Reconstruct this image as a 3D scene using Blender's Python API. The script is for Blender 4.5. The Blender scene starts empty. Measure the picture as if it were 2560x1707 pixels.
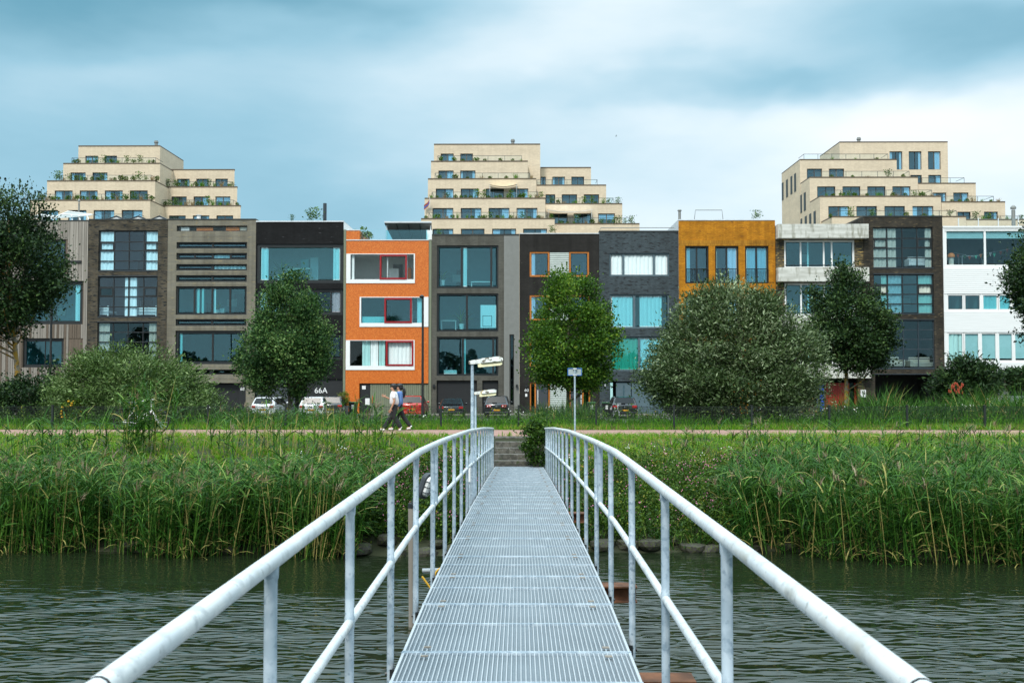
import bpy, bmesh, math, random
import numpy as np
from mathutils import Vector, Matrix, Euler

random.seed(7)
RNG = np.random.default_rng(11)
PI = math.pi
SC = bpy.context.scene
COL = SC.collection

# ------------------------------------------------------------------ camera
CZ = 3.385                      # camera height above the water (water is z = 0)
FPX = 2488.9                    # focal length in pixels of the 2560 px wide photograph
cam_data = bpy.data.cameras.new('camera')
cam = bpy.data.objects.new('camera', cam_data)
COL.objects.link(cam)
cam_data.sensor_width = 36.0
cam_data.lens = 35.0
cam_data.clip_start = 0.05
cam_data.clip_end = 3000
PITCH = math.atan(86.5 / FPX)
YAW = math.atan(19.0 / FPX)
cam.location = (0, 0, CZ)
cam.rotation_euler = (PI / 2 + PITCH, 0, YAW)
cam_data.dof.use_dof = True
cam_data.dof.focus_distance = 60
cam_data.dof.aperture_fstop = 9
SC.camera = cam
CAM_R = Euler((PI / 2 + PITCH, 0, YAW)).to_matrix()


def P(px, py, D):
    """the point at depth y = D seen at pixel (px, py) of the 2560 x 1707 photograph"""
    d = CAM_R @ Vector(((px - 1280) / FPX, (853.5 - py) / FPX, -1.0))
    t = D / d.y
    return Vector((d.x * t, D, CZ + d.z * t))


def PX(px, D, py=800):
    return P(px, py, D).x


def PZ(py, D, px=1299):
    return P(px, py, D).z


# ------------------------------------------------------------------ light
SUN_EL, SUN_AZ = math.radians(48), math.radians(200)
w = bpy.data.worlds.new('World')
SC.world = w
w.use_nodes = True
nt = w.node_tree
nt.nodes.clear()


def wm(op, a, b=None, c=None, clamp=False):
    n = nt.nodes.new('ShaderNodeMath')
    n.operation = op
    n.use_clamp = clamp
    for i, v in enumerate((a, b, c)):
        if v is None:
            continue
        if isinstance(v, (int, float)):
            n.inputs[i].default_value = v
        else:
            nt.links.new(v, n.inputs[i])
    return n.outputs[0]


tc = nt.nodes.new('ShaderNodeTexCoord')
sx = nt.nodes.new('ShaderNodeSeparateXYZ')
nt.links.new(tc.outputs['Generated'], sx.inputs[0])
AZ0 = wm('ARCTAN2', sx.outputs[0], sx.outputs[1])
ZC = wm('MAXIMUM', sx.outputs[2], 0.0)
EL0 = wm('ARCSINE', ZC)


def wnoise(sc_xy, sc_z, scale, detail, off, rough=0.5):
    mp = nt.nodes.new('ShaderNodeMapping')
    mp.inputs['Scale'].default_value = (sc_xy, sc_xy, sc_z)
    mp.inputs['Location'].default_value = (off, off * .7, off * .3)
    nt.links.new(tc.outputs['Generated'], mp.inputs[0])
    n = nt.nodes.new('ShaderNodeTexNoise')
    n.inputs['Scale'].default_value = scale
    n.inputs['Detail'].default_value = detail
    n.inputs['Roughness'].default_value = rough
    nt.links.new(mp.outputs[0], n.inputs['Vector'])
    return n.outputs[0]


n1 = wm('SUBTRACT', wnoise(1, 2.6, 3.2, 4, 3.1), 0.5)
n2 = wm('SUBTRACT', wnoise(1, 2.2, 3.6, 4, 9.7), 0.5)
n3 = wm('SUBTRACT', wnoise(1, 3.2, 4.5, 5, 5.3, .55), 0.5)
AZ = wm('ADD', AZ0, wm('MULTIPLY', n1, 0.34))
EL = wm('ADD', EL0, wm('MULTIPLY', n2, 0.16))
# cloud banks: (azimuth, elevation, half widths, strength); dark below zero, bright above
BANKS = [(-.50, .345, .30, .075, -.56), (-.20, .375, .20, .036, -.36), (-.44, .19, .27, .09, -.33),
         (-.40, .275, .08, .028, .14), (.04, .32, .14, .055, .13), (-.02, .24, .17, .05, .02), (.44, .325, .22, .036, -.44),
         (.20, .275, .16, .022, -.34), (.42, .225, .22, .040, .30), (.40, .12, .30, .07, .14),
         (.10, .12, .16, .06, .02), (.12, .372, .12, .03, .10), (-.42, .04, .33, .07, -.17), (-.15, .17, .14, .07, -.22), (.02, .05, .2, .05, -.06)]
s = wm('ADD', 0.68, wm('MULTIPLY', n3, 0.30))
for a0, e0, sa, se, k in BANKS:
    da = wm('DIVIDE', wm('SUBTRACT', AZ, a0), sa)
    de = wm('DIVIDE', wm('SUBTRACT', EL, e0), se)
    q = wm('ADD', wm('MULTIPLY', da, da), wm('MULTIPLY', de, de))
    s = wm('ADD', s, wm('MULTIPLY', wm('EXPONENT', wm('MULTIPLY', q, -1.0)), k))
ramp = nt.nodes.new('ShaderNodeValToRGB')
nt.links.new(s, ramp.inputs[0])
er = ramp.color_ramp
er.elements[0].position = 0.06
er.elements[0].color = (.115, .30, .40, 1)
er.elements[1].position = 0.97
er.elements[1].color = (.77, .805, .83, 1)
for p_, c_ in ((.36, (.265, .47, .58, 1)), (.60, (.43, .60, .69, 1)), (.80, (.645, .745, .795, 1))):
    e = er.elements.new(p_)
    e.color = c_
bg_cloud = nt.nodes.new('ShaderNodeBackground')
nt.links.new(ramp.outputs[0], bg_cloud.inputs[0])
zen = wm('MULTIPLY', .74, wm('ADD', 1.0, wm('MULTIPLY', wm('MAXIMUM', wm('SUBTRACT', ZC, .35), 0.0), 3.4)))
nt.links.new(zen, bg_cloud.inputs[1])
sky = nt.nodes.new('ShaderNodeTexSky')
sky.sky_type = 'NISHITA'
sky.sun_disc = False
sky.sun_elevation = SUN_EL
sky.sun_rotation = SUN_AZ
bg_sky = nt.nodes.new('ShaderNodeBackground')
nt.links.new(sky.outputs[0], bg_sky.inputs[0])
bg_sky.inputs[1].default_value = 0.08
mixw = nt.nodes.new('ShaderNodeMixShader')
mixw.inputs[0].default_value = 0.94
nt.links.new(bg_sky.outputs[0], mixw.inputs[1])
nt.links.new(bg_cloud.outputs[0], mixw.inputs[2])
wo = nt.nodes.new('ShaderNodeOutputWorld')
nt.links.new(mixw.outputs[0], wo.inputs[0])

sun_data = bpy.data.lights.new('sun', 'SUN')
sun_data.energy = 1.5
sun_data.angle = math.radians(12)
sun_data.color = (1, .95, .88)
sun = bpy.data.objects.new('sun', sun_data)
COL.objects.link(sun)
sdir = Vector((math.sin(SUN_AZ) * math.cos(SUN_EL), math.cos(SUN_AZ) * math.cos(SUN_EL), math.sin(SUN_EL)))
sun.rotation_euler = sdir.to_track_quat('Z', 'Y').to_euler()
sun.location = (0, -20, 40)

SC.view_settings.view_transform = 'Standard'
SC.view_settings.look = 'None'
SC.view_settings.gamma = 1.0
SC.view_settings.exposure = 0.85
SC.view_settings.use_curve_mapping = False
try:
    SC.cycles.max_bounces = 8
    SC.cycles.transparent_max_bounces = 12
    SC.cycles.caustics_reflective = False
    SC.cycles.caustics_refractive = False
except Exception:
    pass


# ------------------------------------------------------------------ materials
def _mat(name):
    m = bpy.data.materials.new(name)
    m.use_nodes = True
    b = m.node_tree.nodes['Principled BSDF']
    return m, m.node_tree, b


def c4(c):
    return (c[0], c[1], c[2], 1)


def plain(name, col, rough=.6, metal=0.0, spec=.5, var=.12, scale=3.0, bump=0.0, stretch=(1, 1, 1), coat=0.0):
    """one colour with soft worn variation"""
    m, t, b = _mat(name)
    b.inputs['Roughness'].default_value = rough
    b.inputs['Metallic'].default_value = metal
    b.inputs['Specular IOR Level'].default_value = spec
    b.inputs['Coat Weight'].default_value = coat
    co = t.nodes.new('ShaderNodeTexCoord')
    mp = t.nodes.new('ShaderNodeMapping')
    mp.inputs['Scale'].default_value = stretch
    t.links.new(co.outputs['Object'], mp.inputs[0])
    n = t.nodes.new('ShaderNodeTexNoise')
    n.inputs['Scale'].default_value = scale
    n.inputs['Detail'].default_value = 6
    n.inputs['Roughness'].default_value = .65
    t.links.new(mp.outputs[0], n.inputs['Vector'])
    r = t.nodes.new('ShaderNodeValToRGB')
    r.color_ramp.elements[0].position = .28
    r.color_ramp.elements[1].position = .72
    r.color_ramp.elements[0].color = c4([max(0, x * (1 - var)) for x in col])
    r.color_ramp.elements[1].color = c4([min(1, x * (1 + var)) for x in col])
    t.links.new(n.outputs[0], r.inputs[0])
    t.links.new(r.outputs[0], b.inputs['Base Color'])
    if bump:
        bp = t.nodes.new('ShaderNodeBump')
        bp.inputs['Strength'].default_value = bump
        bp.inputs['Distance'].default_value = .02
        t.links.new(n.outputs[0], bp.inputs['Height'])
        t.links.new(bp.outputs[0], b.inputs['Normal'])
    return m


def brick(name, c1, c2, mortar, bw=.22, bh=.06, ms=.008, patch=.25, rough=.8, spot=None, spotcut=.62, pscale=.6, spec=.3, streak=1.0):
    """coursed brick: x and z of the wall drive a brick texture, with patches of darker and lighter firing"""
    m, t, b = _mat(name)
    b.inputs['Roughness'].default_value = rough
    b.inputs['Specular IOR Level'].default_value = spec * .6
    L = t.links.new
    co = t.nodes.new('ShaderNodeTexCoord')
    sp = t.nodes.new('ShaderNodeSeparateXYZ')
    L(co.outputs['Object'], sp.inputs[0])
    ad = t.nodes.new('ShaderNodeMath')
    L(sp.outputs[0], ad.inputs[0])
    L(sp.outputs[1], ad.inputs[1])
    cb = t.nodes.new('ShaderNodeCombineXYZ')
    L(ad.outputs[0], cb.inputs[0])
    L(sp.outputs[2], cb.inputs[1])
    bt = t.nodes.new('ShaderNodeTexBrick')
    bt.inputs['Scale'].default_value = 1
    bt.inputs['Brick Width'].default_value = bw
    bt.inputs['Row Height'].default_value = bh
    bt.inputs['Mortar Size'].default_value = ms
    bt.inputs['Color1'].default_value = c4(c1)
    bt.inputs['Color2'].default_value = c4(c2)
    bt.inputs['Mortar'].default_value = c4(mortar)
    L(cb.outputs[0], bt.inputs['Vector'])
    n = t.nodes.new('ShaderNodeTexNoise')
    n.inputs['Scale'].default_value = pscale
    n.inputs['Detail'].default_value = 7
    n.inputs['Roughness'].default_value = .7
    mpn = t.nodes.new('ShaderNodeMapping')
    mpn.inputs['Scale'].default_value = (1, 1, 2.6)
    L(co.outputs['Object'], mpn.inputs[0])
    L(mpn.outputs[0], n.inputs['Vector'])
    r = t.nodes.new('ShaderNodeValToRGB')
    r.color_ramp.elements[0].position = .3
    r.color_ramp.elements[1].position = .7
    r.color_ramp.elements[0].color = c4([1 - patch] * 3)
    r.color_ramp.elements[1].color = c4([1 + patch] * 3)
    L(n.outputs[0], r.inputs[0])
    mx = t.nodes.new('ShaderNodeMix')
    mx.data_type = 'RGBA'
    mx.blend_type = 'MULTIPLY'
    mx.inputs[0].default_value = 1
    L(bt.outputs[0], mx.inputs[6])
    L(r.outputs[0], mx.inputs[7])
    ns = t.nodes.new('ShaderNodeTexNoise')
    ns.inputs['Scale'].default_value = 1
    ns.inputs['Detail'].default_value = 4
    mps = t.nodes.new('ShaderNodeMapping')
    mps.inputs['Scale'].default_value = (2.6, 2.6, .16)
    L(co.outputs['Object'], mps.inputs[0])
    L(mps.outputs[0], ns.inputs['Vector'])
    rs = t.nodes.new('ShaderNodeValToRGB')
    rs.color_ramp.elements[0].position = .34
    rs.color_ramp.elements[1].position = .62
    rs.color_ramp.elements[0].color = (.80, .79, .78, 1)
    rs.color_ramp.elements[1].color = (1.06, 1.06, 1.06, 1)
    L(ns.outputs[0], rs.inputs[0])
    mxs = t.nodes.new('ShaderNodeMix')
    mxs.data_type = 'RGBA'
    mxs.blend_type = 'MULTIPLY'
    mxs.inputs[0].default_value = streak
    L(mx.outputs[2], mxs.inputs[6])
    L(rs.outputs[0], mxs.inputs[7])
    out = mxs.outputs[2]
    if spot:
        n2 = t.nodes.new('ShaderNodeTexNoise')
        n2.inputs['Scale'].default_value = 1
        n2.inputs['Detail'].default_value = 2
        mp = t.nodes.new('ShaderNodeMapping')
        mp.inputs['Scale'].default_value = (2.2, 7.5, 1)
        L(cb.outputs[0], mp.inputs[0])
        L(mp.outputs[0], n2.inputs['Vector'])
        cr = t.nodes.new('ShaderNodeValToRGB')
        cr.color_ramp.elements[0].position = spotcut - .03
        cr.color_ramp.elements[1].position = spotcut + .03
        L(n2.outputs[0], cr.inputs[0])
        m2 = t.nodes.new('ShaderNodeMix')
        m2.data_type = 'RGBA'
        L(cr.outputs[0], m2.inputs[0])
        L(out, m2.inputs[6])
        m2.inputs[7].default_value = c4(spot)
        out = m2.outputs[2]
    L(out, b.inputs['Base Color'])
    bp = t.nodes.new('ShaderNodeBump')
    bp.inputs['Strength'].default_value = .5
    bp.inputs['Distance'].default_value = .01
    L(bt.outputs['Fac'], bp.inputs['Height'])
    bp.invert = True
    L(bp.outputs[0], b.inputs['Normal'])
    return m


def glass(name, tint, refl=.28, rough=.01, rcol=(.62, .92, 1.0)):
    m = bpy.data.materials.new(name)
    m.use_nodes = True
    t = m.node_tree
    t.nodes.clear()
    o = t.nodes.new('ShaderNodeOutputMaterial')
    mx = t.nodes.new('ShaderNodeMixShader')
    tr = t.nodes.new('ShaderNodeBsdfTransparent')
    tr.inputs[0].default_value = c4(tint)
    gl = t.nodes.new('ShaderNodeBsdfGlossy')
    gl.inputs['Roughness'].default_value = rough
    gl.inputs['Color'].default_value = c4(rcol)
    lw = t.nodes.new('ShaderNodeLayerWeight')
    lw.inputs[0].default_value = .5
    pw = t.nodes.new('ShaderNodeMath')
    pw.operation = 'POWER'
    pw.inputs[1].default_value = 5
    t.links.new(lw.outputs[1], pw.inputs[0])
    mr = t.nodes.new('ShaderNodeMapRange')
    mr.inputs[3].default_value = refl
    mr.inputs[4].default_value = 1
    t.links.new(pw.outputs[0], mr.inputs[0])
    nz = t.nodes.new('ShaderNodeTexNoise')
    nz.inputs['Scale'].default_value = .7
    co = t.nodes.new('ShaderNodeTexCoord')
    t.links.new(co.outputs['Object'], nz.inputs['Vector'])
    bp = t.nodes.new('ShaderNodeBump')
    bp.inputs['Strength'].default_value = .10
    bp.inputs['Distance'].default_value = .02
    t.links.new(nz.outputs[0], bp.inputs['Height'])
    t.links.new(bp.outputs[0], gl.inputs['Normal'])
    t.links.new(mr.outputs[0], mx.inputs[0])
    t.links.new(tr.outputs[0], mx.inputs[1])
    t.links.new(gl.outputs[0], mx.inputs[2])
    t.links.new(mx.outputs[0], o.inputs[0])
    return m


def leafmat(name, stops, trans=.25, rough=.45, spec=.5):
    """leaf colour picked by the per-leaf attribute tint (species mix), with light through the blade"""
    m = bpy.data.materials.new(name)
    m.use_nodes = True
    t = m.node_tree
    b = t.nodes['Principled BSDF']
    o = t.nodes['Material Output']
    b.inputs['Roughness'].default_value = rough
    b.inputs['Specular IOR Level'].default_value = spec
    at = t.nodes.new('ShaderNodeAttribute')
    at.attribute_name = 'tint'
    r = t.nodes.new('ShaderNodeValToRGB')
    e = r.color_ramp.elements
    e[0].position, e[0].color = stops[0][0], c4(stops[0][1])
    e[1].position, e[1].color = stops[-1][0], c4(stops[-1][1])
    for p_, c_ in stops[1:-1]:
        x = e.new(p_)
        x.color = c4(c_)
    t.links.new(at.outputs['Fac'], r.inputs[0])
    t.links.new(r.outputs[0], b.inputs['Base Color'])
    tl = t.nodes.new('ShaderNodeBsdfTranslucent')
    t.links.new(r.outputs[0], tl.inputs[0])
    mx = t.nodes.new('ShaderNodeMixShader')
    mx.inputs[0].default_value = trans
    t.links.new(b.outputs[0], mx.inputs[1])
    t.links.new(tl.outputs[0], mx.inputs[2])
    t.links.new(mx.outputs[0], o.inputs[0])
    return m


def blotch(name, base, spots, rough=.6, metal=0.0):
    """base colour with blotches of other colours: [(noise scale, cut, colour), ...]"""
    m, t, b = _mat(name)
    b.inputs['Roughness'].default_value = rough
    b.inputs['Metallic'].default_value = metal
    co = t.nodes.new('ShaderNodeTexCoord')
    out = None
    for k, (scv, cut, colr) in enumerate(spots):
        n = t.nodes.new('ShaderNodeTexNoise')
        n.inputs['Scale'].default_value = scv
        n.inputs['Detail'].default_value = 5
        mp = t.nodes.new('ShaderNodeMapping')
        mp.inputs['Location'].default_value = (k * 3.3, k * 1.7, k)
        t.links.new(co.outputs['Object'], mp.inputs[0])
        t.links.new(mp.outputs[0], n.inputs['Vector'])
        r = t.nodes.new('ShaderNodeValToRGB')
        r.color_ramp.elements[0].position = cut - .04
        r.color_ramp.elements[1].position = cut + .06
        t.links.new(n.outputs[0], r.inputs[0])
        mx = t.nodes.new('ShaderNodeMix')
        mx.data_type = 'RGBA'
        t.links.new(r.outputs[0], mx.inputs[0])
        if out is None:
            mx.inputs[6].default_value = c4(base)
        else:
            t.links.new(out, mx.inputs[6])
        mx.inputs[7].default_value = c4(colr)
        out = mx.outputs[2]
    t.links.new(out, b.inputs['Base Color'])
    return m


M = {}
M['brown_brick'] = brick('brown_brick', (.115, .088, .050), (.048, .042, .032), (.09, .085, .075), spot=(.02, .022, .022), spotcut=.60, patch=.4)
M['taupe_stone'] = brick('taupe_stone', (.235, .21, .155), (.20, .185, .145), (.14, .13, .11), bw=.62, bh=.075, ms=.006, patch=.16, spot=(.27, .22, .13), spotcut=.66)
M['black_brick'] = brick('black_brick', (.014, .014, .014), (.009, .009, .009), (.009, .009, .010), patch=.3, spot=(.075, .075, .08), spotcut=.72)
M['gray_brick'] = brick('gray_brick', (.135, .128, .106), (.10, .096, .080), (.07, .068, .058), patch=.14)
M['charcoal_brick'] = brick('charcoal_brick', (.020, .018, .016), (.013, .012, .011), (.052, .048, .042), ms=.007, patch=.25, spot=(.10, .095, .09), spotcut=.76)
M['slate_brick'] = brick('slate_brick', (.062, .084, .092), (.038, .053, .060), (.03, .036, .04), bw=.21, bh=.066, patch=.2, spot=(.014, .016, .018), spotcut=.60, rough=.5, spec=.5)
M['mustard_brick'] = brick('mustard_brick', (.60, .255, .016), (.46, .175, .010), (.26, .10, .012), bh=.065, patch=.22, spot=(.24, .09, .012), spotcut=.66)
M['mustard_soldier'] = brick('mustard_soldier', (.50, .23, .022), (.36, .15, .014), (.18, .08, .015), bw=.07, bh=.45, patch=.2)
M['dark_brick'] = brick('dark_brick', (.075, .060, .040), (.036, .032, .026), (.025, .024, .022), patch=.35, spot=(.14, .105, .06), spotcut=.66)
M['stone_mix'] = brick('stone_mix', (.20, .15, .075), (.04, .042, .042), (.02, .02, .02), bw=.45, bh=.09, patch=.4, spot=(.45, .30, .10), spotcut=.64)
M['cream_brick'] = brick('cream_brick', (.74, .605, .44), (.66, .53, .38), (.62, .51, .375), bw=.4, bh=.12, ms=.01, patch=.10, pscale=.25, streak=.22)
M['white_brick'] = brick('white_brick', (.75, .74, .68), (.70, .69, .63), (.6, .59, .55), bw=.4, bh=.12, patch=.05)
M['gray_wood'] = plain('gray_wood', (.33, .295, .25), .85, var=.35, scale=1.2, stretch=(14, 14, .35), bump=.3)
M['gray_wood2'] = plain('gray_wood2', (.25, .22, .185), .85, var=.35, scale=1.4, stretch=(14, 14, .35), bump=.3)
M['brown_wood'] = plain('brown_wood', (.125, .092, .065), .8, var=.45, scale=1.3, stretch=(14, 14, .35), bump=.3)
M['black_frame'] = plain('black_frame', (.012, .015, .016), .45)
M['black_panel'] = plain('black_panel', (.010, .011, .012), .55)
M['dark_steel'] = plain('dark_steel', (.03, .042, .052), .45)
M['anthracite'] = plain('anthracite', (.045, .052, .06), .5)
M['teal_gray'] = plain('teal_gray', (.085, .13, .15), .5)
M['white_paint'] = plain('white_paint', (.82, .82, .80), .5, var=.03)
M['white_siding'] = plain('white_siding', (.78, .78, .76), .6, var=.05, scale=1.5, stretch=(.4, 1, 6))
M['red_paint'] = plain('red_paint', (.30, .006, .010), .4)
M['red_door'] = plain('red_door', (.32, .022, .010), .5, var=.3, scale=2, stretch=(9, 9, .6))
M['orange_wood'] = plain('orange_wood', (.48, .155, .02), .5, var=.25, scale=3, stretch=(6, 6, 1))
M['green_panel'] = plain('green_panel', (.185, .205, .135), .6, var=.08)
M['zinc'] = plain('zinc', (.25, .25, .23), .5, metal=.3, var=.08)
M['louvre'] = plain('louvre', (.42, .47, .43), .5)
M['coping_dark'] = plain('coping_dark', (.03, .035, .033), .5)
M['coping_light'] = plain('coping_light', (.62, .65, .66), .5)
M['coping_brown'] = plain('coping_brown', (.12, .085, .05), .6)
M['roof_felt'] = plain('roof_felt', (.06, .06, .06), .9)
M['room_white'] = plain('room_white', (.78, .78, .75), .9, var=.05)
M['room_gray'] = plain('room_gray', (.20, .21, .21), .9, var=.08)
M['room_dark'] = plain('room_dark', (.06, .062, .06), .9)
M['room_teal'] = plain('room_teal', (.22, .40, .43), .9, var=.06)
M['curtain_white'] = plain('curtain_white', (.94, .95, .94), .9, var=.03)
M['curtain_teal'] = plain('curtain_teal', (.45, .72, .70), .9, var=.05)
M['curtain_green'] = plain('curtain_green', (.10, .50, .32), .9, var=.05)
M['curtain_cream'] = plain('curtain_cream', (.68, .64, .54), .9, var=.05)
M['curtain_pink'] = plain('curtain_pink', (.62, .50, .52), .9, var=.25, scale=9)
M['blind_teal'] = plain('blind_teal', (.28, .52, .54), .8, var=.04)
M['glass'] = glass('glass', (.66, .90, .93), .08)
M['glass_blue'] = glass('glass_blue', (.70, .86, .94), .10)
M['glass_mid'] = glass('glass_mid', (.85, .97, 1), .05, rcol=(.8, .9, 1))
M['glass_dark'] = glass('glass_dark', (.80, .88, .90), .04)
M['glass_clear'] = glass('glass_clear', (.97, 1, 1), .025, rcol=(.9, 1, 1))
M['galvanised'] = blotch('galvanised', (.40, .485, .55), [(9, .52, (.54, .62, .68)), (30, .58, (.28, .36, .43))], .42, .25)
M['galvanised_pale'] = blotch('galvanised_pale', (.58, .61, .62), [(5, .52, (.67, .68, .67)), (16, .60, (.47, .49, .495)), (3, .64, (.42, .41, .36)), (40, .66, (.36, .37, .36))], .5, .1)
M['grate_bar'] = plain('grate_bar', (.50, .53, .55), .4, metal=.2, var=.08, scale=20)
M['rust'] = plain('rust', (.13, .05, .02), .85, var=.6, scale=6)
M['lichen'] = blotch('lichen', (.66, .66, .62), [(18, .56, (.12, .10, .07)), (9, .60, (.46, .29, .05)), (30, .62, (.75, .74, .68))], .8)
M['lamp_bowl'] = plain('lamp_bowl', (.72, .66, .40), .35, var=.15)
M['gray_paint'] = plain('gray_paint', (.28, .31, .33), .5)
M['sign_blue'] = plain('sign_blue', (.012, .12, .42), .4)
M['sign_gray'] = plain('sign_gray', (.40, .46, .46), .5)
M['concrete'] = plain('concrete', (.25, .235, .205), .9, var=.35, scale=5, bump=.3)
M['mossy_concrete'] = blotch('mossy_concrete', (.13, .12, .10), [(6, .5, (.07, .066, .055)), (9, .62, (.06, .075, .03)), (14, .64, (.22, .21, .19))], .95)
M['path_pink'] = plain('path_pink', (.31, .175, .135), .9, var=.15, scale=2)
M['asphalt'] = plain('asphalt', (.075, .072, .068), .95, var=.2, scale=2)
M['stone_wet'] = blotch('stone_wet', (.045, .04, .032), [(6, .55, (.025, .022, .02)), (8, .56, (.06, .08, .012))], .8)
M['bark'] = blotch('bark', (.115, .095, .065), [(7, .5, (.17, .15, .11)), (5, .6, (.06, .05, .035))], .95)
M['bark_lichen'] = blotch('bark_lichen', (.20, .175, .13), [(5, .50, (.30, .17, .02)), (8, .62, (.08, .07, .05))], .95)
M['fence_green'] = plain('fence_green', (.008, .016, .014), .5)
M['fence_black'] = plain('fence_black', (.010, .012, .012), .5)


def board_concrete():
    """pale concrete with board marks along x, grime running down from the top edge and black spots"""
    m, t, b = _mat('board_concrete')
    b.inputs['Roughness'].default_value = .9
    L = t.links.new
    co = t.nodes.new('ShaderNodeTexCoord')

    def nz(scale, vec, det=6):
        mp = t.nodes.new('ShaderNodeMapping')
        mp.inputs['Scale'].default_value = vec
        L(co.outputs['Object'], mp.inputs[0])
        n = t.nodes.new('ShaderNodeTexNoise')
        n.inputs['Scale'].default_value = scale
        n.inputs['Detail'].default_value = det
        L(mp.outputs[0], n.inputs['Vector'])
        return n.outputs[0]
    r = t.nodes.new('ShaderNodeValToRGB')
    r.color_ramp.elements[0].position = .35
    r.color_ramp.elements[1].position = .62
    r.color_ramp.elements[0].color = (.50, .49, .43, 1)
    r.color_ramp.elements[1].color = (.66, .65, .59, 1)
    L(nz(1.0, (.8, 1, 5)), r.inputs[0])
    r2 = t.nodes.new('ShaderNodeValToRGB')
    r2.color_ramp.elements[0].position = .50
    r2.color_ramp.elements[1].position = .68
    r2.color_ramp.elements[0].color = (1, 1, 1, 1)
    r2.color_ramp.elements[1].color = (.52, .51, .45, 1)
    L(nz(1.6, (2.4, 1, .6)), r2.inputs[0])
    mx = t.nodes.new('ShaderNodeMix')
    mx.data_type = 'RGBA'
    mx.blend_type = 'MULTIPLY'
    mx.inputs[0].default_value = 1
    L(r.outputs[0], mx.inputs[6])
    L(r2.outputs[0], mx.inputs[7])
    L(mx.outputs[2], b.inputs['Base Color'])
    return m


def mosaic_orange():
    m, t, b = _mat('orange_mosaic')
    b.inputs['Roughness'].default_value = .45
    co = t.nodes.new('ShaderNodeTexCoord')
    v = t.nodes.new('ShaderNodeTexVoronoi')
    v.inputs['Scale'].default_value = 20
    t.links.new(co.outputs['Object'], v.inputs['Vector'])
    sp = t.nodes.new('ShaderNodeSeparateColor')
    t.links.new(v.outputs['Color'], sp.inputs[0])
    r = t.nodes.new('ShaderNodeValToRGB')
    e = r.color_ramp.elements
    e[0].position, e[0].color = 0, (.48, .105, .008, 1)
    e[1].position, e[1].color = 1, (.68, .20, .03, 1)
    x = e.new(.5)
    x.color = (.60, .135, .012, 1)
    t.links.new(sp.outputs[0], r.inputs[0])
    t.links.new(r.outputs[0], b.inputs['Base Color'])
    return m


M['board_concrete'] = board_concrete()
M['orange_mosaic'] = mosaic_orange()


def grate_plate():
    """grey galvanised tread between the bars with a fine zigzag"""
    m, t, b = _mat('grate_plate')
    b.inputs['Roughness'].default_value = .45
    b.inputs['Metallic'].default_value = .25
    co = t.nodes.new('ShaderNodeTexCoord')
    wv = t.nodes.new('ShaderNodeTexWave')
    wv.bands_direction = 'Y'
    wv.inputs['Scale'].default_value = 14
    wv.inputs['Distortion'].default_value = 1.5
    wv.inputs['Detail Scale'].default_value = 4
    t.links.new(co.outputs['Object'], wv.inputs['Vector'])
    n = t.nodes.new('ShaderNodeTexNoise')
    n.inputs['Scale'].default_value = 2.2
    n.inputs['Detail'].default_value = 6
    t.links.new(co.outputs['Object'], n.inputs['Vector'])
    r = t.nodes.new('ShaderNodeValToRGB')
    r.color_ramp.elements[0].color = (.085, .11, .125, 1)
    r.color_ramp.elements[1].color = (.24, .285, .315, 1)
    mx = t.nodes.new('ShaderNodeMath')
    mx.operation = 'MULTIPLY_ADD'
    mx.inputs[1].default_value = .45
    t.links.new(wv.outputs[0], mx.inputs[0])
    t.links.new(n.outputs[0], mx.inputs[2])
    t.links.new(mx.outputs[0], r.inputs[0])
    t.links.new(r.outputs[0], b.inputs['Base Color'])
    bp = t.nodes.new('ShaderNodeBump')
    bp.inputs['Strength'].default_value = .5
    bp.inputs['Distance'].default_value = .01
    t.links.new(wv.outputs[0], bp.inputs['Height'])
    t.links.new(bp.outputs[0], b.inputs['Normal'])
    return m


M['grate_plate'] = grate_plate()


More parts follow.
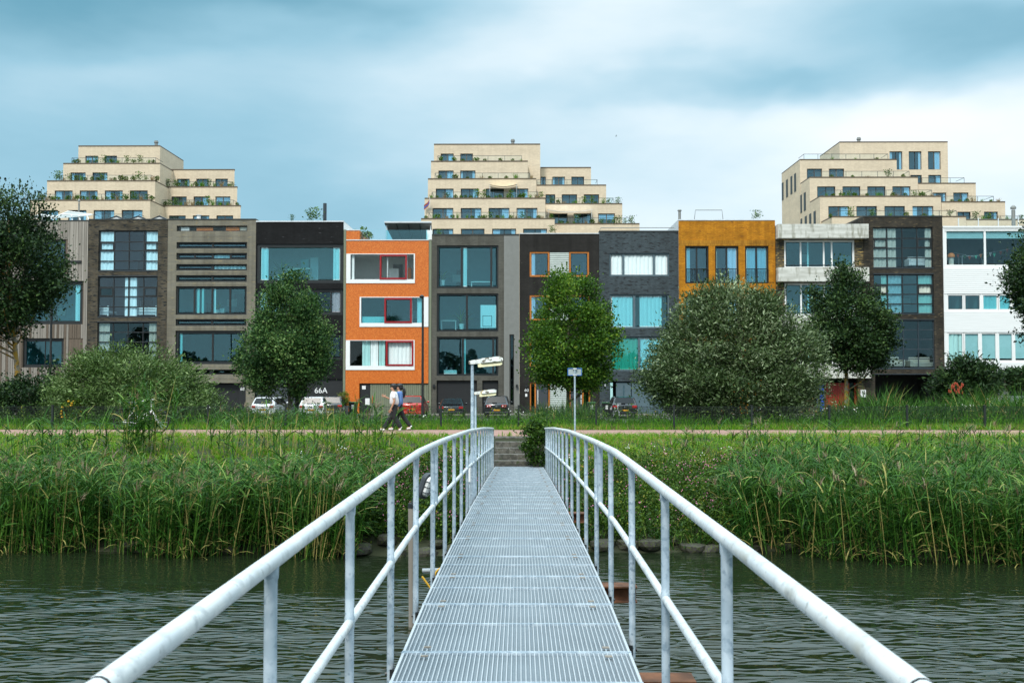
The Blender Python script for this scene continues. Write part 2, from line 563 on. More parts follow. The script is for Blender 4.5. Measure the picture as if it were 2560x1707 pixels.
def water_mat():
    m, t, b = _mat('canal_water')
    b.inputs['Base Color'].default_value = (.013, .021, .009, 1)
    b.inputs['Roughness'].default_value = .035
    b.inputs['IOR'].default_value = 1.6
    co = t.nodes.new('ShaderNodeTexCoord')
    hs = None
    for scv, st, k, det, fold in ((1.0, (1.7, 5.0, 1), 1.2, 1, True), (1.0, (4.0, 12, 1), .10, 1, False), (1.0, (.45, 1.1, 1), 1.5, 1, False)):
        mp = t.nodes.new('ShaderNodeMapping')
        mp.inputs['Scale'].default_value = st
        mp.inputs['Rotation'].default_value = (0, 0, math.radians(9))
        t.links.new(co.outputs['Object'], mp.inputs[0])
        n = t.nodes.new('ShaderNodeTexNoise')
        n.inputs['Scale'].default_value = scv
        n.inputs['Detail'].default_value = det
        n.inputs['Distortion'].default_value = .4
        t.links.new(mp.outputs[0], n.inputs['Vector'])
        sb = t.nodes.new('ShaderNodeMath')
        sb.operation = 'SUBTRACT'
        sb.inputs[1].default_value = .5
        t.links.new(n.outputs[0], sb.inputs[0])
        ab = t.nodes.new('ShaderNodeMath')
        ab.operation = 'ABSOLUTE'
        t.links.new(sb.outputs[0], ab.inputs[0])
        ml = t.nodes.new('ShaderNodeMath')
        ml.operation = 'MULTIPLY_ADD'
        ml.inputs[1].default_value = -k
        t.links.new(ab.outputs[0] if fold else n.outputs[0], ml.inputs[0])
        if hs:
            t.links.new(hs, ml.inputs[2])
        else:
            ml.inputs[2].default_value = 0
        hs = ml.outputs[0]
    bp = t.nodes.new('ShaderNodeBump')
    bp.inputs['Strength'].default_value = 1.0
    bp.inputs['Distance'].default_value = .135
    t.links.new(hs, bp.inputs['Height'])
    sy = t.nodes.new('ShaderNodeSeparateXYZ')
    t.links.new(co.outputs['Object'], sy.inputs[0])
    nw = t.nodes.new('ShaderNodeTexNoise')      # gusts: calm and ruffled patches
    nw.inputs['Scale'].default_value = .35
    t.links.new(co.outputs['Object'], nw.inputs['Vector'])
    ma = t.nodes.new('ShaderNodeMath')
    ma.operation = 'MULTIPLY_ADD'
    ma.inputs[1].default_value = 4.0
    t.links.new(nw.outputs[0], ma.inputs[0])
    t.links.new(sy.outputs[1], ma.inputs[2])
    rg_ = t.nodes.new('ShaderNodeMapRange')     # the reeds shelter the water along the bank
    rg_.inputs[1].default_value = 14.5
    rg_.inputs[2].default_value = 18.5
    rg_.inputs[3].default_value = 1.0
    rg_.inputs[4].default_value = .16
    t.links.new(ma.outputs[0], rg_.inputs[0])
    t.links.new(rg_.outputs[0], bp.inputs['Strength'])
    t.links.new(bp.outputs[0], b.inputs['Normal'])
    return m


M['water'] = water_mat()


def soil_mat():
    m, t, b = _mat('grassy_soil')
    b.inputs['Roughness'].default_value = 1
    co = t.nodes.new('ShaderNodeTexCoord')
    n = t.nodes.new('ShaderNodeTexNoise')
    n.inputs['Scale'].default_value = .8
    n.inputs['Detail'].default_value = 8
    t.links.new(co.outputs['Object'], n.inputs['Vector'])
    r = t.nodes.new('ShaderNodeValToRGB')
    e = r.color_ramp.elements
    e[0].position, e[0].color = .3, (.020, .024, .010, 1)
    e[1].position, e[1].color = .75, (.036, .042, .014, 1)
    t.links.new(n.outputs[0], r.inputs[0])
    t.links.new(r.outputs[0], b.inputs['Base Color'])
    return m


M['soil'] = soil_mat()
M['leaf_plane'] = leafmat('leaf_plane', [(0, (.018, .055, .006)), (.5, (.050, .125, .012)), (.85, (.12, .23, .02)), (1, (.24, .34, .04))], spec=.16, trans=.3)
M['leaf_maple'] = leafmat('leaf_maple', [(0, (.012, .040, .012)), (.5, (.040, .100, .026)), (.85, (.10, .19, .045)), (1, (.20, .29, .09))], spec=.16)
M['leaf_dark'] = leafmat('leaf_dark', [(0, (.007, .020, .006)), (.6, (.024, .056, .015)), (1, (.075, .13, .032))], spec=.16, trans=.15)
M['leaf_willow'] = leafmat('leaf_willow', [(0, (.016, .034, .008)), (.45, (.045, .080, .020)), (.8, (.14, .20, .080)), (1, (.36, .43, .25))], spec=.16)
M['leaf_sallow'] = leafmat('leaf_sallow', [(0, (.020, .044, .008)), (.45, (.055, .105, .020)), (.8, (.13, .21, .055)), (1, (.28, .37, .15))], spec=.16)
M['leaf_reed'] = leafmat('leaf_reed', [(0, (.009, .036, .006)), (.5, (.032, .108, .013)), (.8, (.095, .21, .026)), (.90, (.20, .30, .07)), (1, (.46, .33, .12))], rough=.5, spec=.16)
M['leaf_grass'] = leafmat('leaf_grass', [(0, (.04, .13, .005)), (.5, (.105, .29, .010)), (.85, (.20, .38, .02)), (1, (.42, .32, .10))], trans=.45, spec=.16)
M['leaf_herb'] = leafmat('leaf_herb', [(0, (.014, .042, .006)), (.5, (.050, .11, .012)), (.85, (.14, .21, .025)), (1, (.30, .24, .04))], spec=.16)
M['leaf_dry'] = leafmat('leaf_dry', [(0, (.16, .11, .05)), (1, (.42, .30, .13))])
M['plume'] = leafmat('plume', [(0, (.14, .085, .05)), (1, (.40, .30, .19))])
M['petal_pink'] = plain('petal_pink', (.52, .17, .30), .8)
M['petal_white'] = plain('petal_white', (.80, .80, .74), .8)
M['petal_yellow'] = plain('petal_yellow', (.75, .40, .02), .8)
M['petal_red'] = plain('petal_red', (.34, .05, .02), .8)
M['skin'] = plain('skin', (.46, .24, .15), .6, var=.05)
M['hair_black'] = plain('hair_black', (.008, .007, .007), .5)
M['cloth_white'] = plain('cloth_white', (.80, .80, .82), .9, var=.04)
M['cloth_blue'] = plain('cloth_blue', (.13, .24, .50), .9, var=.1)
M['cloth_black'] = plain('cloth_black', (.016, .017, .019), .9, var=.2)
M['rubber'] = plain('rubber', (.012, .012, .012), .8)
M['car_white'] = plain('car_white', (.74, .75, .76), .25, var=.02, coat=.6)
M['car_black'] = plain('car_black', (.008, .009, .011), .2, var=.05, coat=.8)
M['car_gray'] = plain('car_gray', (.030, .034, .038), .25, var=.05, coat=.7)
M['car_red'] = plain('car_red', (.46, .022, .008), .25, var=.05, coat=.7)
M['car_glass'] = plain('car_glass', (.012, .016, .018), .22, spec=.25)
M['tail_red'] = plain('tail_red', (.45, .008, .008), .25)
M['chrome'] = plain('chrome', (.62, .63, .64), .2, metal=.9)
M['plate_yellow'] = plain('plate_yellow', (.72, .36, .02), .5, var=.03)
M['plate_blue'] = plain('plate_blue', (.02, .07, .40), .5)
M['orange_lamp'] = plain('orange_lamp', (.75, .22, .04), .7)
M['hose_yellow'] = plain('hose_yellow', (.62, .36, .03), .5)
M['solar'] = plain('solar', (.016, .02, .028), .15, spec=.8)
M['solar_back'] = plain('solar_back', (.30, .33, .32), .6)
M['terracotta'] = plain('terracotta', (.20, .19, .18), .8)
M['bin_green'] = plain('bin_green', (.02, .10, .035), .5)
M['cloth_cream'] = plain('cloth_cream', (.78, .66, .44), .9, var=.04)


# ------------------------------------------------------------------ mesh helpers
OFF = {}


class MB:
    """collects faces; build() links them as ONE mesh object"""

    def __init__(self):
        self.v, self.f, self.m = [], [], []

    def quad(self, a, b, c, d, mi=0):
        n = len(self.v)
        self.v += [tuple(a), tuple(b), tuple(c), tuple(d)]
        self.f.append((n, n + 1, n + 2, n + 3))
        self.m.append(mi)

    def poly(self, pts, mi=0):
        n = len(self.v)
        self.v += [tuple(p) for p in pts]
        self.f.append(tuple(range(n, n + len(pts))))
        self.m.append(mi)

    def box(self, x0, x1, y0, y1, z0, z1, mi=0):
        if x0 > x1: x0, x1 = x1, x0
        if y0 > y1: y0, y1 = y1, y0
        if z0 > z1: z0, z1 = z1, z0
        n = len(self.v)
        self.v += [(x0, y0, z0), (x1, y0, z0), (x1, y1, z0), (x0, y1, z0), (x0, y0, z1), (x1, y0, z1), (x1, y1, z1), (x0, y1, z1)]
        for q in ((0, 3, 2, 1), (4, 5, 6, 7), (0, 1, 5, 4), (1, 2, 6, 5), (2, 3, 7, 6), (3, 0, 4, 7)):
            self.f.append(tuple(n + i for i in q))
            self.m.append(mi)
        return self

    def prism(self, pts, d, mi=0):
        """closed polygon pts (3-D, planar) pushed along vector d"""
        n = len(self.v)
        k = len(pts)
        d = Vector(d)
        self.v += [tuple(p) for p in pts] + [tuple(Vector(p) + d) for p in pts]
        self.f.append(tuple(range(n + k - 1, n - 1, -1)))
        self.f.append(tuple(range(n + k, n + 2 * k)))
        self.m += [mi, mi]
        for i in range(k):
            j = (i + 1) % k
            self.f.append((n + i, n + j, n + k + j, n + k + i))
            self.m.append(mi)
        return self

    def tube(self, pts, r, n=8, mi=0, cap=True):
        pts = [Vector(p) for p in pts]
        rs = r if isinstance(r, (list, tuple)) else [r] * len(pts)
        base = len(self.v)
        up = Vector((0, 0, 1))
        t0 = (pts[1] - pts[0]).normalized()
        if abs(t0.dot(up)) > .95:
            up = Vector((0, 1, 0))
        side = t0.cross(up).normalized()
        for i, p in enumerate(pts):
            if i == 0:
                t = pts[1] - pts[0]
            elif i == len(pts) - 1:
                t = pts[-1] - pts[-2]
            else:
                t = pts[i + 1] - pts[i - 1]
            t.normalize()
            side = (side - t * side.dot(t)).normalized()
            bi = t.cross(side)
            for k in range(n):
                a = 2 * PI * k / n
                self.v.append(tuple(p + (side * math.cos(a) + bi * math.sin(a)) * rs[i]))
        for i in range(len(pts) - 1):
            for k in range(n):
                k2 = (k + 1) % n
                self.f.append((base + i * n + k, base + i * n + k2, base + (i + 1) * n + k2, base + (i + 1) * n + k))
                self.m.append(mi)
        if cap:
            self.f.append(tuple(base + k for k in range(n - 1, -1, -1)))
            e = base + (len(pts) - 1) * n
            self.f.append(tuple(e + k for k in range(n)))
            self.m += [mi, mi]
        return self

    def lathe(self, c, prof, n=16, mi=0):
        """profile [(radius, z), ...] turned about the vertical axis at c"""
        base = len(self.v)
        for r, z in prof:
            for k in range(n):
                a = 2 * PI * k / n
                self.v.append((c[0] + r * math.cos(a), c[1] + r * math.sin(a), c[2] + z))
        for i in range(len(prof) - 1):
            for k in range(n):
                k2 = (k + 1) % n
                self.f.append((base + i * n + k, base + i * n + k2, base + (i + 1) * n + k2, base + (i + 1) * n + k))
                self.m.append(mi)
        self.f.append(tuple(base + k for k in range(n - 1, -1, -1)))
        e = base + (len(prof) - 1) * n
        self.f.append(tuple(e + k for k in range(n)))
        self.m += [mi, mi]
        return self

    def ball(self, c, rx, ry, rz, n=12, m=8, mi=0):
        prof = []
        base = len(self.v)
        for i in range(1, m):
            th = PI * i / m
            for k in range(n):
                a = 2 * PI * k / n
                self.v.append((c[0] + rx * math.sin(th) * math.cos(a), c[1] + ry * math.sin(th) * math.sin(a), c[2] - rz * math.cos(th)))
        b0 = len(self.v)
        self.v += [(c[0], c[1], c[2] - rz), (c[0], c[1], c[2] + rz)]
        for i in range(m - 2):
            for k in range(n):
                k2 = (k + 1) % n
                self.f.append((base + i * n + k, base + i * n + k2, base + (i + 1) * n + k2, base + (i + 1) * n + k))
                self.m.append(mi)
        for k in range(n):
            k2 = (k + 1) % n
            self.f.append((b0, base + k2, base + k))
            self.f.append((b0 + 1, base + (m - 2) * n + k, base + (m - 2) * n + k2))
            self.m += [mi, mi]
        return self

    def torus(self, c, R, r, axis='x', n=28, m=6, mi=0):
        base = len(self.v)
        for i in range(n):
            a = 2 * PI * i / n
            for k in range(m):
                b = 2 * PI * k / m
                q = (R + r * math.cos(b))
                u, v_, h = q * math.cos(a), q * math.sin(a), r * math.sin(b)
                p = {'x': (h, u, v_), 'y': (u, h, v_), 'z': (u, v_, h)}[axis]
                self.v.append((c[0] + p[0], c[1] + p[1], c[2] + p[2]))
        for i in range(n):
            for k in range(m):
                i2, k2 = (i + 1) % n, (k + 1) % m
                self.f.append((base + i * m + k, base + i2 * m + k, base + i2 * m + k2, base + i * m + k2))
                self.m.append(mi)
        return self

    def build(self, name, mats, parent=None, smooth=False, bevel=0, kind=None, fixn=True):
        me = bpy.data.meshes.new(name)
        me.from_pydata(self.v, [], self.f)
        if not isinstance(mats, (list, tuple)):
            mats = [mats]
        for m in mats:
            me.materials.append(M[m] if isinstance(m, str) else m)
        if len(mats) > 1:
            me.polygons.foreach_set('material_index', self.m)
        if fixn:
            bm = bmesh.new()
            bm.from_mesh(me)
            bmesh.ops.recalc_face_normals(bm, faces=bm.faces)
            bm.to_mesh(me)
            bm.free()
        if smooth:
            me.polygons.foreach_set('use_smooth', [True] * len(me.polygons))
        me.update()
        o = bpy.data.objects.new(name, me)
        COL.objects.link(o)
        adopt(o, parent)
        if smooth and smooth != 'all':
            try:
                me.set_sharp_from_angle(angle=math.radians(40))
            except Exception:
                pass
        if bevel:
            b = o.modifiers.new('bevel', 'BEVEL')
            b.width = bevel
            b.segments = 2
            b.limit_method = 'ANGLE'
        if kind:
            o['kind'] = kind
        return o


def adopt(o, parent):
    """meshes are modelled in world space unless the thing was set up at the origin"""
    if parent is not None:
        o.parent = parent
        off = OFF.get(parent.name, Vector((0, 0, 0)))
        o.location = -off


def tag(o, label, cat, group=None, kind=None):
    o['label'] = label
    o['category'] = cat
    if group:
        o['group'] = group
    if kind:
        o['kind'] = kind
    return o


def empty(name, loc, label, cat, group=None):
    o = bpy.data.objects.new(name, None)
    COL.objects.link(o)
    o.location = loc
    OFF[o.name] = Vector(loc)
    o.empty_display_size = .3
    return tag(o, label, cat, group)


def move_to(root, loc, rz=0.0, scale=1.0):
    root.location = loc
    root.rotation_euler = (0, 0, rz)
    root.scale = (scale,) * 3
    OFF[root.name] = Vector(loc)


def dup(root, loc, rz=0.0, label=None, scale=1.0):
    r = root.copy()
    COL.objects.link(r)
    r.location = loc
    r.rotation_euler = (0, 0, rz)
    r.scale = (scale,) * 3
    if label:
        r['label'] = label
    for ch in list(root.children):
        c = ch.copy()
        COL.objects.link(c)
        c.parent = r
        for g in list(ch.children):
            d = g.copy()
            COL.objects.link(d)
            d.parent = c
    return r


def text(s_, name, size, loc, mat, parent, ext=.01):
    cu = bpy.data.curves.new(name, 'FONT')
    cu.body = s_
    cu.size = size
    cu.extrude = ext
    t_ = bpy.data.objects.new(name + '_outline', cu)
    COL.objects.link(t_)
    bpy.context.view_layer.update()
    me = bpy.data.meshes.new_from_object(t_.evaluated_get(bpy.context.evaluated_depsgraph_get()))
    bpy.data.objects.remove(t_)
    bpy.data.curves.remove(cu)
    me.name = name
    me.materials.clear()
    me.materials.append(M[mat])
    me.transform(Matrix.Translation(Vector(loc)) @ Matrix.Rotation(PI / 2, 4, 'X'))
    o = bpy.data.objects.new(name, me)
    COL.objects.link(o)
    adopt(o, parent)
    return o


def npmesh(name, co, faces_flat, sizes, mats, tint=None, mi=None, parent=None):
    me = bpy.data.meshes.new(name)
    n = len(co)
    me.vertices.add(n)
    me.vertices.foreach_set('co', np.ascontiguousarray(co, dtype=np.float32).ravel())
    me.loops.add(len(faces_flat))
    me.loops.foreach_set('vertex_index', np.ascontiguousarray(faces_flat, dtype=np.int32))
    me.polygons.add(len(sizes))
    st = np.concatenate([[0], np.cumsum(sizes)[:-1]]).astype(np.int32)
    me.polygons.foreach_set('loop_start', st)
    if mi is not None:
        me.polygons.foreach_set('material_index', np.asarray(mi, dtype=np.int32))
    me.update(calc_edges=True)
    me.validate()
    for m in (mats if isinstance(mats, (list, tuple)) else [mats]):
        me.materials.append(M[m])
    if tint is not None:
        a = me.attributes.new('tint', 'FLOAT', 'POINT')
        a.data.foreach_set('value', np.ascontiguousarray(tint, dtype=np.float32))
    o = bpy.data.objects.new(name, me)
    COL.objects.link(o)
    adopt(o, parent)
    return o


def unit(a):
    return a / np.maximum(np.linalg.norm(a, axis=-1, keepdims=True), 1e-9)


class Leaves:
    """gathers leaf quads and blades from numpy arrays into one mesh"""

    def __init__(self):
        self.co, self.fl, self.sz, self.ti, self.mi = [], [], [], [], []
        self.n = 0

    def diamonds(self, c, d, nrm, L, W, tint, mi=0):
        """leaf quads: centre c, tip direction d, face normal nrm"""
        d = unit(d)
        sd = unit(np.cross(d, nrm))
        up = np.cross(sd, d)
        L = np.broadcast_to(np.asarray(L), (len(c),))[:, None]
        W = np.broadcast_to(np.asarray(W), (len(c),))[:, None]
        v = np.stack([c - d * L * .5, c + sd * W * .5 + up * W * .12, c + d * L * .5, c - sd * W * .5 + up * W * .12], 1).reshape(-1, 3)
        k = len(c)
        self.co.append(v)
        self.fl.append(np.arange(4 * k) + self.n)
        self.sz.append(np.full(k, 4))
        self.ti.append(np.repeat(tint, 4))
        self.mi.append(np.full(k, mi))
        self.n += 4 * k

    def blades(self, b, d0, L, W, droop, tint, segs=3, mi=0, side=None, taper=1.0):
        """ribbons: base b, start direction d0, bending down by droop; ends in a point"""
        k = len(b)
        d = unit(d0)
        L = np.broadcast_to(np.asarray(L, float), (k,))[:, None]
        W = np.broadcast_to(np.asarray(W, float), (k,))[:, None]
        droop = np.broadcast_to(np.asarray(droop, float), (k,))[:, None]
        if side is None:
            side = unit(np.cross(d, np.array([[0, 0, 1.0]])) + RNG.normal(0, .25, (k, 3)))
        p = b.copy()
        rows = []
        for i in range(segs):
            f = i / segs
            ww = W * (1 - f * .55 * taper) * .5 * (0.75 if i == 0 else 1)
            rows.append(p - side * ww)
            rows.append(p + side * ww)
            p = p + d * (L / segs)
            d = unit(d + np.array([[0, 0, -1.0]]) * droop / segs)
        rows.append(p)
        nv = 2 * segs + 1
        v = np.stack(rows, 1).reshape(-1, 3)
        base = (np.arange(k) * nv + self.n)[:, None]
        for i in range(segs - 1):
            q = base + np.array([[2 * i, 2 * i + 1, 2 * i + 3, 2 * i + 2]])
            self.fl.append(q)
            self.sz.append(np.full(k, 4))
            self.mi.append(np.full(k, mi))
        q = base + np.array([[2 * segs - 2, 2 * segs - 1, 2 * segs]])
        self.fl.append(q)
        self.sz.append(np.full(k, 3))
        self.mi.append(np.full(k, mi))
        self.co.append(v)
        self.ti.append(np.repeat(tint, nv))
        self.n += nv * k

    def build(self, name, mats, parent=None):
        return npmesh(name, np.concatenate(self.co), np.concatenate([np.ravel(x) for x in self.fl]), np.concatenate(self.sz), mats,
                      np.clip(np.concatenate(self.ti), 0, 1), np.concatenate(self.mi), parent)


def rdir(k, up=0.0):
    v = RNG.normal(0, 1, (k, 3))
    v[:, 2] += up
    return unit(v)

# ------------------------------------------------------------------ ground, water, path
STREET = .435
PATHZ = 1.505
BR_X = -0.02                    # bridge axis
DECK = [(0.6, -1.70), (7.6, -1.705), (10.0, -1.77), (15.2, -1.957), (21.4, -2.24), (29.45, -2.662)]


def deck_z(y):
    if y <= DECK[0][0]:
        return CZ + DECK[0][1]
    for (a, za), (b, zb) in zip(DECK, DECK[1:]):
        if y <= b:
            return CZ + za + (zb - za) * (y - a) / (b - a)
    return CZ + DECK[-1][1]


PROF = [(-400, .9), (-64, .9), (-58, .2), (-55, -.8), (-40, -1.6), (14, -1.4), (17.2, -.7), (18.9, -.12), (19.6, .12), (21, .45), (25, .95), (28, 1.25), (30.4, 1.49),
        (36.6, 1.49), (40, 1.22), (47, .62), (51.5, .43), (60, .425), (900, .42)]


def terr(x, y):
    shift = .25 * math.sin(x * .5) + .18 * math.sin(x * 1.3 + 1) + (-.9 * max(0, min(1, (x - 4) / 9)))
    yy = y - shift if 15 < y < 27 else y
    z = PROF[0][1]
    for (a, za), (b, zb) in zip(PROF, PROF[1:]):
        if a <= yy <= b:
            t = (yy - a) / (b - a)
            z = za + (zb - za) * t
            break
    if 19 < y < 29.8 or 37.5 < y < 50:
        z += .07 * math.sin(x * 1.9 + y) * math.sin(y * 1.3 - x * .6)
    if 16 < y < 31.2:
        lim = (deck_z(y) if y < 29.45 else CZ + DECK[-1][1] + max(0, y - 29.6) * .62) - .32 + max(0, abs(x - BR_X) - .85) * .9
        if y < 30.9:
            z = min(z, lim)
    return z


def terrv(x, y):
    return np.array([terr(float(a), float(b)) for a, b in zip(x, y)])


def axis(stops):
    out = []
    for (a, b, st) in stops:
        n = max(1, int(round((b - a) / st)))
        out += [a + (b - a) * i / n for i in range(n)]
    out.append(stops[-1][1])
    return out


xs = axis([(-900, -120, 130), (-120, -32, 11), (-32, -3, .8), (-3, 3, .3), (3, 32, .8), (32, 120, 11), (120, 900, 130)])
ys = axis([(-400, -66, 80), (-66, -50, 2), (-50, 14, 8), (14, 32, .5), (32, 38, 1.5), (38, 53, 1), (53, 80, 9), (80, 900, 100)])
g = MB()
nx = len(xs)
for y in ys:
    for x in xs:
        g.v.append((x, y, terr(x, y)))
for j in range(len(ys) - 1):
    for i in range(nx - 1):
        g.f.append((j * nx + i, j * nx + i + 1, (j + 1) * nx + i + 1, (j + 1) * nx + i))
        g.m.append(0)
o = g.build('ground', 'soil', smooth='all')
o['kind'] = 'structure'

wt = MB()
wt.quad((-500, -62, 0), (500, -62, 0), (500, 24, 0), (-500, 24, 0))
o = wt.build('water', 'water')
o['kind'] = 'structure'

pt = MB()
for i in range(60):
    x0, x1 = -60 + 2 * i, -58 + 2 * i
    e0, e1 = .12 * math.sin(x0 * .8) + .06 * math.sin(x0 * 2.3), .12 * math.sin(x1 * .8) + .06 * math.sin(x1 * 2.3)
    pt.quad((x0, 31.35 + e0, PATHZ), (x1, 31.35 + e1, PATHZ), (x1, 34.9 - e1, PATHZ), (x0, 34.9 - e0, PATHZ))
o = pt.build('path', 'path_pink')
o['kind'] = 'structure'
st = MB()
st.quad((-120, 53, STREET), (120, 53, STREET), (120, 75.4, STREET + .002), (-120, 75.4, STREET + .002))
o = st.build('street', 'asphalt')
o['kind'] = 'structure'
pv = MB()
pv.box(-120, 120, 75.0, 75.88, STREET - .2, STREET + .11)
o = pv.build('pavement', 'concrete')
o['kind'] = 'structure'


# ------------------------------------------------------------------ facades
class Facade:
    """one vertical wall seen front-on at depth F, with real openings, frames, panes and rooms"""

    def __init__(self, root, F, x0, x1, yt, mat, yb=None, zb=None, inset=.004, reveal=.3, wallname='wall'):
        self.root, self.F, self.mat, self.reveal, self.wallname = root, F, mat, reveal, wallname
        self.X0, self.X1 = PX(x0, F) + inset, PX(x1, F) - inset
        self.Z1 = PZ(yt, F)
        self.Z0 = zb if zb is not None else (PZ(yb, F) if yb else STREET - .4)
        self.holes = []

    def x(self, px):
        return PX(px, self.F)

    def z(self, py):
        return PZ(py, self.F)

    def hole(self, x0, y0, x1, y1):
        h = (max(self.x(x0), self.X0), min(self.x(x1), self.X1), max(self.z(y1), self.Z0), min(self.z(y0), self.Z1))
        self.holes.append(h)
        return h

    def part(self, name, x0, y0, x1, y1, proud, depth, mat, parent=None, bevel=0):
        m = MB()
        m.box(self.x(x0), self.x(x1), self.F - proud, self.F - proud + depth, self.z(y1), self.z(y0))
        return m.build(name, mat, parent or self.root, bevel=bevel)

    def win(self, x0, y0, x1, y1, vm=(), hm=(), fw=.07, mw=None, frame='black_frame', glass_='glass', recess=.14, room='room_gray', rd=3.2,
            curtains=(), sill=None, pane_sets=None, skip=(), vents=(), name='window'):
        F = self.F
        a, b, c, d = self.hole(x0, y0, x1, y1)
        mw = mw or fw * .7
        y = F + recess
        m = MB()
        m.box(a, b, y, y + .09, d - fw, d)
        m.box(a, b, y, y + .09, c, c + fw)
        m.box(a, a + fw, y, y + .09, c + fw, d - fw)
        m.box(b - fw, b, y, y + .09, c + fw, d - fw)
        vx = [self.x(v) for v in vm]
        hz = [self.z(v) for v in hm]
        for v in vx:
            m.box(v - mw / 2, v + mw / 2, y + .004, y + .086, c + fw, d - fw)
        for v in hz:
            m.box(a + fw, b - fw, y + .008, y + .082, v - mw / 2, v + mw / 2)
        w = m.build(name, frame, self.root)
        ex = [a + fw] + vx + [b - fw]
        ez = [c + fw] + sorted(hz) + [d - fw]
        for i in range(len(ex) - 1):
            for j in range(len(ez) - 1):
                if (i, j) in skip:
                    continue
                p = MB()
                p.box(ex[i] + mw / 2 - .005, ex[i + 1] - mw / 2 + .005, y + .04, y + .052, ez[j] + mw / 2 - .005, ez[j + 1] - mw / 2 + .005)
                gm = glass_
                if (i, j) in vents:
                    gm = vents[(i, j)] if isinstance(vents, dict) else glass_
                    f = MB()
                    t = .07
                    xa, xb, za, zb = ex[i] + mw / 2, ex[i + 1] - mw / 2, ez[j] + mw / 2, ez[j + 1] - mw / 2
                    f.box(xa, xb, y - .012, y + .06, za, za + t)
                    f.box(xa, xb, y - .012, y + .06, zb - t, zb)
                    f.box(xa, xa + t, y - .012, y + .06, za + t, zb - t)
                    f.box(xb - t, xb, y - .012, y + .06, za + t, zb - t)
                    f.build('vent_frame', frame, w)
                p.build('pane', gm, w)
        for cu in curtains:
            xa, xb = self.x(cu[0]), self.x(cu[1])
            mat = cu[2]
            za = c + fw if len(cu) < 5 else self.z(cu[4])
            zb = d - fw if len(cu) < 4 or cu[3] is None else self.z(cu[3])
            self.curtain(w, xa, xb, za, zb, y + .12, mat, cu[5] if len(cu) > 5 else 'folds')
        if sill:
            s_ = MB()
            s_.box(a - .03, b + .03, F - .05, F + recess, c - .05, c + .002)
            s_.build('sill', sill, w)
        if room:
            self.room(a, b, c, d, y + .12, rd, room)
        return w

    def room(self, a, b, c, d, y, rd, mat):
        r = MB()
        e = .35
        a2, b2 = max(self.X0 + .02, a - e), min(self.X1 - .02, b + e)
        c2, d2 = c - .04, d + .1
        r.quad((a2, y, c2), (b2, y, c2), (b2, y + rd, c2), (a2, y + rd, c2), 1)
        r.quad((a2, y, d2), (b2, y, d2), (b2, y + rd, d2), (a2, y + rd, d2))
        r.quad((a2, y + rd, c2), (b2, y + rd, c2), (b2, y + rd, d2), (a2, y + rd, d2))
        r.quad((a2, y, c2), (a2, y + rd, c2), (a2, y + rd, d2), (a2, y, d2))
        r.quad((b2, y, c2), (b2, y + rd, c2), (b2, y + rd, d2), (b2, y, d2))
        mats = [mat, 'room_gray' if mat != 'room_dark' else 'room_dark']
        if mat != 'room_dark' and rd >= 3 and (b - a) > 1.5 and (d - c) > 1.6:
            w_, yb = b - a, y + rd
            for k in range(3):
                xx = a + w_ * random.uniform(.05, .82)
                ww = w_ * random.uniform(.10, .22)
                if k == 0:
                    z0, z1, mi = c2 + .01, c2 + 1.9, 3
                elif k == 1:
                    z0, z1, mi = c2 + .9, c2 + 1.5, 2
                else:
                    z0, z1, mi = c2 + .01, c2 + random.uniform(.7, 1.6), random.choice((2, 3, 4))
                r.box(xx, xx + ww, yb - .10 - .06 * k, yb - .04 - .06 * k, z0, min(z1, d2 - .05), mi)
            mats += ['room_white', 'room_dark', 'brown_wood']
        return r.build('room', mats, self.root, fixn=False)

    def curtain(self, parent, xa, xb, za, zb, y, mat, kind='folds'):
        m = MB()
        n = max(4, int(abs(xb - xa) / .055))
        ph = random.random() * 6
        pts = []
        for i in range(n + 1):
            x = xa + (xb - xa) * i / n
            dy = (.035 * math.sin(i * 1.15 + ph) + .018 * math.sin(i * .43 + ph * 2)) if kind != 'flat' else 0
            pts.append((x, dy))
        for (x0, d0), (x1, d1) in zip(pts, pts[1:]):
            m.quad((x0, y + d0, za), (x1, y + d1, za), (x1, y + d1 * .8, zb), (x0, y + d0 * .8, zb))
        return m.build('curtain' if kind != 'flat' else 'blind', mat, parent, smooth='all', fixn=False)

    def finish(self, depth=10, roof=True, coping=None, coping_h=.09, parapet=.25, back=True, side_mat=None, skew=0.0):
        F = self.F
        X = sorted({self.X0, self.X1} | {h[0] for h in self.holes} | {h[1] for h in self.holes})
        Z = sorted({self.Z0, self.Z1} | {h[2] for h in self.holes} | {h[3] for h in self.holes})
        m = MB()
        for i in range(len(X) - 1):
            if X[i + 1] - X[i] < 1e-5:
                continue
            xm = (X[i] + X[i + 1]) / 2
            run = None
            for j in range(len(Z) - 1):
                zm = (Z[j] + Z[j + 1]) / 2
                solid = not any(h[0] < xm < h[1] and h[2] < zm < h[3] for h in self.holes)
                if solid and Z[j + 1] - Z[j] > 1e-5:
                    m.quad((X[i], F, Z[j]), (X[i + 1], F, Z[j]), (X[i + 1], F, Z[j + 1]), (X[i], F, Z[j + 1]))
        r = F + self.reveal
        for (a, b, c, d) in self.holes:
            m.quad((a, F, c), (a, r, c), (a, r, d), (a, F, d))
            m.quad((b, r, c), (b, F, c), (b, F, d), (b, r, d))
            m.quad((a, r, c), (a, F, c), (b, F, c), (b, r, c))
            m.quad((a, F, d), (a, r, d), (b, r, d), (b, F, d))
        B = F + depth
        x0, x1, z0, z1 = self.X0, self.X1, self.Z0, self.Z1
        si = 1 if side_mat else 0
        m.quad((x0, B, z0), (x0, F, z0), (x0, F, z1), (x0, B, z1), si)
        xb = x1 + skew
        m.quad((x1, F, z0), (xb, B, z0), (xb, B, z1), (x1, F, z1), si)
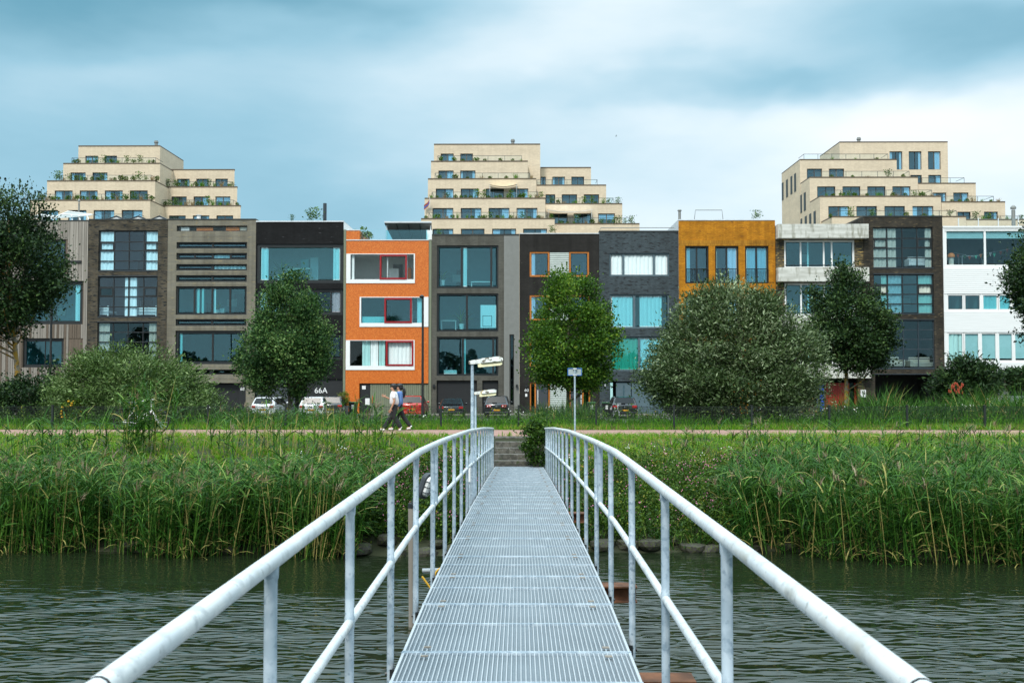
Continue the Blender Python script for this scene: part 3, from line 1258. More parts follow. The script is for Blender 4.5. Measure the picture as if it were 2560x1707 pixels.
        m.quad((xb, B, z0), (x0, B, z0), (x0, B, z1), (xb, B, z1), si)
        w = m.build(self.wallname, [self.mat, side_mat] if side_mat else self.mat, self.root, fixn=False)
        if roof:
            q = MB()
            q.quad((x0, F, z1 - parapet), (x1, F, z1 - parapet), (x1 + skew, B, z1 - parapet), (x0, B, z1 - parapet))
            q.build('roof', 'roof_felt', self.root, fixn=False)
        if coping:
            q = MB()
            t = .3
            q.box(x0, x1, F - .04, F + t, z1, z1 + coping_h)
            q.box(x0, x0 + t, F + t, B - t, z1, z1 + coping_h)
            q.prism([(x1 - t, F + t, z1), (x1, F + t, z1), (x1 + skew, B - t, z1), (x1 + skew - t, B - t, z1)], (0, 0, coping_h))
            q.box(x0, x1 + skew, B - t, B, z1, z1 + coping_h)
            q.build('coping', coping, self.root)
        return w


def house(name, label, F, x0, x1, yt, mat):
    xm = (PX(x0, F) + PX(x1, F)) / 2
    r = empty(name, (xm, F, STREET), label, 'house', 'terrace of houses along the street')
    return r, Facade(r, F, x0, x1, yt, mat)


FH = 76.0
# ---- house 1: weathered vertical boards, three big black framed bays
r1, h = house('wooden_house', 'house clad in weathered grey vertical boards with black framed windows, behind the lichened tree', FH, -26, 218, 552, 'brown_wood')
h.win(60, 598, 162, 690, vm=(112,), fw=.16, glass_='glass_blue', room='room_gray')
h.win(52, 702, 206, 810, vm=(128,), fw=.26, mw=.05, glass_='glass', room='room_teal', curtains=[(184, 196, 'curtain_white')])
h.win(58, 845.6, 160, 918, vm=(112,), fw=.22, mw=.05, glass_='glass', room='room_teal')
h.hole(18, 955, 70, 1040)
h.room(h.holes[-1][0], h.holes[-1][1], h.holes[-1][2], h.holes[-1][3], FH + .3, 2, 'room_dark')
h.finish(coping='coping_dark')
# every vertical board is a piece of its own, cut where a window stands
blk = [(60, 598, 162, 690), (52, 702, 206, 810), (58, 845.6, 160, 918), (18, 955, 70, 1045), (178, 846, 205, 901)]
bx = -24.0
k = 0
while bx < 217:
    bw = random.choice((5.2, 5.6, 6.0, 6.4, 9.5))
    bx1 = min(bx + bw, 217.6)
    cuts = sorted([(b[1] - .5, b[3] + .5) for b in blk if b[0] < bx1 + .3 and b[2] > bx - .3])
    segs, y = [], 553.0
    for c0, c1 in cuts:
        if c0 > y:
            segs.append((y, c0))
        y = max(y, c1)
    if y < 1040:
        segs.append((y, 1040))
    j0 = random.uniform(640, 700)
    for s0, s1 in segs:
        mt = random.choice(('gray_wood', 'gray_wood', 'gray_wood2')) if s1 < 815 or bx > 206 else random.choice(('brown_wood', 'gray_wood2'))
        pr = .03 + .018 * random.random()
        h.part('board', bx + .35, s0, bx1 - .35, s1, pr, pr + .001 - .004, mt, r1)
    bx = bx1
h.part('shutter', 179, 847, 204, 900, .02, .05, 'brown_wood', r1)
h.part('ledge', 174, 651, 202, 655.5, .16, .15, 'black_frame', r1)
h.part('ledge', 177.5, 901, 206, 904, .16, .15, 'black_frame', r1)

# ---- house 2: brown brick, steel grid glazing
r2, h = house('brown_brick_house', 'brown brick house with tall steel grid glazing and white curtains, beside the board-clad house', FH, 218, 417, 549, 'brown_brick')
V2 = (281.6, 318.8, 356.4)
h.win(243.4, 575, 392.8, 676, vm=V2, hm=(603.6, 625.6, 651.4), fw=.07, mw=.075, recess=.12, room='room_gray', glass_='glass_mid', vents={(0, 2): 'glass_mid', (3, 2): 'glass_mid'},
      curtains=[(245, 281, 'curtain_white'), (362, 391.5, 'curtain_white')])
h.win(243.4, 690, 392.8, 791.4, vm=V2, hm=(717, 740.6, 766.5), fw=.07, mw=.075, recess=.12, room='room_gray', glass_='glass_mid', vents={(0, 2): 'glass_dark', (3, 2): 'glass_mid'},
      curtains=[(308, 318, 'curtain_white'), (320, 338, 'curtain_white')])
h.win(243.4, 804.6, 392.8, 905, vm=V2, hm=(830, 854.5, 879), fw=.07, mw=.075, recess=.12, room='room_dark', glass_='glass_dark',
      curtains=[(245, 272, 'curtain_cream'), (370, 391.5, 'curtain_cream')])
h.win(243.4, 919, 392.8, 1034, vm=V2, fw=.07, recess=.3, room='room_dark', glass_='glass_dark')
for a, b in ((676, 690), (791.4, 804.6), (905, 919)):
    m = MB()
    X0, X1, z0, z1 = h.x(243.4), h.x(392.8), h.z(b), h.z(a)
    m.box(X0, X1, FH - .02, FH + .1, z0, z0 + .05)
    m.box(X0, X1, FH - .02, FH + .1, z1 - .05, z1)
    m.box(X0, X1, FH + .06, FH + .1, z0 + .05, z1 - .05)
    m.build('steel_beam', 'dark_steel', r2)
h.finish(coping='coping_dark')

# ---- house 3: taupe stone with horizontal slots
r3, h = house('taupe_stone_house', 'taupe stone house with long horizontal slot windows, number 68', FH, 417, 638, 549, 'taupe_stone')
h.win(439, 563.4, 616, 577.2, fw=.07, room='room_white', rd=1.2, glass_='glass_clear',
      curtains=[(447, 468, 'curtain_white', 566, 575, 'flat'), (486, 528, 'orange_lamp', 567, 575, 'flat'), (560, 594, 'orange_lamp', 566, 575, 'flat'), (596, 612, 'curtain_cream', 566, 575, 'flat')])
h.win(439, 604.5, 616, 620.6, vm=(528.6,), fw=.11, mw=.16, glass_='glass_blue', room='room_gray')
h.win(439, 631.5, 616, 648.5, vm=(484, 528.6, 573.5), fw=.13, mw=.14, glass_='glass_blue', room='room_gray', curtains=[(532, 570, 'curtain_teal')])
h.win(439, 659.4, 616, 675.5, vm=(528.6,), fw=.12, mw=.16, glass_='glass_blue', room='room_gray', curtains=[(532, 612, 'curtain_teal')])
h.win(439, 687, 616, 704, vm=(528.6,), fw=.12, mw=.16, glass_='glass', room='room_teal')
h.win(439, 715, 616, 786.4, vm=(484, 528.6, 573.5), fw=.14, mw=.14, glass_='glass', room='room_teal', curtains=[(489, 496, 'curtain_teal'), (501, 507, 'curtain_teal'), (531, 537, 'curtain_white')])
h.win(439, 797, 616, 814, vm=(528.6,), fw=.12, mw=.16, glass_='glass', room='room_gray')
h.win(439, 826, 616, 910, vm=(531,), fw=.2, mw=.14, glass_='glass', room='room_dark', curtains=[(449, 454, 'curtain_teal')])
h.win(439, 923.4, 616, 936, vm=(528.6,), fw=.08, mw=.3, glass_='glass', room='room_gray')
h.hole(439, 957, 616, 1045)
q = h.holes[-1]
h.room(q[0], q[1], q[2], q[3], FH + .3, 2.5, 'room_dark')
h.part('garage_door', 445, 960, 598, 1040, -.5, .06, 'black_panel', r3)
h.part('panel', 598, 959, 616, 1040, -.18, .06, 'black_panel', r3)
text('68', 'house_number', .34, (h.x(600.5), FH + .172, h.z(976)), 'white_paint', r3)
for y in (589.5, 626, 653.8, 681, 709.5, 791.5, 820, 916.5, 946):
    h.part('stone_band', 441, y - 1.2, 614, y + 1.2, .012, .02, 'taupe_stone', r3)
h.finish(coping='coping_dark')

# ---- house 4: black brick, one wide top window
r4, h = house('black_brick_house', 'black brick house with one very wide top window, number 66A on its dark ground floor', FH, 638, 858, 554.5, 'black_brick')
h.win(640, 609.4, 857, 707.4, fw=.24, glass_='glass', room='room_white', rd=4, recess=.1,
      curtains=[(650, 668, 'curtain_white'), (831, 848, 'curtain_white')])
h.win(640, 722, 857, 787, vm=(793, 826), fw=.22, mw=.1, glass_='glass_dark', room='room_dark', curtains=[(828, 849, 'curtain_pink'), (648, 690, 'curtain_teal')])
h.win(640, 834, 857, 899.6, vm=(748,), fw=.2, glass_='glass_dark', room='room_dark')
h.hole(640, 947.6, 857, 1045)
q = h.holes[-1]
h.room(q[0], q[1], q[2], q[3], FH + .3, 1.5, 'room_dark')
h.part('garage_door', 641, 949, 738, 1040, -.14, .05, 'anthracite', r4)
h.part('panel', 768, 949, 856.5, 1040, -.12, .05, 'black_panel', r4)
text('66A', 'house_number', .60, (h.x(786.5), FH + .108, h.z(982.5)), 'white_paint', r4)
h.finish(coping='coping_light', side_mat='white_paint', depth=9)

# ---- house 5: orange mosaic
r5, h = house('orange_house', 'bright orange mosaic house with white framed windows and red sliding frames', FH - .08, 864.5, 1071.3, 601, 'orange_mosaic')
F5 = h.F


def orange_window(x0, y0, x1, y1, gx0, gy0, gx1, gy1, red, vms, room, curt, **kw):
    w_ = h.win(x0, y0, x1, y1, vm=vms, fw=.03, mw=.05, frame='white_paint', glass_=kw.get('glass_', 'glass_clear'), recess=.10, room=room, rd=3.5, curtains=curt)
    # broad white surround bands in front of the plain frame
    m = MB()
    a, b, c, d = h.holes[-1]
    ga, gb, gc, gd = h.x(gx0), h.x(gx1), h.z(gy1), h.z(gy0)
    y = F5 - .05
    for bx0, bx1, bz0, bz1 in ((a, b, c, gc), (a, b, gd, d), (a, ga, gc, gd), (gb, b, gc, gd)):
        if bx1 - bx0 > .01 and bz1 - bz0 > .01:
            m.box(bx0 + .003, bx1 - .003, y, y + .14, bz0 + .003, bz1 - .003)
    m.build('surround', 'white_paint', w_)
    m = MB()
    a, b, c, d = h.x(red[0]), h.x(red[1]), h.z(red[3]), h.z(red[2])
    t = .13
    m.box(a, b, F5 - .09, F5 + .05, d - t, d)
    m.box(a, b, F5 - .09, F5 + .05, c, c + t)
    m.box(a, a + t, F5 - .09, F5 + .05, c + t, d - t)
    m.box(b - t, b, F5 - .09, F5 + .05, c + t, d - t)
    sf = m.build('sliding_frame', 'red_paint', w_)
    return w_


orange_window(865, 634, 1037, 708, 875.6, 635.9, 1034, 698, (949, 1017, 636.5, 698.5), (949, 1017), 'room_white', [(877, 884, 'curtain_white'), (966, 969, 'white_paint')])
orange_window(899, 742, 1071.2, 817, 903, 744, 1058, 807, (961, 1029.6, 744.5, 807.5), (961, 1029.6), 'room_gray', [(1042, 1057, 'curtain_white'), (903, 961, 'curtain_teal', 791, 807, 'flat')], glass_='glass')
orange_window(865, 850, 1037, 924.7, 875.6, 851.5, 1034, 914, (965, 1034, 851.5, 914.5), (965,), 'room_dark', [(905, 925, 'curtain_teal'), (926, 945, 'curtain_white'), (947, 962, 'curtain_teal'), (970, 1030, 'curtain_white')])
h.hole(899, 958, 1071.2, 1045)
q = h.holes[-1]
h.room(q[0], q[1], q[2], q[3], F5 + .3, 1, 'room_dark')
h.part('door', 901, 960, 926, 1040, -.12, .05, 'black_panel', r5)
for a, b, c, d in ((905.5, 914.5, 964, 973), (913.5, 924.5, 995.5, 1012)):
    h.part('paper_notice', a, c, b, d, -.11, .006, 'white_paint', r5)
k = 0
for gx in range(926, 1071, 5):
    h.part('cladding_panel', gx + .35, 960, min(gx + 4.75, 1071), 1040, -.10 - (k % 2) * .012, .05, 'green_panel', r5)
    k += 1
m = MB()
hx = h.x(932)
m.tube([(hx, F5 + .06, h.z(990)), (hx, F5 + .0, h.z(990)), (hx, F5 + .0, h.z(1007)), (hx, F5 + .06, h.z(1007))], .035, 6)
m.build('door_handle', 'orange_wood', r5)
h.finish(coping='coping_light', coping_h=.07, depth=9)
m = MB()
m.box(h.X0, h.x(898), F5, F5 + 9, PZ(601, F5) + .07, PZ(576, F5))
m.build('raised_corner', 'orange_mosaic', r5)
m = MB()
m.box(h.X0, h.x(898), F5 - .03, F5 + 9.02, PZ(576, F5), PZ(576, F5) + .07)
m.build('coping', 'coping_light', r5)
for a, b in ((858.3, 864.3), (1071.6, 1078.4)):
    m = MB()
    m.box(PX(a, FH), PX(b, FH), FH - .02, FH + 4, STREET - .2, PZ(574 if a < 900 else 601, FH))
    m.build('joint_strip', 'green_panel', r5)
# roof terrace: glass balustrade and slanted solar canopy
m = MB()
m.box(PX(899.5, FH), PX(961, FH), FH + .15, FH + .17, PZ(600, FH) + .05, PZ(572, FH))
m.build('balustrade_pane', 'glass_clear', r5)
m = MB()
m.box(PX(963, FH), PX(1067, FH), FH + .15, FH + .17, PZ(600, FH) + .05, PZ(574, FH))
m.build('balustrade_pane', 'glass', r5)

# ---- house 6: grey brick with three big black windows, zinc strip
r6, h = house('gray_brick_house', 'grey brick house with three large black framed windows and a ribbed zinc strip', FH, 1079, 1298.6, 588, 'gray_brick')
h.win(1092, 613.5, 1246, 720.6, vm=(1154, 1228), fw=.13, mw=.16, glass_='glass', room='room_teal', rd=4, recess=.1, curtains=[(1157, 1167, 'curtain_white')])
h.win(1092, 733.5, 1246, 828.7, vm=(1167,), fw=.13, mw=.16, glass_='glass', room='room_teal', rd=4, recess=.1, curtains=[(1201, 1240, 'curtain_white', 762, 819, 'flat')])
h.win(1092, 841.5, 1246, 939, vm=(1157, 1233), fw=.13, mw=.16, glass_='glass', room='room_gray', rd=4, recess=.1, curtains=[(1159, 1164, 'curtain_teal')])
for x0, x1 in ((1092, 1192.5), (1206, 1246)):
    h.hole(x0, 951, x1, 1045)
    q = h.holes[-1]
    h.room(q[0], q[1], q[2], q[3], FH + .3, 1.5, 'room_dark')
    h.part('door' if x1 > 1200 else 'garage_door', x0 + 1, 953, x1 - 1, 1040, -.22, .05, 'black_panel', r6)
h.win(1275, 837.5, 1284.5, 1012, fw=.05, glass_='glass_dark', room='room_dark', rd=1.5, recess=.02, name='slit_window')
h.finish(coping='coping_dark')
m = MB()
xa, xb = 1260.0, 1298.4
x = xa
while x < xb - 1:
    if not (1273 < x + 1.2 < 1286):
        m.box(PX(x, FH), PX(x + 2.1, FH), FH - .07, FH - .004, STREET - .2, PZ(590, FH))
    else:
        m.box(PX(x, FH), PX(x + 2.1, FH), FH - .07, FH - .004, PZ(836, FH), PZ(590, FH))
    x += 3.2
m.box(PX(xa, FH), PX(1273.5, FH), FH - .045, FH - .006, STREET - .2, PZ(590, FH))
m.box(PX(1286, FH), PX(xb, FH), FH - .045, FH - .006, STREET - .2, PZ(590, FH))
m.box(PX(1273.5, FH), PX(1286, FH), FH - .045, FH - .006, PZ(836, FH), PZ(590, FH))
m.build('zinc_cladding', 'zinc', r6)
for px in (1085, 1292):
    h.part('wall_lamp', px - 2.5, 961, px + 2.5, 968, .28 if px > 1200 else .16, .15, 'black_frame', r6)

# ---- house 7: charcoal brick, orange wooden frames and louvres
r7, h = house('charcoal_brick_house', 'charcoal brick house with orange timber window frames and pale louvre panels, number 60', FH, 1298.8, 1498.3, 585, 'charcoal_brick')


def louvres(x0, y0, x1, y1):
    h.hole(x0, y0, x1, y1)
    a, b, c, d = h.holes[-1]
    m = MB()
    n = int(round((d - c) / .145))
    for i in range(n):
        z = c + (d - c) * i / n
        hh = (d - c) / n
        m.prism([(a, FH + .02, z), (a, FH + .05, z + hh * .80), (a, FH + .09, z + hh * .80), (a, FH + .06, z)], (b - a, 0, 0))
    o_ = m.build('louvre_panel', 'louvre', r7)
    o_['kind'] = 'stuff'
    b2 = MB()
    b2.box(a, b, FH + .12, FH + .16, c, d)
    b2.build('louvre_backing', 'black_panel', r7)


for y0, y1 in ((629, 692), (737.5, 801), (849, 915)):
    for x0, x1 in ((1324, 1374), (1423, 1473)):
        h.win(x0, y0, x1, y1, fw=.13, frame='orange_wood', glass_='glass_blue', room='room_gray', recess=.05, curtains=[(x0 + 4, x0 + 14, 'curtain_white')] if x0 < 1400 else [])
    louvres(1374.3, y0 + 1, 1422.7, y1 - 1)
for x0, x1, dx0, dx1, hx_ in ((1324, 1374.5, 1340, 1369, 1344.5), (1423, 1475, 1426, 1455, 1452.5)):
    h.win(x0, 955.7, x1, 1040, vm=(dx0 - 1.5 if dx0 > x0 + 5 else dx1 + 1.5,), fw=.11, mw=.14, frame='orange_wood', glass_='glass_dark', room='room_dark', rd=1.5, recess=.1)
    dd = h.part('door', dx0, 958.5, dx1, 1040, -.085, .05, 'anthracite', r7)
    m = MB()
    m.tube([(h.x(hx_), FH + .05, h.z(975)), (h.x(hx_), FH + .05, h.z(1010))], .03, 6)
    m.build('handle', 'white_paint', dd)
    if dx0 < 1400:
        m = MB()
        m.box(h.x(1352), h.x(1360), FH + .075, FH + .09, h.z(979), h.z(970))
        m.build('door_window', 'glass_dark', dd)
louvres(1374.8, 957, 1422.7, 1036)
text('60', 'house_number', .33, (h.x(1311), FH - .03, h.z(978.5)), 'white_paint', r7)
h.part('letter_box', 1313, 984, 1318, 991, .05, .05, 'white_paint', r7)
h.part('wall_lamp', 1313, 962, 1319, 968, .16, .15, 'black_frame', r7)
h.finish(coping='coping_light', coping_h=.06)

# ---- house 8: slate blue brick
r8, h = house('slate_brick_house', 'slate blue speckled brick house with wide curtained windows, beside the mustard house', FH - .05, 1498.4, 1697.2, 580, 'slate_brick')
h.win(1524, 633, 1673.5, 690.5, vm=(1559, 1636), fw=.12, mw=.16, frame='teal_gray', glass_='glass_clear', room='room_gray', recess=.1, curtains=[(1526, 1557, 'curtain_white'), (1561, 1634, 'curtain_white'), (1638, 1670, 'curtain_white')])
h.win(1524, 735.8, 1673.5, 821, vm=(1586,), fw=.12, mw=.16, frame='teal_gray', glass_='glass', room='room_teal', recess=.1, curtains=[(1528, 1582, 'curtain_white'), (1600, 1655, 'curtain_white')])
h.win(1524, 841, 1673.5, 927, vm=(1598,), fw=.12, mw=.16, frame='teal_gray', glass_='glass', room='room_teal', recess=.1, curtains=[(1530, 1595, 'curtain_green'), (1601, 1662, 'curtain_white')])
h.hole(1524, 953, 1673, 1045)
q = h.holes[-1]
h.room(q[0], q[1], q[2], q[3], h.F + .3, 1.5, 'room_dark')
h.part('side_panel', 1525, 956, 1531.5, 1040, -.1, .05, 'curtain_teal', r8)
dd = h.part('door', 1540, 956, 1577, 1040, -.14, .05, 'teal_gray', r8)
m = MB()
m.box(h.x(1557.5), h.x(1561), h.F + .13, h.F + .15, h.z(993), h.z(963))
m.build('door_window', 'glass_dark', dd)
h.part('garage_door', 1579, 956, 1660, 1040, -.12, .05, 'teal_gray', r8)
h.part('house_number', 1511.4, 960, 1513, 967.5, .02, .02, 'white_paint', r8)
h.finish(coping='coping_dark')

# ---- house 9: mustard brick with three French windows
r9, h = house('mustard_brick_house', 'mustard yellow brick house with three French windows above the big willow', FH - .1, 1697.4, 1940, 552, 'mustard_brick')
for row, (y0, y1) in enumerate(((615.5, 709), (742, 832), (862, 935))):
    for x0, x1, cl in ((1714, 1773, (1, 1, .3)), (1789, 1848, (0, 0, 1)), (1864, 1923, (1, 0, 1))):
        xm = (x0 + x1) / 2
        cu = [(x0 + 3, x0 + (13 if cl[0] else 6), 'curtain_teal')]
        if cl[2] == 1:
            cu.append((xm + 3, x1 - 4, 'curtain_white' if x0 < 1850 else 'curtain_teal'))
        if x0 == 1864:
            cu.append((x0 + 3, xm - 3, 'curtain_teal'))
        fr = h.win(x0, y0, x1, y1, vm=(xm,), fw=.12, mw=.12, glass_='glass_blue', room='room_gray', recess=.16, curtains=cu)
        m = MB()
        za, zb = h.z(y1), h.z(y0 + (y1 - y0) * .6)
        a, b = h.x(x0) + .02, h.x(x1) - .02
        m.box(a, b, h.F + .05, h.F + .09, zb - .05, zb)
        m.box(a, b, h.F + .05, h.F + .09, za + .05, za + .09)
        n = 15
        for i in range(n + 1):
            xx = a + (b - a) * i / n
            m.box(xx - .012, xx + .012, h.F + .058, h.F + .082, za + .09, zb - .05)
        m.build('balustrade', 'black_frame', fr)
    h.part('soldier_course', 1697.6, y0 - 14, 1939.6, y0 - .6, .012, .02, 'mustard_soldier', r9)
h.finish(coping='coping_light', side_mat='coping_light')

# ---- house 10: board-marked concrete bands
r10, h = house('concrete_band_house', 'house with heavy board-marked concrete bands and white framed windows, behind the dark slender tree', FH, 1940.7, 2161, 566, 'stone_mix')
for y0, y1, dk in ((601, 671.5, 1), (708, 790, 0), (828, 910, 0)):
    w_ = h.win(1962, y0, 2138.5, y1, vm=(2004, 2062, 2082), fw=.14, mw=.12, frame='white_paint', glass_='glass', room='room_gray', recess=.08, curtains=[(2021, 2025, 'white_paint')])
    m = MB()
    zz = h.z(y1 - 8)
    m.box(h.x(1964), h.x(2080), h.F + .02, h.F + .045, zz, zz + .035)
    m.build('balustrade', 'dark_steel', w_)
h.hole(2060, 946, 2143, 1045)
q = h.holes[-1]
h.room(q[0], q[1], q[2], q[3], FH + .9, 1, 'room_dark')
x = 2061.0
while x < 2141:
    if not (2127 < x + 2 < 2136):
        h.part('door_board', x + .25, 957, x + 5.6, 1040, -.5, .06, 'red_door', r10)
    x += 6
h.part('door_window', 2127, 957, 2136.5, 1012, -.56, .03, 'glass_dark', r10)
h.part('blue_door', 2040, 962, 2058, 1040, .012, .05, 'plate_blue', r10)
sg = h.part('sign_box', 2148, 974, 2160.5, 992.5, .20, .2, 'white_paint', r10)
m = MB()
yy = FH - .215
for px, py, pw, ph in ((2150.5, 977, 1.6, 5), (2152, 980.5, 3, 1.6), (2155.4, 976.5, 2.6, 1.8), (2154.6, 979, 1.6, 2.6), (2155.8, 981.6, 2.4, 3.6), (2152, 984.6, 4, 1.8)):
    m.box(h.x(px), h.x(px + pw), yy, yy + .012, h.z(py + ph), h.z(py))
m.build('sign_mark', 'black_panel', sg)
h.finish(coping=None)
for y0, y1, x1 in ((564.6, 599, 2166), (671.5, 706, 2166), (791, 826, 2166), (910.7, 945, 2168)):
    h.part('concrete_band', 1941, y0, x1, y1, .75, .76, 'board_concrete', r10)
    # the band returns into the house as a slab
    h.part('balcony_slab', 1942, y1 - 5, x1 - 1, y1 - 1.2, .60, .62, 'board_concrete', r10)

# ---- house 11: dark brick, steel grid glazing
r11, h = house('dark_brick_house', 'dark brick house with tall steel grid glazing over an open carport, beside the white house', FH - .06, 2161.2, 2359.6, 543.5, 'dark_brick')
V = (2221.5, 2259, 2296.5)
h.win(2184.7, 569, 2335, 670.5, vm=V, hm=(596.5, 621, 645.5), fw=.07, mw=.075, recess=.1, room='room_gray', glass_='glass_dark', vents={(0, 2): 'glass_dark', (3, 2): 'glass_dark'},
      curtains=[(2187, 2220, 'curtain_cream'), (2223, 2245, 'curtain_cream'), (2318, 2333, 'curtain_cream')])
h.win(2184.7, 686, 2336, 785, vm=V, hm=(711.5, 736, 760), fw=.07, mw=.075, recess=.1, room='room_gray', glass_='glass', vents={(0, 2): 'glass_clear', (3, 2): 'glass_clear'},
      curtains=[(2206, 2220, 'curtain_cream'), (2223, 2256, 'curtain_pink'), (2300, 2333, 'curtain_cream')])
h.win(2186, 800, 2336, 921, vm=V, hm=(824.5, 848.5, 873, 897), fw=.07, mw=.06, frame='dark_steel', recess=.1, room='room_dark', glass_='glass_dark')
for a, b in ((670.5, 686), (785, 800), (921, 936)):
    m = MB()
    X0, X1, z0, z1 = h.x(2184.7), h.x(2336), h.z(b), h.z(a)
    F = h.F
    m.box(X0, X1, F - .02, F + .1, z0, z0 + .05)
    m.box(X0, X1, F - .02, F + .1, z1 - .05, z1)
    m.box(X0, X1, F + .06, F + .1, z0 + .05, z1 - .05)
    m.build('steel_beam', 'dark_steel', r11)
h.hole(2186, 936, 2337, 1045)
q = h.holes[-1]
h.room(q[0], q[1], q[2], q[3], h.F + .3, 4, 'room_dark')
h.finish(coping='coping_dark')

# ---- house 12: white board house
r12, h = house('white_house', 'white house with horizontal white boards and a wide glazed top floor', FH, 2360, 2640, 571, 'white_paint')
h.win(2364, 574, 2636, 668, vm=(2466, 2568), fw=.17, mw=.16, frame='white_paint', glass_='glass_dark', room='room_gray', rd=4, recess=.03,
      curtains=[(2370, 2463, 'curtain_teal', 577, 597, 'flat'), (2469, 2566, 'curtain_teal', 577, 597, 'flat')])
for x0, x1, cu in ((2368, 2411, 'blind'), (2411, 2454, 'blind'), (2456, 2497, 'curtain'), (2497, 2530, 'curtain'), (2532, 2570, 'blind')):
    h.win(x0, 735.5, x1, 777, fw=.11, frame='white_paint', glass_='glass', room='room_gray', recess=.03,
          curtains=[(x0 + 3, x1 - 3, 'curtain_teal')] if cu == 'curtain' else [])
for x0, x1, cu in ((2368, 2409, 0), (2409, 2449, 1), (2451, 2492, 2), (2494, 2533, 2), (2534, 2572, 2), (2574, 2612, 1)):
    h.win(x0, 831, x1, 904, fw=.11, frame='white_paint', glass_='glass_clear', room='room_dark', recess=.03,
          curtains=[(x0 + 3, x1 - 3, 'curtain_teal')] if cu == 0 else [(x0 + 3, x1 - 3, 'blind_teal', 833, 896 if cu == 2 else 902, 'flat')])
for x0, x1 in ((2465, 2496), (2516, 2570)):
    h.win(x0, 957, x1, 992, fw=.09, frame='white_paint', glass_='glass_dark', room='room_dark', recess=.03)
h.finish(coping='white_paint', coping_h=.14)
bands = [(670, 735), (777.5, 830.5), (905, 957), (993, 1040)]
m = MB()
for b0, b1 in bands:
    z, z1 = h.z(b1), h.z(b0)
    n = int((z1 - z) / .145)
    st_ = (z1 - z) / n
    for i in range(n):
        q0 = z + st_ * i
        m.prism([(h.X0 + .002, FH - .030, q0), (h.X0 + .002, FH - .016, q0 + st_ * .94), (h.X0 + .002, FH - .003, q0 + st_ * .94), (h.X0 + .002, FH - .003, q0)], (h.X1 - h.X0 - .004, 0, 0))
o = m.build('siding', 'white_siding', r12)
o['kind'] = 'stuff'
h.part('louvre_panel', 2497, 960, 2515, 1000, .06, .05, 'white_siding', r12)


# ------------------------------------------------------------------ stepped apartment towers far behind
def tower(name, label, tiers, wins, rails, D0, back, chimneys, cat='apartment building', backs=None, skewed=None):
    """tiers: (x0, x1, ytop, depth); wins: (tier, x0, y0, x1, y1)"""
    F0 = min(t[3] for t in tiers)
    xm = (PX(tiers[-1][0], F0) + PX(tiers[-1][1], F0)) / 2
    r = empty(name, (xm, F0, STREET), label, cat, 'stepped cream apartment buildings behind the terrace')
    for i, (x0, x1, yt, D) in enumerate(tiers):
        f = Facade(r, D, x0, x1, yt, 'cream_brick', reveal=.35)
        for (ti, a, b, c, d) in wins:
            if ti != i:
                continue
            k = (a + c) / 2
            cu = []
            q = random.random()
            if q < .35:
                cu = [(c - (c - a) * random.uniform(.2, .45), c - 1, 'curtain_white')]
            elif q < .55:
                cu = [(a + 1, a + (c - a) * random.uniform(.15, .4), 'curtain_white'), (c - (c - a) * .2, c - 1, 'curtain_white')]
            elif q < .68:
                cu = [(a + 1, c - 1, 'curtain_white', b + 1, b + (d - b) * .4, 'flat')]
            vms = (k,) if c - a < 60 else (a + (c - a) * .5,)
            f.win(a, b, c, d, vm=vms, fw=.11, mw=.13, frame='coping_brown' if random.random() < .3 else 'black_frame', glass_='glass_blue', room='room_gray', rd=2.5, recess=.22, curtains=cu)
        bk = backs.get(i, back) if backs else back
        sk = 0.0
        if skewed and i in skewed:
            sk = f.X1 * (bk / D - 1) - .8
        f.finish(depth=bk - D, coping='coping_brown', coping_h=.22, skew=sk)
    for (x0, x1, y0, y1, D, sl) in rails:
        m = MB()
        a, b, za, zb = PX(x0, D), PX(x1, D), PZ(y1, D), PZ(y0, D)
        m.box(a, b, D - .03, D + .03, zb - .06, zb)
        n = max(2, int((b - a) / 2.6))
        for i in range(n + 1):
            xx = a + (b - a) * i / n
            m.box(xx - .03, xx + .03, D - .025, D + .025, za, zb - .06)
        # returns running back to the wall
        m.box(a - .03, a + .03, D + .03, D + 3.6, zb - .06, zb)
        m.box(b - .03, b + .03, D + .03, D + 3.6, zb - .06, zb)
        bl = m.build('balustrade', 'dark_steel', r)
        p = MB()
        p.box(a + .05, b - .05, D - .01, D + .01, za + .05, zb - .1)
        p.build('glass_panel', 'glass_clear', bl)
    for (px, y0, y1, wpx, D) in chimneys:
        m = MB()
        c = P(px, y1, D)
        hh = PZ(y0, D) - c.z
        rr = wpx * D / FPX / 2
        m.lathe((c.x, D, c.z - .4), [(rr * .8, 0), (rr * .8, hh * .55 + .4), (rr * 1.1, hh * .6 + .4), (rr * 1.1, hh * .8 + .4), (rr * .9, hh * .85 + .4), (rr * .9, hh + .4)], 12)
        m.build('chimney', 'zinc', r)
    return r


def zx(x, sc, off):
    return off + x * sc


def conv(rects, sc, ox, oy):
    return [(t, ox + a * sc, oy + b * sc, ox + c * sc, oy + d * sc) for (t, a, b, c, d) in rects]


TD = [186, 180, 174, 168, 162]
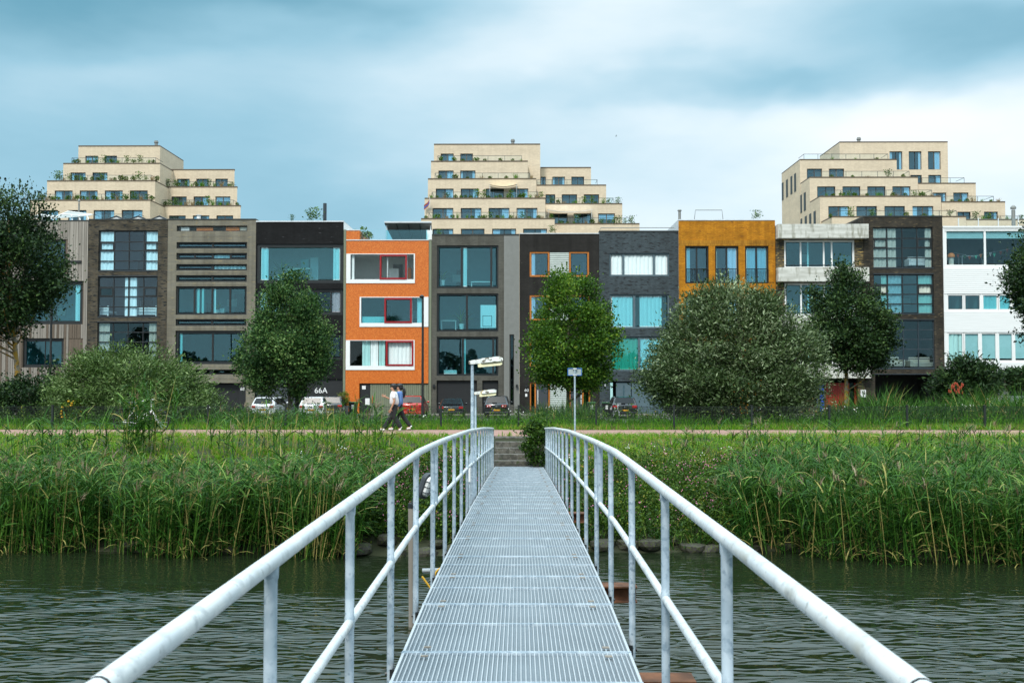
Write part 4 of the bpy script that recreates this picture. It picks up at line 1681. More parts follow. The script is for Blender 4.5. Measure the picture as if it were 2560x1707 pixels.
# left tower (zoom scale .2466, origin 60, 330)
s_, ox, oy = .2466, 60, 330
T = [(189.5, 394.9, 365, 184), (152, 395.4, 408.8, 180), (112, 383.5, 452.4, 176), (70, 372, 501, 172),
     (423.7, 582.8, 424.8, 187), (414.6, 590, 468, 183), (403, 599, 515.3, 179)]
W = conv([(0, 597, 235, 727, 330), (0, 792, 235, 920, 330), (1, 448, 405, 603, 510), (1, 672, 405, 825, 510),
          (2, 290, 588, 473, 710), (2, 545, 588, 728, 710), (2, 800, 588, 983, 710), (2, 1055, 588, 1237, 710),
          (3, 150, 787, 330, 900), (3, 430, 787, 617, 900), (3, 690, 787, 900, 900), (3, 975, 787, 1187, 900),
          (4, 1535, 470, 1662, 570), (4, 1730, 470, 1857, 570), (4, 1925, 470, 2052, 570),
          (5, 1480, 650, 1635, 760), (5, 1705, 650, 1857, 760), (5, 1927, 650, 2080, 760),
          (6, 1457, 843, 1627, 930), (6, 1700, 843, 1868, 930), (6, 1940, 843, 2110, 930)], s_, ox, oy)
R = [(173.5, 384, 393, 408.8, 180.6, 0), (134.7, 373, 436.6, 452.4, 176.6, 0), (93.3, 366, 484, 501, 172.6, 0), (406, 571.7, 453, 468, 183.6, 0), (398, 580, 499, 515.3, 179.6, 0), (230, 345, 534, 548, 170, 0)]
tw1 = tower('stepped_apartment_building', 'stepped cream apartment building rising behind the wooden and brown brick houses', T, W, R, 172, 197, [(390.5, 351, 365, 10, 190)], skewed=(4, 5, 6))
# middle tower
s_, ox, oy = .2551, 1030, 330
T = [(1083.6, 1351, 362.3, 184), (1076.4, 1320, 404.9, 180), (1068.8, 1341, 448.8, 176), (1060.6, 1363.7, 497.4, 172), (1051.7, 1387, 548.5, 168),
     (1351.4, 1478.5, 421, 187), (1341.5, 1516.5, 464.8, 183), (1364, 1556.8, 511.5, 179), (1388, 1600, 561.5, 175)]
W = conv([(0, 278, 212, 405, 300), (0, 470, 212, 595, 300), (1, 255, 378, 405, 480), (1, 470, 378, 620, 480),
          (2, 230, 555, 405, 670), (2, 475, 555, 650, 670), (2, 720, 555, 900, 670), (2, 965, 555, 1140, 670),
          (3, 197, 745, 403, 870), (3, 475, 745, 680, 870), (3, 750, 745, 955, 870), (3, 1025, 745, 1230, 870),
          (4, 200, 948, 403, 1020), (4, 478, 948, 710, 1020), (4, 785, 948, 1020, 1020), (4, 1090, 948, 1325, 1020),
          (5, 1263, 440, 1313, 545), (5, 1377, 440, 1502, 545), (5, 1565, 440, 1690, 545),
          (6, 1310, 613, 1405, 730), (6, 1470, 613, 1620, 730), (6, 1687, 613, 1837, 730),
          (7, 1355, 800, 1527, 930), (7, 1590, 800, 1757, 930), (7, 1827, 800, 1992, 930)], s_, ox, oy)
R = [(1093.3, 1304, 389.2, 404.9, 180.6, 0), (1086.6, 1324.6, 432.5, 448.8, 176.6, 0), (1079, 1345, 480, 497.4, 172.6, 0), (1071.3, 1369, 530.8, 548.5, 168.6, 0),
     (1342, 1494, 449.4, 464.8, 183.6, 0), (1364, 1534, 495.3, 511.5, 179.6, 0), (1388, 1576, 544.3, 561.5, 175.6, 0)]
tw2 = tower('stepped_apartment_building', 'stepped cream apartment building rising behind the orange and grey brick houses', T, W, R, 168, 205, [(1282, 349, 362.3, 10, 190)])
# right tower with its receding flank
s_, ox, oy = .2679, 1930, 330
T = [(2104, 2376, 358.3, 196), (2003.5, 2247, 402.1, 186), (2027.8, 2299.7, 446.3, 180), (2053, 2357, 493.8, 174), (2083, 2419, 544.6, 168),
     (2300.5, 2445, 461.6, 187), (2358.6, 2518, 508, 180.5), (2420, 2600, 552, 174)]
W = conv([(0, 1117, 188, 1237, 358), (0, 1298, 188, 1417, 358), (0, 1478, 188, 1597, 358), (0, 1310, 408, 1417, 500), (0, 1478, 408, 1600, 500),
          (1, 340, 348, 483, 450), (1, 547, 348, 690, 450),
          (2, 435, 513, 605, 630), (2, 672, 513, 840, 630), (2, 905, 513, 1075, 630), (2, 1140, 513, 1310, 630),
          (3, 537, 697, 732, 810), (3, 800, 697, 993, 810), (3, 1063, 697, 1255, 810), (3, 1325, 697, 1522, 810),
          (5, 1515, 572, 1645, 690), (5, 1710, 572, 1853, 690), (6, 1745, 750, 1870, 850), (6, 1995, 750, 2125, 850)], s_, ox, oy)
R = [(2014, 2225, 386.5, 402.1, 186.6, 0), (2040, 2278, 429.5, 446.3, 180.6, 0), (2067, 2334, 476.5, 493.8, 174.6, 0), (2095, 2395, 527.7, 544.6, 168.6, 0),
     (2310, 2416, 446, 461.6, 187.6, 0), (2369, 2489, 492, 508, 181, 0), (2420, 2590, 541.5, 552, 174.6, 0)]
tw3 = tower('stepped_apartment_building', 'stepped cream apartment building with a windowed flank, rising behind the dark brick and white houses', T, W, R, 168, 199, [(2147, 346, 358.3, 10, 200)], backs={0: 209})
# tall slit windows of the flank
for (ti, ztop, zbot, ys_) in ((1, 424, 480, (188.6, 191.2, 194.4, 197.6)), (2, 472, 528, (182.5, 185, 187.8, 190.8, 194, 197.4)), (3, 519, 575, (176.5, 179.2, 182, 185, 188.4, 192, 196))):
    x0, D = T[ti][0], T[ti][3]
    X = PX(x0, D)
    hh = (PZ(ztop, D) - PZ(zbot, D)) * .82
    z1 = PZ(ztop, D) - .2
    for y in ys_:
        m = MB()
        m.box(X - .05, X - .01, y, y + 1.25, z1 - hh, z1)
        f = m.build('slit_window', 'coping_dark', tw3)

# ------------------------------------------------------------------ footbridge
HW = .71                        # half width of the deck
br = empty('footbridge', (BR_X, 8.0, deck_z(8.0)), 'galvanised steel footbridge with grating deck and tube railings leading to the bank', 'footbridge')
edges = [0.85]
while edges[-1] < 29.4:
    e = edges[-1]
    nxt = e + (1.33 if e < 9.5 else 1.42)
    edges.append(nxt if nxt < 28.9 else 29.45)
# fit the seams to the ones in the photograph
edges = [0.9, 2.23, 3.56, 4.89, 6.22, 7.53, 8.72, 9.85] + [9.85 + (29.45 - 9.85) * i / 14 for i in range(1, 15)]
for a, b in zip(edges, edges[1:]):
    za, zb = deck_z(a), deck_z(b)
    g0 = .008
    m = MB()
    ya, yb = a + g0, b - g0
    pts = [(BR_X - HW, ya, za - .03), (BR_X - HW, yb, zb - .03), (BR_X - HW, yb, zb - .016), (BR_X - HW, ya, za - .016)]
    m.prism(pts, (2 * HW, 0, 0))
    pn = m.build('grating_panel', 'grate_plate', br)
    bars = MB()
    nb = 51
    for i in range(nb):
        x = BR_X - HW + .012 + (2 * HW - .024) * i / (nb - 1)
        hw_ = .0027 if 0 < i < nb - 1 else .008
        bars.prism([(x - hw_, ya + .012, za - .016), (x - hw_, yb - .012, zb - .016), (x - hw_, yb - .012, zb), (x - hw_, ya + .012, za)], (2 * hw_, 0, 0))
    bo = bars.build('bearing_bars', 'grate_bar', pn)
    bo['kind'] = 'stuff'
    m = MB()
    mids = [(ya, ya + .012), (yb - .012, yb)]
    ym = (ya + yb) / 2 + .06
    mids.append((ym - .007, ym + .007))
    for k, (p, q) in enumerate(mids):
        zp = za + (zb - za) * (p - a) / (b - a)
        dz = .0015 if k < 2 else .001
        m.box(BR_X - HW, BR_X + HW, p, q, zp - .028, zp + dz)
    m.build('edge_bar', 'galvanised', pn)
    for sx_ in (-.56, .56):
        for fy in (.07, .93):
            yy = ya + (yb - ya) * fy
            zz = za + (zb - za) * fy
            m = MB()
            m.box(BR_X + sx_ - .022, BR_X + sx_ + .022, yy - .014, yy + .014, zz + .001, zz + .007)
            m.build('clip', 'gray_wood2', pn)

YS = [.6 + i * .9 for i in range(33)]
YS[-1] = 29.45
for s_ in (-1, 1):
    xr = BR_X + s_ * (HW + .05)
    top = [(xr, y, deck_z(y) + 1.12) for y in YS]
    top = top[:-1] + [(xr, 29.2, deck_z(29.2) + 1.115), (xr, 29.55, deck_z(29.45) + 1.05)]
    # the handrail is a thicker tube with a closing cap behind a dark joint ring near the camera
    cut = 1.86
    t0 = [p for p in top if p[1] > cut]
    zc_ = deck_z(cut) + 1.12
    m = MB()
    m.tube([(xr, cut, zc_)] + t0, .0275, 14)
    m.build('handrail', 'galvanised_pale', br, smooth=True)
    m = MB()
    m.tube([(xr, cut - .006, zc_), (xr, cut - .001, zc_)], .0272, 14)
    m.build('joint_ring', 'black_frame', br)
    m = MB()
    m.tube([(xr, .3, zc_), (xr, cut - .007, zc_)], .0255, 14)
    m.build('handrail_end', 'galvanised_pale', br, smooth=True)
    m = MB()
    m.tube([(xr, y, deck_z(y) + .575) for y in YS], .021, 10)
    m.build('mid_rail', 'galvanised_pale', br, smooth=True)
    y = 1.68 if s_ < 0 else 3.59
    k = 0
    while y < 29.5:
        m = MB()
        zz = deck_z(y)
        m.tube([(xr, y, zz - .14), (xr, y, zz + .545), (xr, y, zz + .550), (xr, y, zz + .600), (xr, y, zz + .605), (xr, y, zz + 1.062), (xr, y, zz + 1.072), (xr, y, zz + 1.105)], [.0212, .0212, .0232, .0232, .0212, .0212, .0245, .0255], 10)
        po = m.build('post', 'galvanised', br, smooth=True)
        m = MB()
        inn = xr - s_ * .045
        m.box(min(inn, xr), max(inn, xr), y - .03, y + .03, zz - .115, zz - .055)
        m.tube([(xr - s_ * .02, y, zz - .085), (xr + s_ * .03, y, zz - .085)], .012, 6)
        m.build('bracket', 'black_frame', po)
        y += 1.46 if s_ < 0 else 1.51
        k += 1
    m = MB()
    yy = 9.22
    m.tube([(xr, yy, deck_z(yy) + .575), (xr, yy, deck_z(yy) + .62), (xr, yy, deck_z(yy) + 1.10)], [.027, .027, .027], 10)
    m.build('joint_post', 'galvanised', br, smooth=True)
    # side channel under the deck
    m = MB()
    for a, b in zip(YS, YS[1:]):
        za, zb = deck_z(a), deck_z(b)
        x0 = BR_X + s_ * HW
        m.prism([(x0 - .004 if s_ < 0 else x0 + .004, a, za - .15), (x0 - .004 if s_ < 0 else x0 + .004, b, zb - .15), (x0 - .004 if s_ < 0 else x0 + .004, b, zb - .034), (x0 - .004 if s_ < 0 else x0 + .004, a, za - .034)], (-s_ * .03, 0, 0))
    m.build('side_channel', 'rust', br)
for yy, ex in ((5.85, .32), (8.55, .30), (14.5, .25), (20.5, .22)):
    m = MB()
    zz = deck_z(yy) - .04
    xa, xb = BR_X - HW + .03, BR_X + HW + ex
    m.box(xa, xb, yy - .09, yy + .09, zz - .012, zz)
    m.box(xa, xb, yy - .006, yy + .006, zz - .125, zz - .012)
    m.box(xa, xb, yy - .09, yy + .09, zz - .137, zz - .125)
    m.build('cross_beam', 'rust', br)
for yy in (14.5, 20.5):
    for s_ in (-1, 1):
        m = MB()
        m.tube([(BR_X + s_ * .5, yy, -1.3), (BR_X + s_ * .5, yy, deck_z(yy) - .17)], .07, 10)
        m.build('pile', 'rust', br, smooth=True)

# ---- concrete steps at the landing
stp = empty('steps', (BR_X, 29.6, deck_z(29.45)), 'short flight of mossy concrete steps rising from the bridge to the pink path', 'steps')
for i in range(5):
    z1 = CZ - 2.662 + .165 * (i + 1) - .01
    if i == 4:
        z1 = PATHZ - .006
    y0 = 29.6 + i * .34
    m = MB()
    m.box(BR_X - .74, BR_X + .72, y0, y0 + (.36 if i < 4 else .5), z1 - .4, z1)
    m.build('step', 'mossy_concrete', stp, bevel=.012)

# ---- lamps on the bridge side
def bridge_lamp(x, y, hgt, label):
    z = deck_z(y)
    r = empty('bridge_lamp', (x, y, z), label, 'lamp', 'lamps on short posts beside the footbridge')
    zt = z + hgt
    m = MB()
    m.lathe((x, y, z - .5), [(.06, 0), (.06, 1.12), (.05, 1.18), (.029, 1.24), (.026, hgt + .5)], 12)
    m.build('post', 'galvanised', r, smooth=True)
    m = MB()
    m.box(x - .061, x - .02, y - .075, y - .05, z + .25, z + .50)
    m.build('hatch', 'white_paint', r)
    # housing rises a little away from the post
    up = Vector((1, 0, .10)).normalized()
    perp = Vector((-up.z, 0, up.x))
    o_ = Vector((x - .06, y, zt))

    def sect(t, h0, h1, wd):
        c = o_ + up * t
        return [c + perp * h0 + Vector((0, -wd, 0)), c + perp * h1 + Vector((0, -wd * .7, 0)), c + perp * h1 + Vector((0, wd * .7, 0)), c + perp * h0 + Vector((0, wd, 0))]
    m = MB()
    secs = [sect(0, -.03, .025, .035), sect(.06, -.035, .035, .045), sect(.20, -.035, .04, .05), sect(.23, -.03, .05, .085), sect(.52, -.03, .055, .085), sect(.585, -.03, .02, .06)]
    for p, q in zip(secs, secs[1:]):
        for k in range(4):
            m.quad(p[k], q[k], q[(k + 1) % 4], p[(k + 1) % 4])
    m.poly(secs[0])
    m.poly(secs[-1])
    m.build('lamp_housing', 'lichen', r)
    m = MB()
    secs = [sect(.15, -.095, -.036, .05), sect(.18, -.10, -.032, .065), sect(.53, -.10, -.032, .065), sect(.565, -.085, -.032, .05)]
    for p, q in zip(secs, secs[1:]):
        for k in range(4):
            m.quad(p[k], q[k], q[(k + 1) % 4], p[(k + 1) % 4])
    m.poly(secs[0])
    m.poly(secs[-1])
    m.build('lamp_bowl', 'lamp_bowl', r)
    return r


bridge_lamp(PX(1181, 17), 17.0, 2.27, 'taller looking lamp post with lichen spotted head, nearer of the pair by the bridge railing')
bridge_lamp(PX(1189, 24.6), 24.6, 1.98, 'small lamp post with a yellowish bowl, standing farther along the railing towards the steps')

# ---- mooring pole with bulkhead lamp, pipe and hose left of the bridge
py_ = 13.6
px0, px1 = PX(1034, py_), PX(1031, py_)
pl = empty('mooring_pole', (px0, py_, 0), 'weathered timber mooring pole standing in the water left of the bridge', 'pole')
m = MB()
m.tube([(px0, py_, -1.4), (px0, py_, .3), (px1, py_, PZ(1262, py_))], [.055, .055, .05], 10)
m.build('shaft', 'gray_wood2', pl, smooth=True)
m = MB()
m.tube([(px1, py_, PZ(1262, py_) - .04), (px1 + .005, py_, PZ(1262, py_) + .02)], .056, 10)
m.build('cap', 'black_frame', pl, smooth=True)
lc = P(1066, 1214, py_)
bl_ = empty('bulkhead_lamp', lc, 'grey caged bulkhead lamp tilted on top of the timber pole', 'lamp')
ax = Vector((.32, -.10, .94)).normalized()      # long axis of the lamp
nv = Vector((.80, -.55, -.33)).normalized()     # the glass looks this way
nv = (nv - ax * nv.dot(ax)).normalized()
sd = ax.cross(nv)
def cap_ring(c, hl, hw, n=10):
    pts = []
    for sgn in (1, -1):
        for i in range(n + 1):
            a = PI * i / n
            pts.append(c + ax * sgn * ((hl - hw) + hw * math.sin(a)) + sd * sgn * hw * math.cos(a))
    return pts
def loft(rings, name, mat, parent):
    m_ = MB()
    for p, q in zip(rings, rings[1:]):
        k = len(p)
        for i in range(k):
            m_.quad(p[i], p[(i + 1) % k], q[(i + 1) % k], q[i])
    m_.poly(rings[0])
    m_.poly(rings[-1])
    return m_.build(name, mat, parent)
loft([cap_ring(lc - nv * .06, .165, .085), cap_ring(lc - nv * .02, .185, .10), cap_ring(lc + nv * .02, .185, .10), cap_ring(lc + nv * .025, .15, .075)], 'housing', 'anthracite', bl_)
loft([cap_ring(lc + nv * .024, .145, .07), cap_ring(lc + nv * .06, .13, .06), cap_ring(lc + nv * .07, .09, .03)], 'lens', 'white_paint', bl_)
m = MB()
for t in (-.075, 0, .075):
    m.tube([lc + ax * t + sd * .085 + nv * .02, lc + ax * t + sd * .05 + nv * .08, lc + ax * t - sd * .05 + nv * .08, lc + ax * t - sd * .085 + nv * .02], .006, 5)
m.tube([lc + ax * .16 + nv * .02, lc + ax * .09 + nv * .082, lc - ax * .09 + nv * .082, lc - ax * .16 + nv * .02], .006, 5)
m.build('cage', 'anthracite', bl_)
m = MB()
m.tube([lc - nv * .06 - ax * .05, lc - nv * .12 - ax * .14, Vector((px1, py_, PZ(1262, py_)))], .02, 6)
m.build('bracket', 'black_frame', bl_)
m = MB()
p0, p1 = P(1056, 1426, 9.4), P(1110, 1424, 9.4)
m.tube([p0, p1 + Vector((.08, 0, 0))], .022, 10)
tag(m.build('pipe', 'gray_paint', None, smooth=True), 'short grey horizontal pipe sticking out from under the left deck edge', 'pipe')
m = MB()
c = P(1084, 1452, 9.3)
pts = [c + Vector((.10 + .012 * math.sin(i), -.05 + .004 * i, .0)) + Vector((.095 * math.cos(a), 0, .105 * math.sin(a))) for i, a in ((i, PI * .35 + i * .33) for i in range(14))]
pts = [P(1055, 1440, 9.3)] + [c + Vector((-.02, 0, -.075)), c + Vector((.06, 0, -.075)), c + Vector((.085, 0, -.05))]
m.tube(pts, .010, 6)
pts = [c + Vector((.09 + .085 * math.cos(a), .02, .02 + .10 * math.sin(a))) for a in [PI * (.45 + .09 * i) for i in range(13)]]
m.tube(pts, .010, 6)
tag(m.build('hose', 'hose_yellow', None, smooth=True), 'loop of yellow hose hanging beside the left deck edge over the water', 'hose')

# ---- blue framed sign seen from the back
sgD = 30.9
c = P(1437, 929.5, sgD)
zg = terr(c.x, sgD)
sg = empty('street_sign', (c.x, sgD, zg), 'small blue rimmed sign on a grey post, seen from its plain back', 'sign')
m = MB()
m.tube([(c.x, sgD, zg - .3), (c.x, sgD, c.z + .12)], .028, 10)
m.build('post', 'galvanised', sg, smooth=True)
m = MB()
w2, h2 = .222, .118
m.box(c.x - w2 + .018, c.x + w2 - .018, sgD + .045, sgD + .055, c.z - h2 + .018, c.z + h2 - .018)
m.build('sign_plate', 'sign_gray', sg)
m = MB()
for a, b, d, e in ((-w2, w2, h2 - .022, h2), (-w2, w2, -h2, -h2 + .022), (-w2, -w2 + .022, -h2 + .022, h2 - .022), (w2 - .022, w2, -h2 + .022, h2 - .022)):
    m.box(c.x + a, c.x + b, sgD + .03, sgD + .065, c.z + d, c.z + e)
m.build('sign_rim', 'sign_blue', sg, bevel=.006)
for dz in (-.095, .095):
    m = MB()
    m.box(c.x - .055, c.x + .055, sgD - .035, sgD + .04, c.z + dz - .02, c.z + dz + .02)
    m.build('clamp', 'galvanised_pale', sg)

# ---- black street lamps by the houses
def street_lamp(px, D, pytop, label):
    x = PX(px, D)
    zt = PZ(pytop, D)
    zg = terr(x, D)
    r = empty('street_lamp', (x, D, zg), label, 'street lamp', 'black street lamps along the street')
    m = MB()
    m.lathe((x, D, zg - .3), [(.088, 0), (.088, 1.5), (.075, 1.6), (.060, zt - zg + .22)], 12)
    m.build('pole', 'fence_black', r, smooth=True)
    m = MB()
    m.lathe((x - .06, D, zt - .10), [(.07, 0), (.13, .05), (.15, .10), (.10, .16), (.03, .2)], 16)
    m.build('lamp_head', 'fence_black', r, smooth=True)
    return r


street_lamp(1057, 58, 741, 'slender black street lamp in front of the orange house')
street_lamp(128, 58, 745, 'slender black street lamp in front of the wooden house bays')

# ------------------------------------------------------------------ fence along the path
FD = 35.6
xsF = [PX(1296.5 + 194.2 * k, FD, 1040) for k in range(-8, 9)]
fz0, fz1 = PATHZ - .01, CZ + (940 - 1014) / FPX * FD
fn = empty('mesh_fence', (xsF[8], FD, fz0), 'low dark green bar mesh fence with square posts behind the pink path', 'fence')
for x in xsF:
    m = MB()
    m.box(x - .035, x + .035, FD - .035, FD + .035, fz0 - .3, fz1 + .01)
    p = m.build('post', 'fence_green', fn)
    m = MB()
    m.box(x - .045, x + .045, FD - .045, FD + .045, fz1 + .01, fz1 + .03)
    m.build('post_cap', 'fence_black', p)
pm = None
for a, b in zip(xsF, xsF[1:]):
    w_ = b - a - .09
    if pm is None:
        m = MB()
        n = int(w_ / .05)
        for i in range(n + 1):
            xx = -w_ / 2 + w_ * i / n
            m.box(xx - .005, xx + .005, -.003, .003, .04, fz1 - fz0 - .01)
        for zz in (.10, .40, .70, fz1 - fz0 - .04):
            m.box(-w_ / 2, w_ / 2, -.010, -.003, zz - .004, zz + .004)
            m.box(-w_ / 2, w_ / 2, .003, .010, zz - .004, zz + .004)
        pm = m.build('mesh_panel', 'fence_green', None)
        q = pm
    else:
        q = bpy.data.objects.new('mesh_panel', pm.data)
        COL.objects.link(q)
    q.parent = fn
    q.location = Vector(((a + b) / 2, FD, fz0)) - OFF[fn.name]
    q['kind'] = 'stuff'

# ------------------------------------------------------------------ parked cars
def make_car(label, body, L, Wd, H, kind, roof=None, lights='corner'):
    """rear faces -y, modelled at the origin with the rear bumper at y = 0"""
    r = empty('parked_car', (0, 0, 0), label, 'car', 'cars parked in front of the houses')
    hb = .62 * H                # belt line
    if kind == 'coupe':
        prof = [(0, .30), (-.03, .45), (.0, hb * .92), (.05, hb), (.75, hb + .03), (1.55, H), (2.35, H), (3.1, hb + .02), (L - .25, hb * .86), (L, hb * .6), (L, .3)]
    elif kind == 'wagon':
        prof = [(0, .30), (-.03, .5), (.02, hb), (.12, hb + .04), (.42, H - .07), (.62, H), (2.6, H - .01), (3.35, hb + .02), (L - .2, hb * .88), (L, hb * .6), (L, .3)]
    else:
        prof = [(0, .30), (-.04, .52), (.0, hb), (.06, hb + .04), (.30, H - .06), (.48, H), (2.1, H), (2.95, hb + .02), (L - .2, hb * .86), (L, hb * .6), (L, .3)]

    def half(z):
        if z <= hb + .001:
            return Wd / 2 * (1 - .05 * max(0, (z - .6)) - .06 * max(0, .5 - z))
        return Wd / 2 * (.965 - .20 * (z - hb) / max(.01, H - hb))
    m = MB()
    k = len(prof)
    fr = (-1, -.82, 0, .82, 1)
    for f in fr:
        for (y, z) in prof:
            e = .07 if abs(f) == 1 else 0
            yy = y + (e if y < .5 else (-e if y > L - .5 else 0))
            zz = z - (.03 if abs(f) == 1 and z > H - .1 else 0)
            m.v.append((f * half(z), yy, zz))
    for c_ in range(len(fr) - 1):
        for i in range(k):
            j = (i + 1) % k
            m.f.append((c_ * k + i, c_ * k + j, (c_ + 1) * k + j, (c_ + 1) * k + i))
            m.m.append(0)
    m.f.append(tuple(range(k)))
    m.f.append(tuple(4 * k + i for i in range(k)))
    m.m += [0, 0]
    bo = m.build('body', body, r, smooth=True, bevel=.035)
    if roof:
        m = MB()
        i0, i1 = 5, 6
        m.box(-half(H) * .95, half(H) * .95, prof[5][0], prof[6][0] + .2, H + .002, H + .016)
        m.build('roof_panel', roof, r, bevel=.006)
    # rear window
    if kind == 'coupe':
        a, b = (.85, hb + .10), (1.48, H - .05)
    else:
        i = 3
        a, b = prof[3], prof[4]
        a = (a[0] + (b[0] - a[0]) * .12, a[1] + (b[1] - a[1]) * .12)
    tn = Vector((0, b[0] - a[0], b[1] - a[1])).normalized()
    no = Vector((0, -tn.z, tn.y)) * .012
    m = MB()
    xa, xb = half(a[1]) * .84, half(b[1]) * .82
    m.prism([Vector((-xa, a[0], a[1])) + no, Vector((xa, a[0], a[1])) + no, Vector((xb, b[0], b[1])) + no, Vector((-xb, b[0], b[1])) + no], -no * .8)
    m.build('rear_window', 'car_glass', r)
    # side windows
    yb0, yb1 = (prof[4][0] + .25, prof[7][0] - .1) if kind != 'coupe' else (1.0, 3.0)
    yt0, yt1 = (prof[5][0] + .18, prof[6][0] + .05)
    for s_ in (-1, 1):
        m = MB()
        z0, z1 = hb + .05, H - .09
        x0, x1 = s_ * (half(z0) + .004), s_ * (half(z1) + .004)
        m.prism([(x0, yb0, z0), (x0, yb1, z0), (x1, yt1, z1), (x1, yt0, z1)], (s_ * .006, 0, 0))
        m.build('side_window', 'car_glass', r)
        m = MB()
        m.ball((s_ * (Wd / 2 + .09), yb1 - .15, hb + .10), .10, .06, .075, 8, 6)
        m.build('wing_mirror', body, r, smooth='all')
        m = MB()
        zl = hb * .88
        if lights == 'round':
            for dx in (.60, .44):
                m.tube([(s_ * dx * Wd / 1.75, -.055, zl), (s_ * dx * Wd / 1.75, -.02, zl)], .10, 12)
        else:
            m.box(s_ * Wd * .29, s_ * Wd * .455, -.035, .05, zl - .075, zl + .085)
        m.build('tail_light', 'tail_red', r, bevel=.008)
        if lights == 'round':
            m = MB()
            for dx in (.60, .44):
                m.tube([(s_ * dx * Wd / 1.75, -.066, zl), (s_ * dx * Wd / 1.75, -.056, zl)], .045, 10)
            m.build('light_centre', 'white_paint', r)
    for y in (.72, L - .78):
        for s_ in (-1, 1):
            m = MB()
            m.torus((s_ * (Wd / 2 - .11), y, .31), .225, .085, 'x', 20, 8)
            wh = m.build('wheel', 'rubber', r, smooth='all')
            m = MB()
            m.tube([(s_ * (Wd / 2 - .12), y, .31), (s_ * (Wd / 2 - .035), y, .31)], .19, 14)
            m.build('rim', 'chrome', wh)
    m = MB()
    m.box(-Wd * .46, Wd * .46, -.075, .12, .28, .46)
    m.build('bumper', body if body != 'car_white' else 'car_white', r, bevel=.03)
    m = MB()
    zp = .58
    m.box(-.26, .26, -.065, -.05, zp - .055, zp + .055)
    p = m.build('number_plate', 'plate_yellow', r)
    m = MB()
    m.box(-.26, -.215, -.068, -.0655, zp - .055, zp + .055)
    m.build('plate_strip', 'plate_blue', p)
    m = MB()
    m.tube([(0, -.052, hb * .86), (0, -.034, hb * .86)], .06, 14)
    m.build('badge', 'chrome', r)
    m = MB()
    m.box(-.3, .05, a[0] - .04, a[0] - .015, a[1] + .01, a[1] + .04)
    m.build('rear_wiper', 'black_frame', r)
    return r


CARS = [(656, 70.0, 'car_white', 1.76, 1.44, 'wagon', None, 'corner', 'white estate car parked before the taupe stone house'),
        (778, 69.5, 'car_white', 1.78, 1.47, 'hatch', None, 'corner', 'white hatchback parked in front of the black 66A house'),
        (826, 70.6, 'car_gray', 1.78, 1.50, 'hatch', None, 'corner', 'dark grey hatchback half hidden behind a white car'),
        (1029, 70.0, 'car_red', 1.80, 1.55, 'hatch', 'car_black', 'corner', 'red car with a black roof parked by the orange house'),
        (1128, 70.2, 'car_black', 1.82, 1.33, 'coupe', None, 'corner', 'low black coupe parked before the garage of the grey brick house'),
        (1241, 69.6, 'car_black', 1.77, 1.55, 'hatch', None, 'round', 'black hatchback with round tail lamps parked beside the zinc strip'),
        (1562, 69.2, 'car_black', 1.82, 1.50, 'wagon', None, 'corner', 'black estate car with red tail lamps parked before the slate brick house')]
for px, D, body, Wd, H, kind, roof, lt, lab in CARS:
    c = make_car(lab, body, 4.25, Wd, H, kind, roof, lt)
    move_to(c, (PX(px, D, 1020), D, STREET + .01), random.uniform(-.05, .05))

# ------------------------------------------------------------------ bins and a pot by the facades
def wheelie_bin(px, D, label):
    x = PX(px, D)
    r = empty('wheelie_bin', (x, D, STREET), label, 'bin', 'black wheelie bins with green lids')
    z = STREET
    m = MB()
    lo, hi = .24, .30
    v = [(x - lo, D - lo, z + .06), (x + lo, D - lo, z + .06), (x + lo, D + lo, z + .06), (x - lo, D + lo, z + .06), (x - hi, D - hi, z + .98), (x + hi, D - hi, z + .98), (x + hi, D + hi, z + .98), (x - hi, D + hi, z + .98)]
    m.v += v
    for q in ((0, 3, 2, 1), (4, 5, 6, 7), (0, 1, 5, 4), (1, 2, 6, 5), (2, 3, 7, 6), (3, 0, 4, 7)):
        m.f.append(q)
        m.m.append(0)
    m.build('tub', 'black_frame', r, bevel=.02)
    m = MB()
    m.box(x - .32, x + .32, D - .34, D + .32, z + .985, z + 1.06)
    m.build('lid', 'bin_green', r, bevel=.03)
    for s_ in (-1, 1):
        m = MB()
        m.tube([(x + s_ * .2, D + .27, z + .1), (x + s_ * .27, D + .27, z + .1)], .1, 12)
        m.build('wheel', 'rubber', r)
    m = MB()
    m.box(x - .07, x + .09, D - .30, D - .285, z + .55, z + .84)
    m.build('sticker', 'white_paint', r)


wheelie_bin(884, 73.5, 'black wheelie bin with green lid below the orange wall')
wheelie_bin(1515, 72.5, 'black wheelie bin with white sticker left of the slate house door')
wheelie_bin(1478, 72.8, 'black wheelie bin beside the charcoal brick house doors')

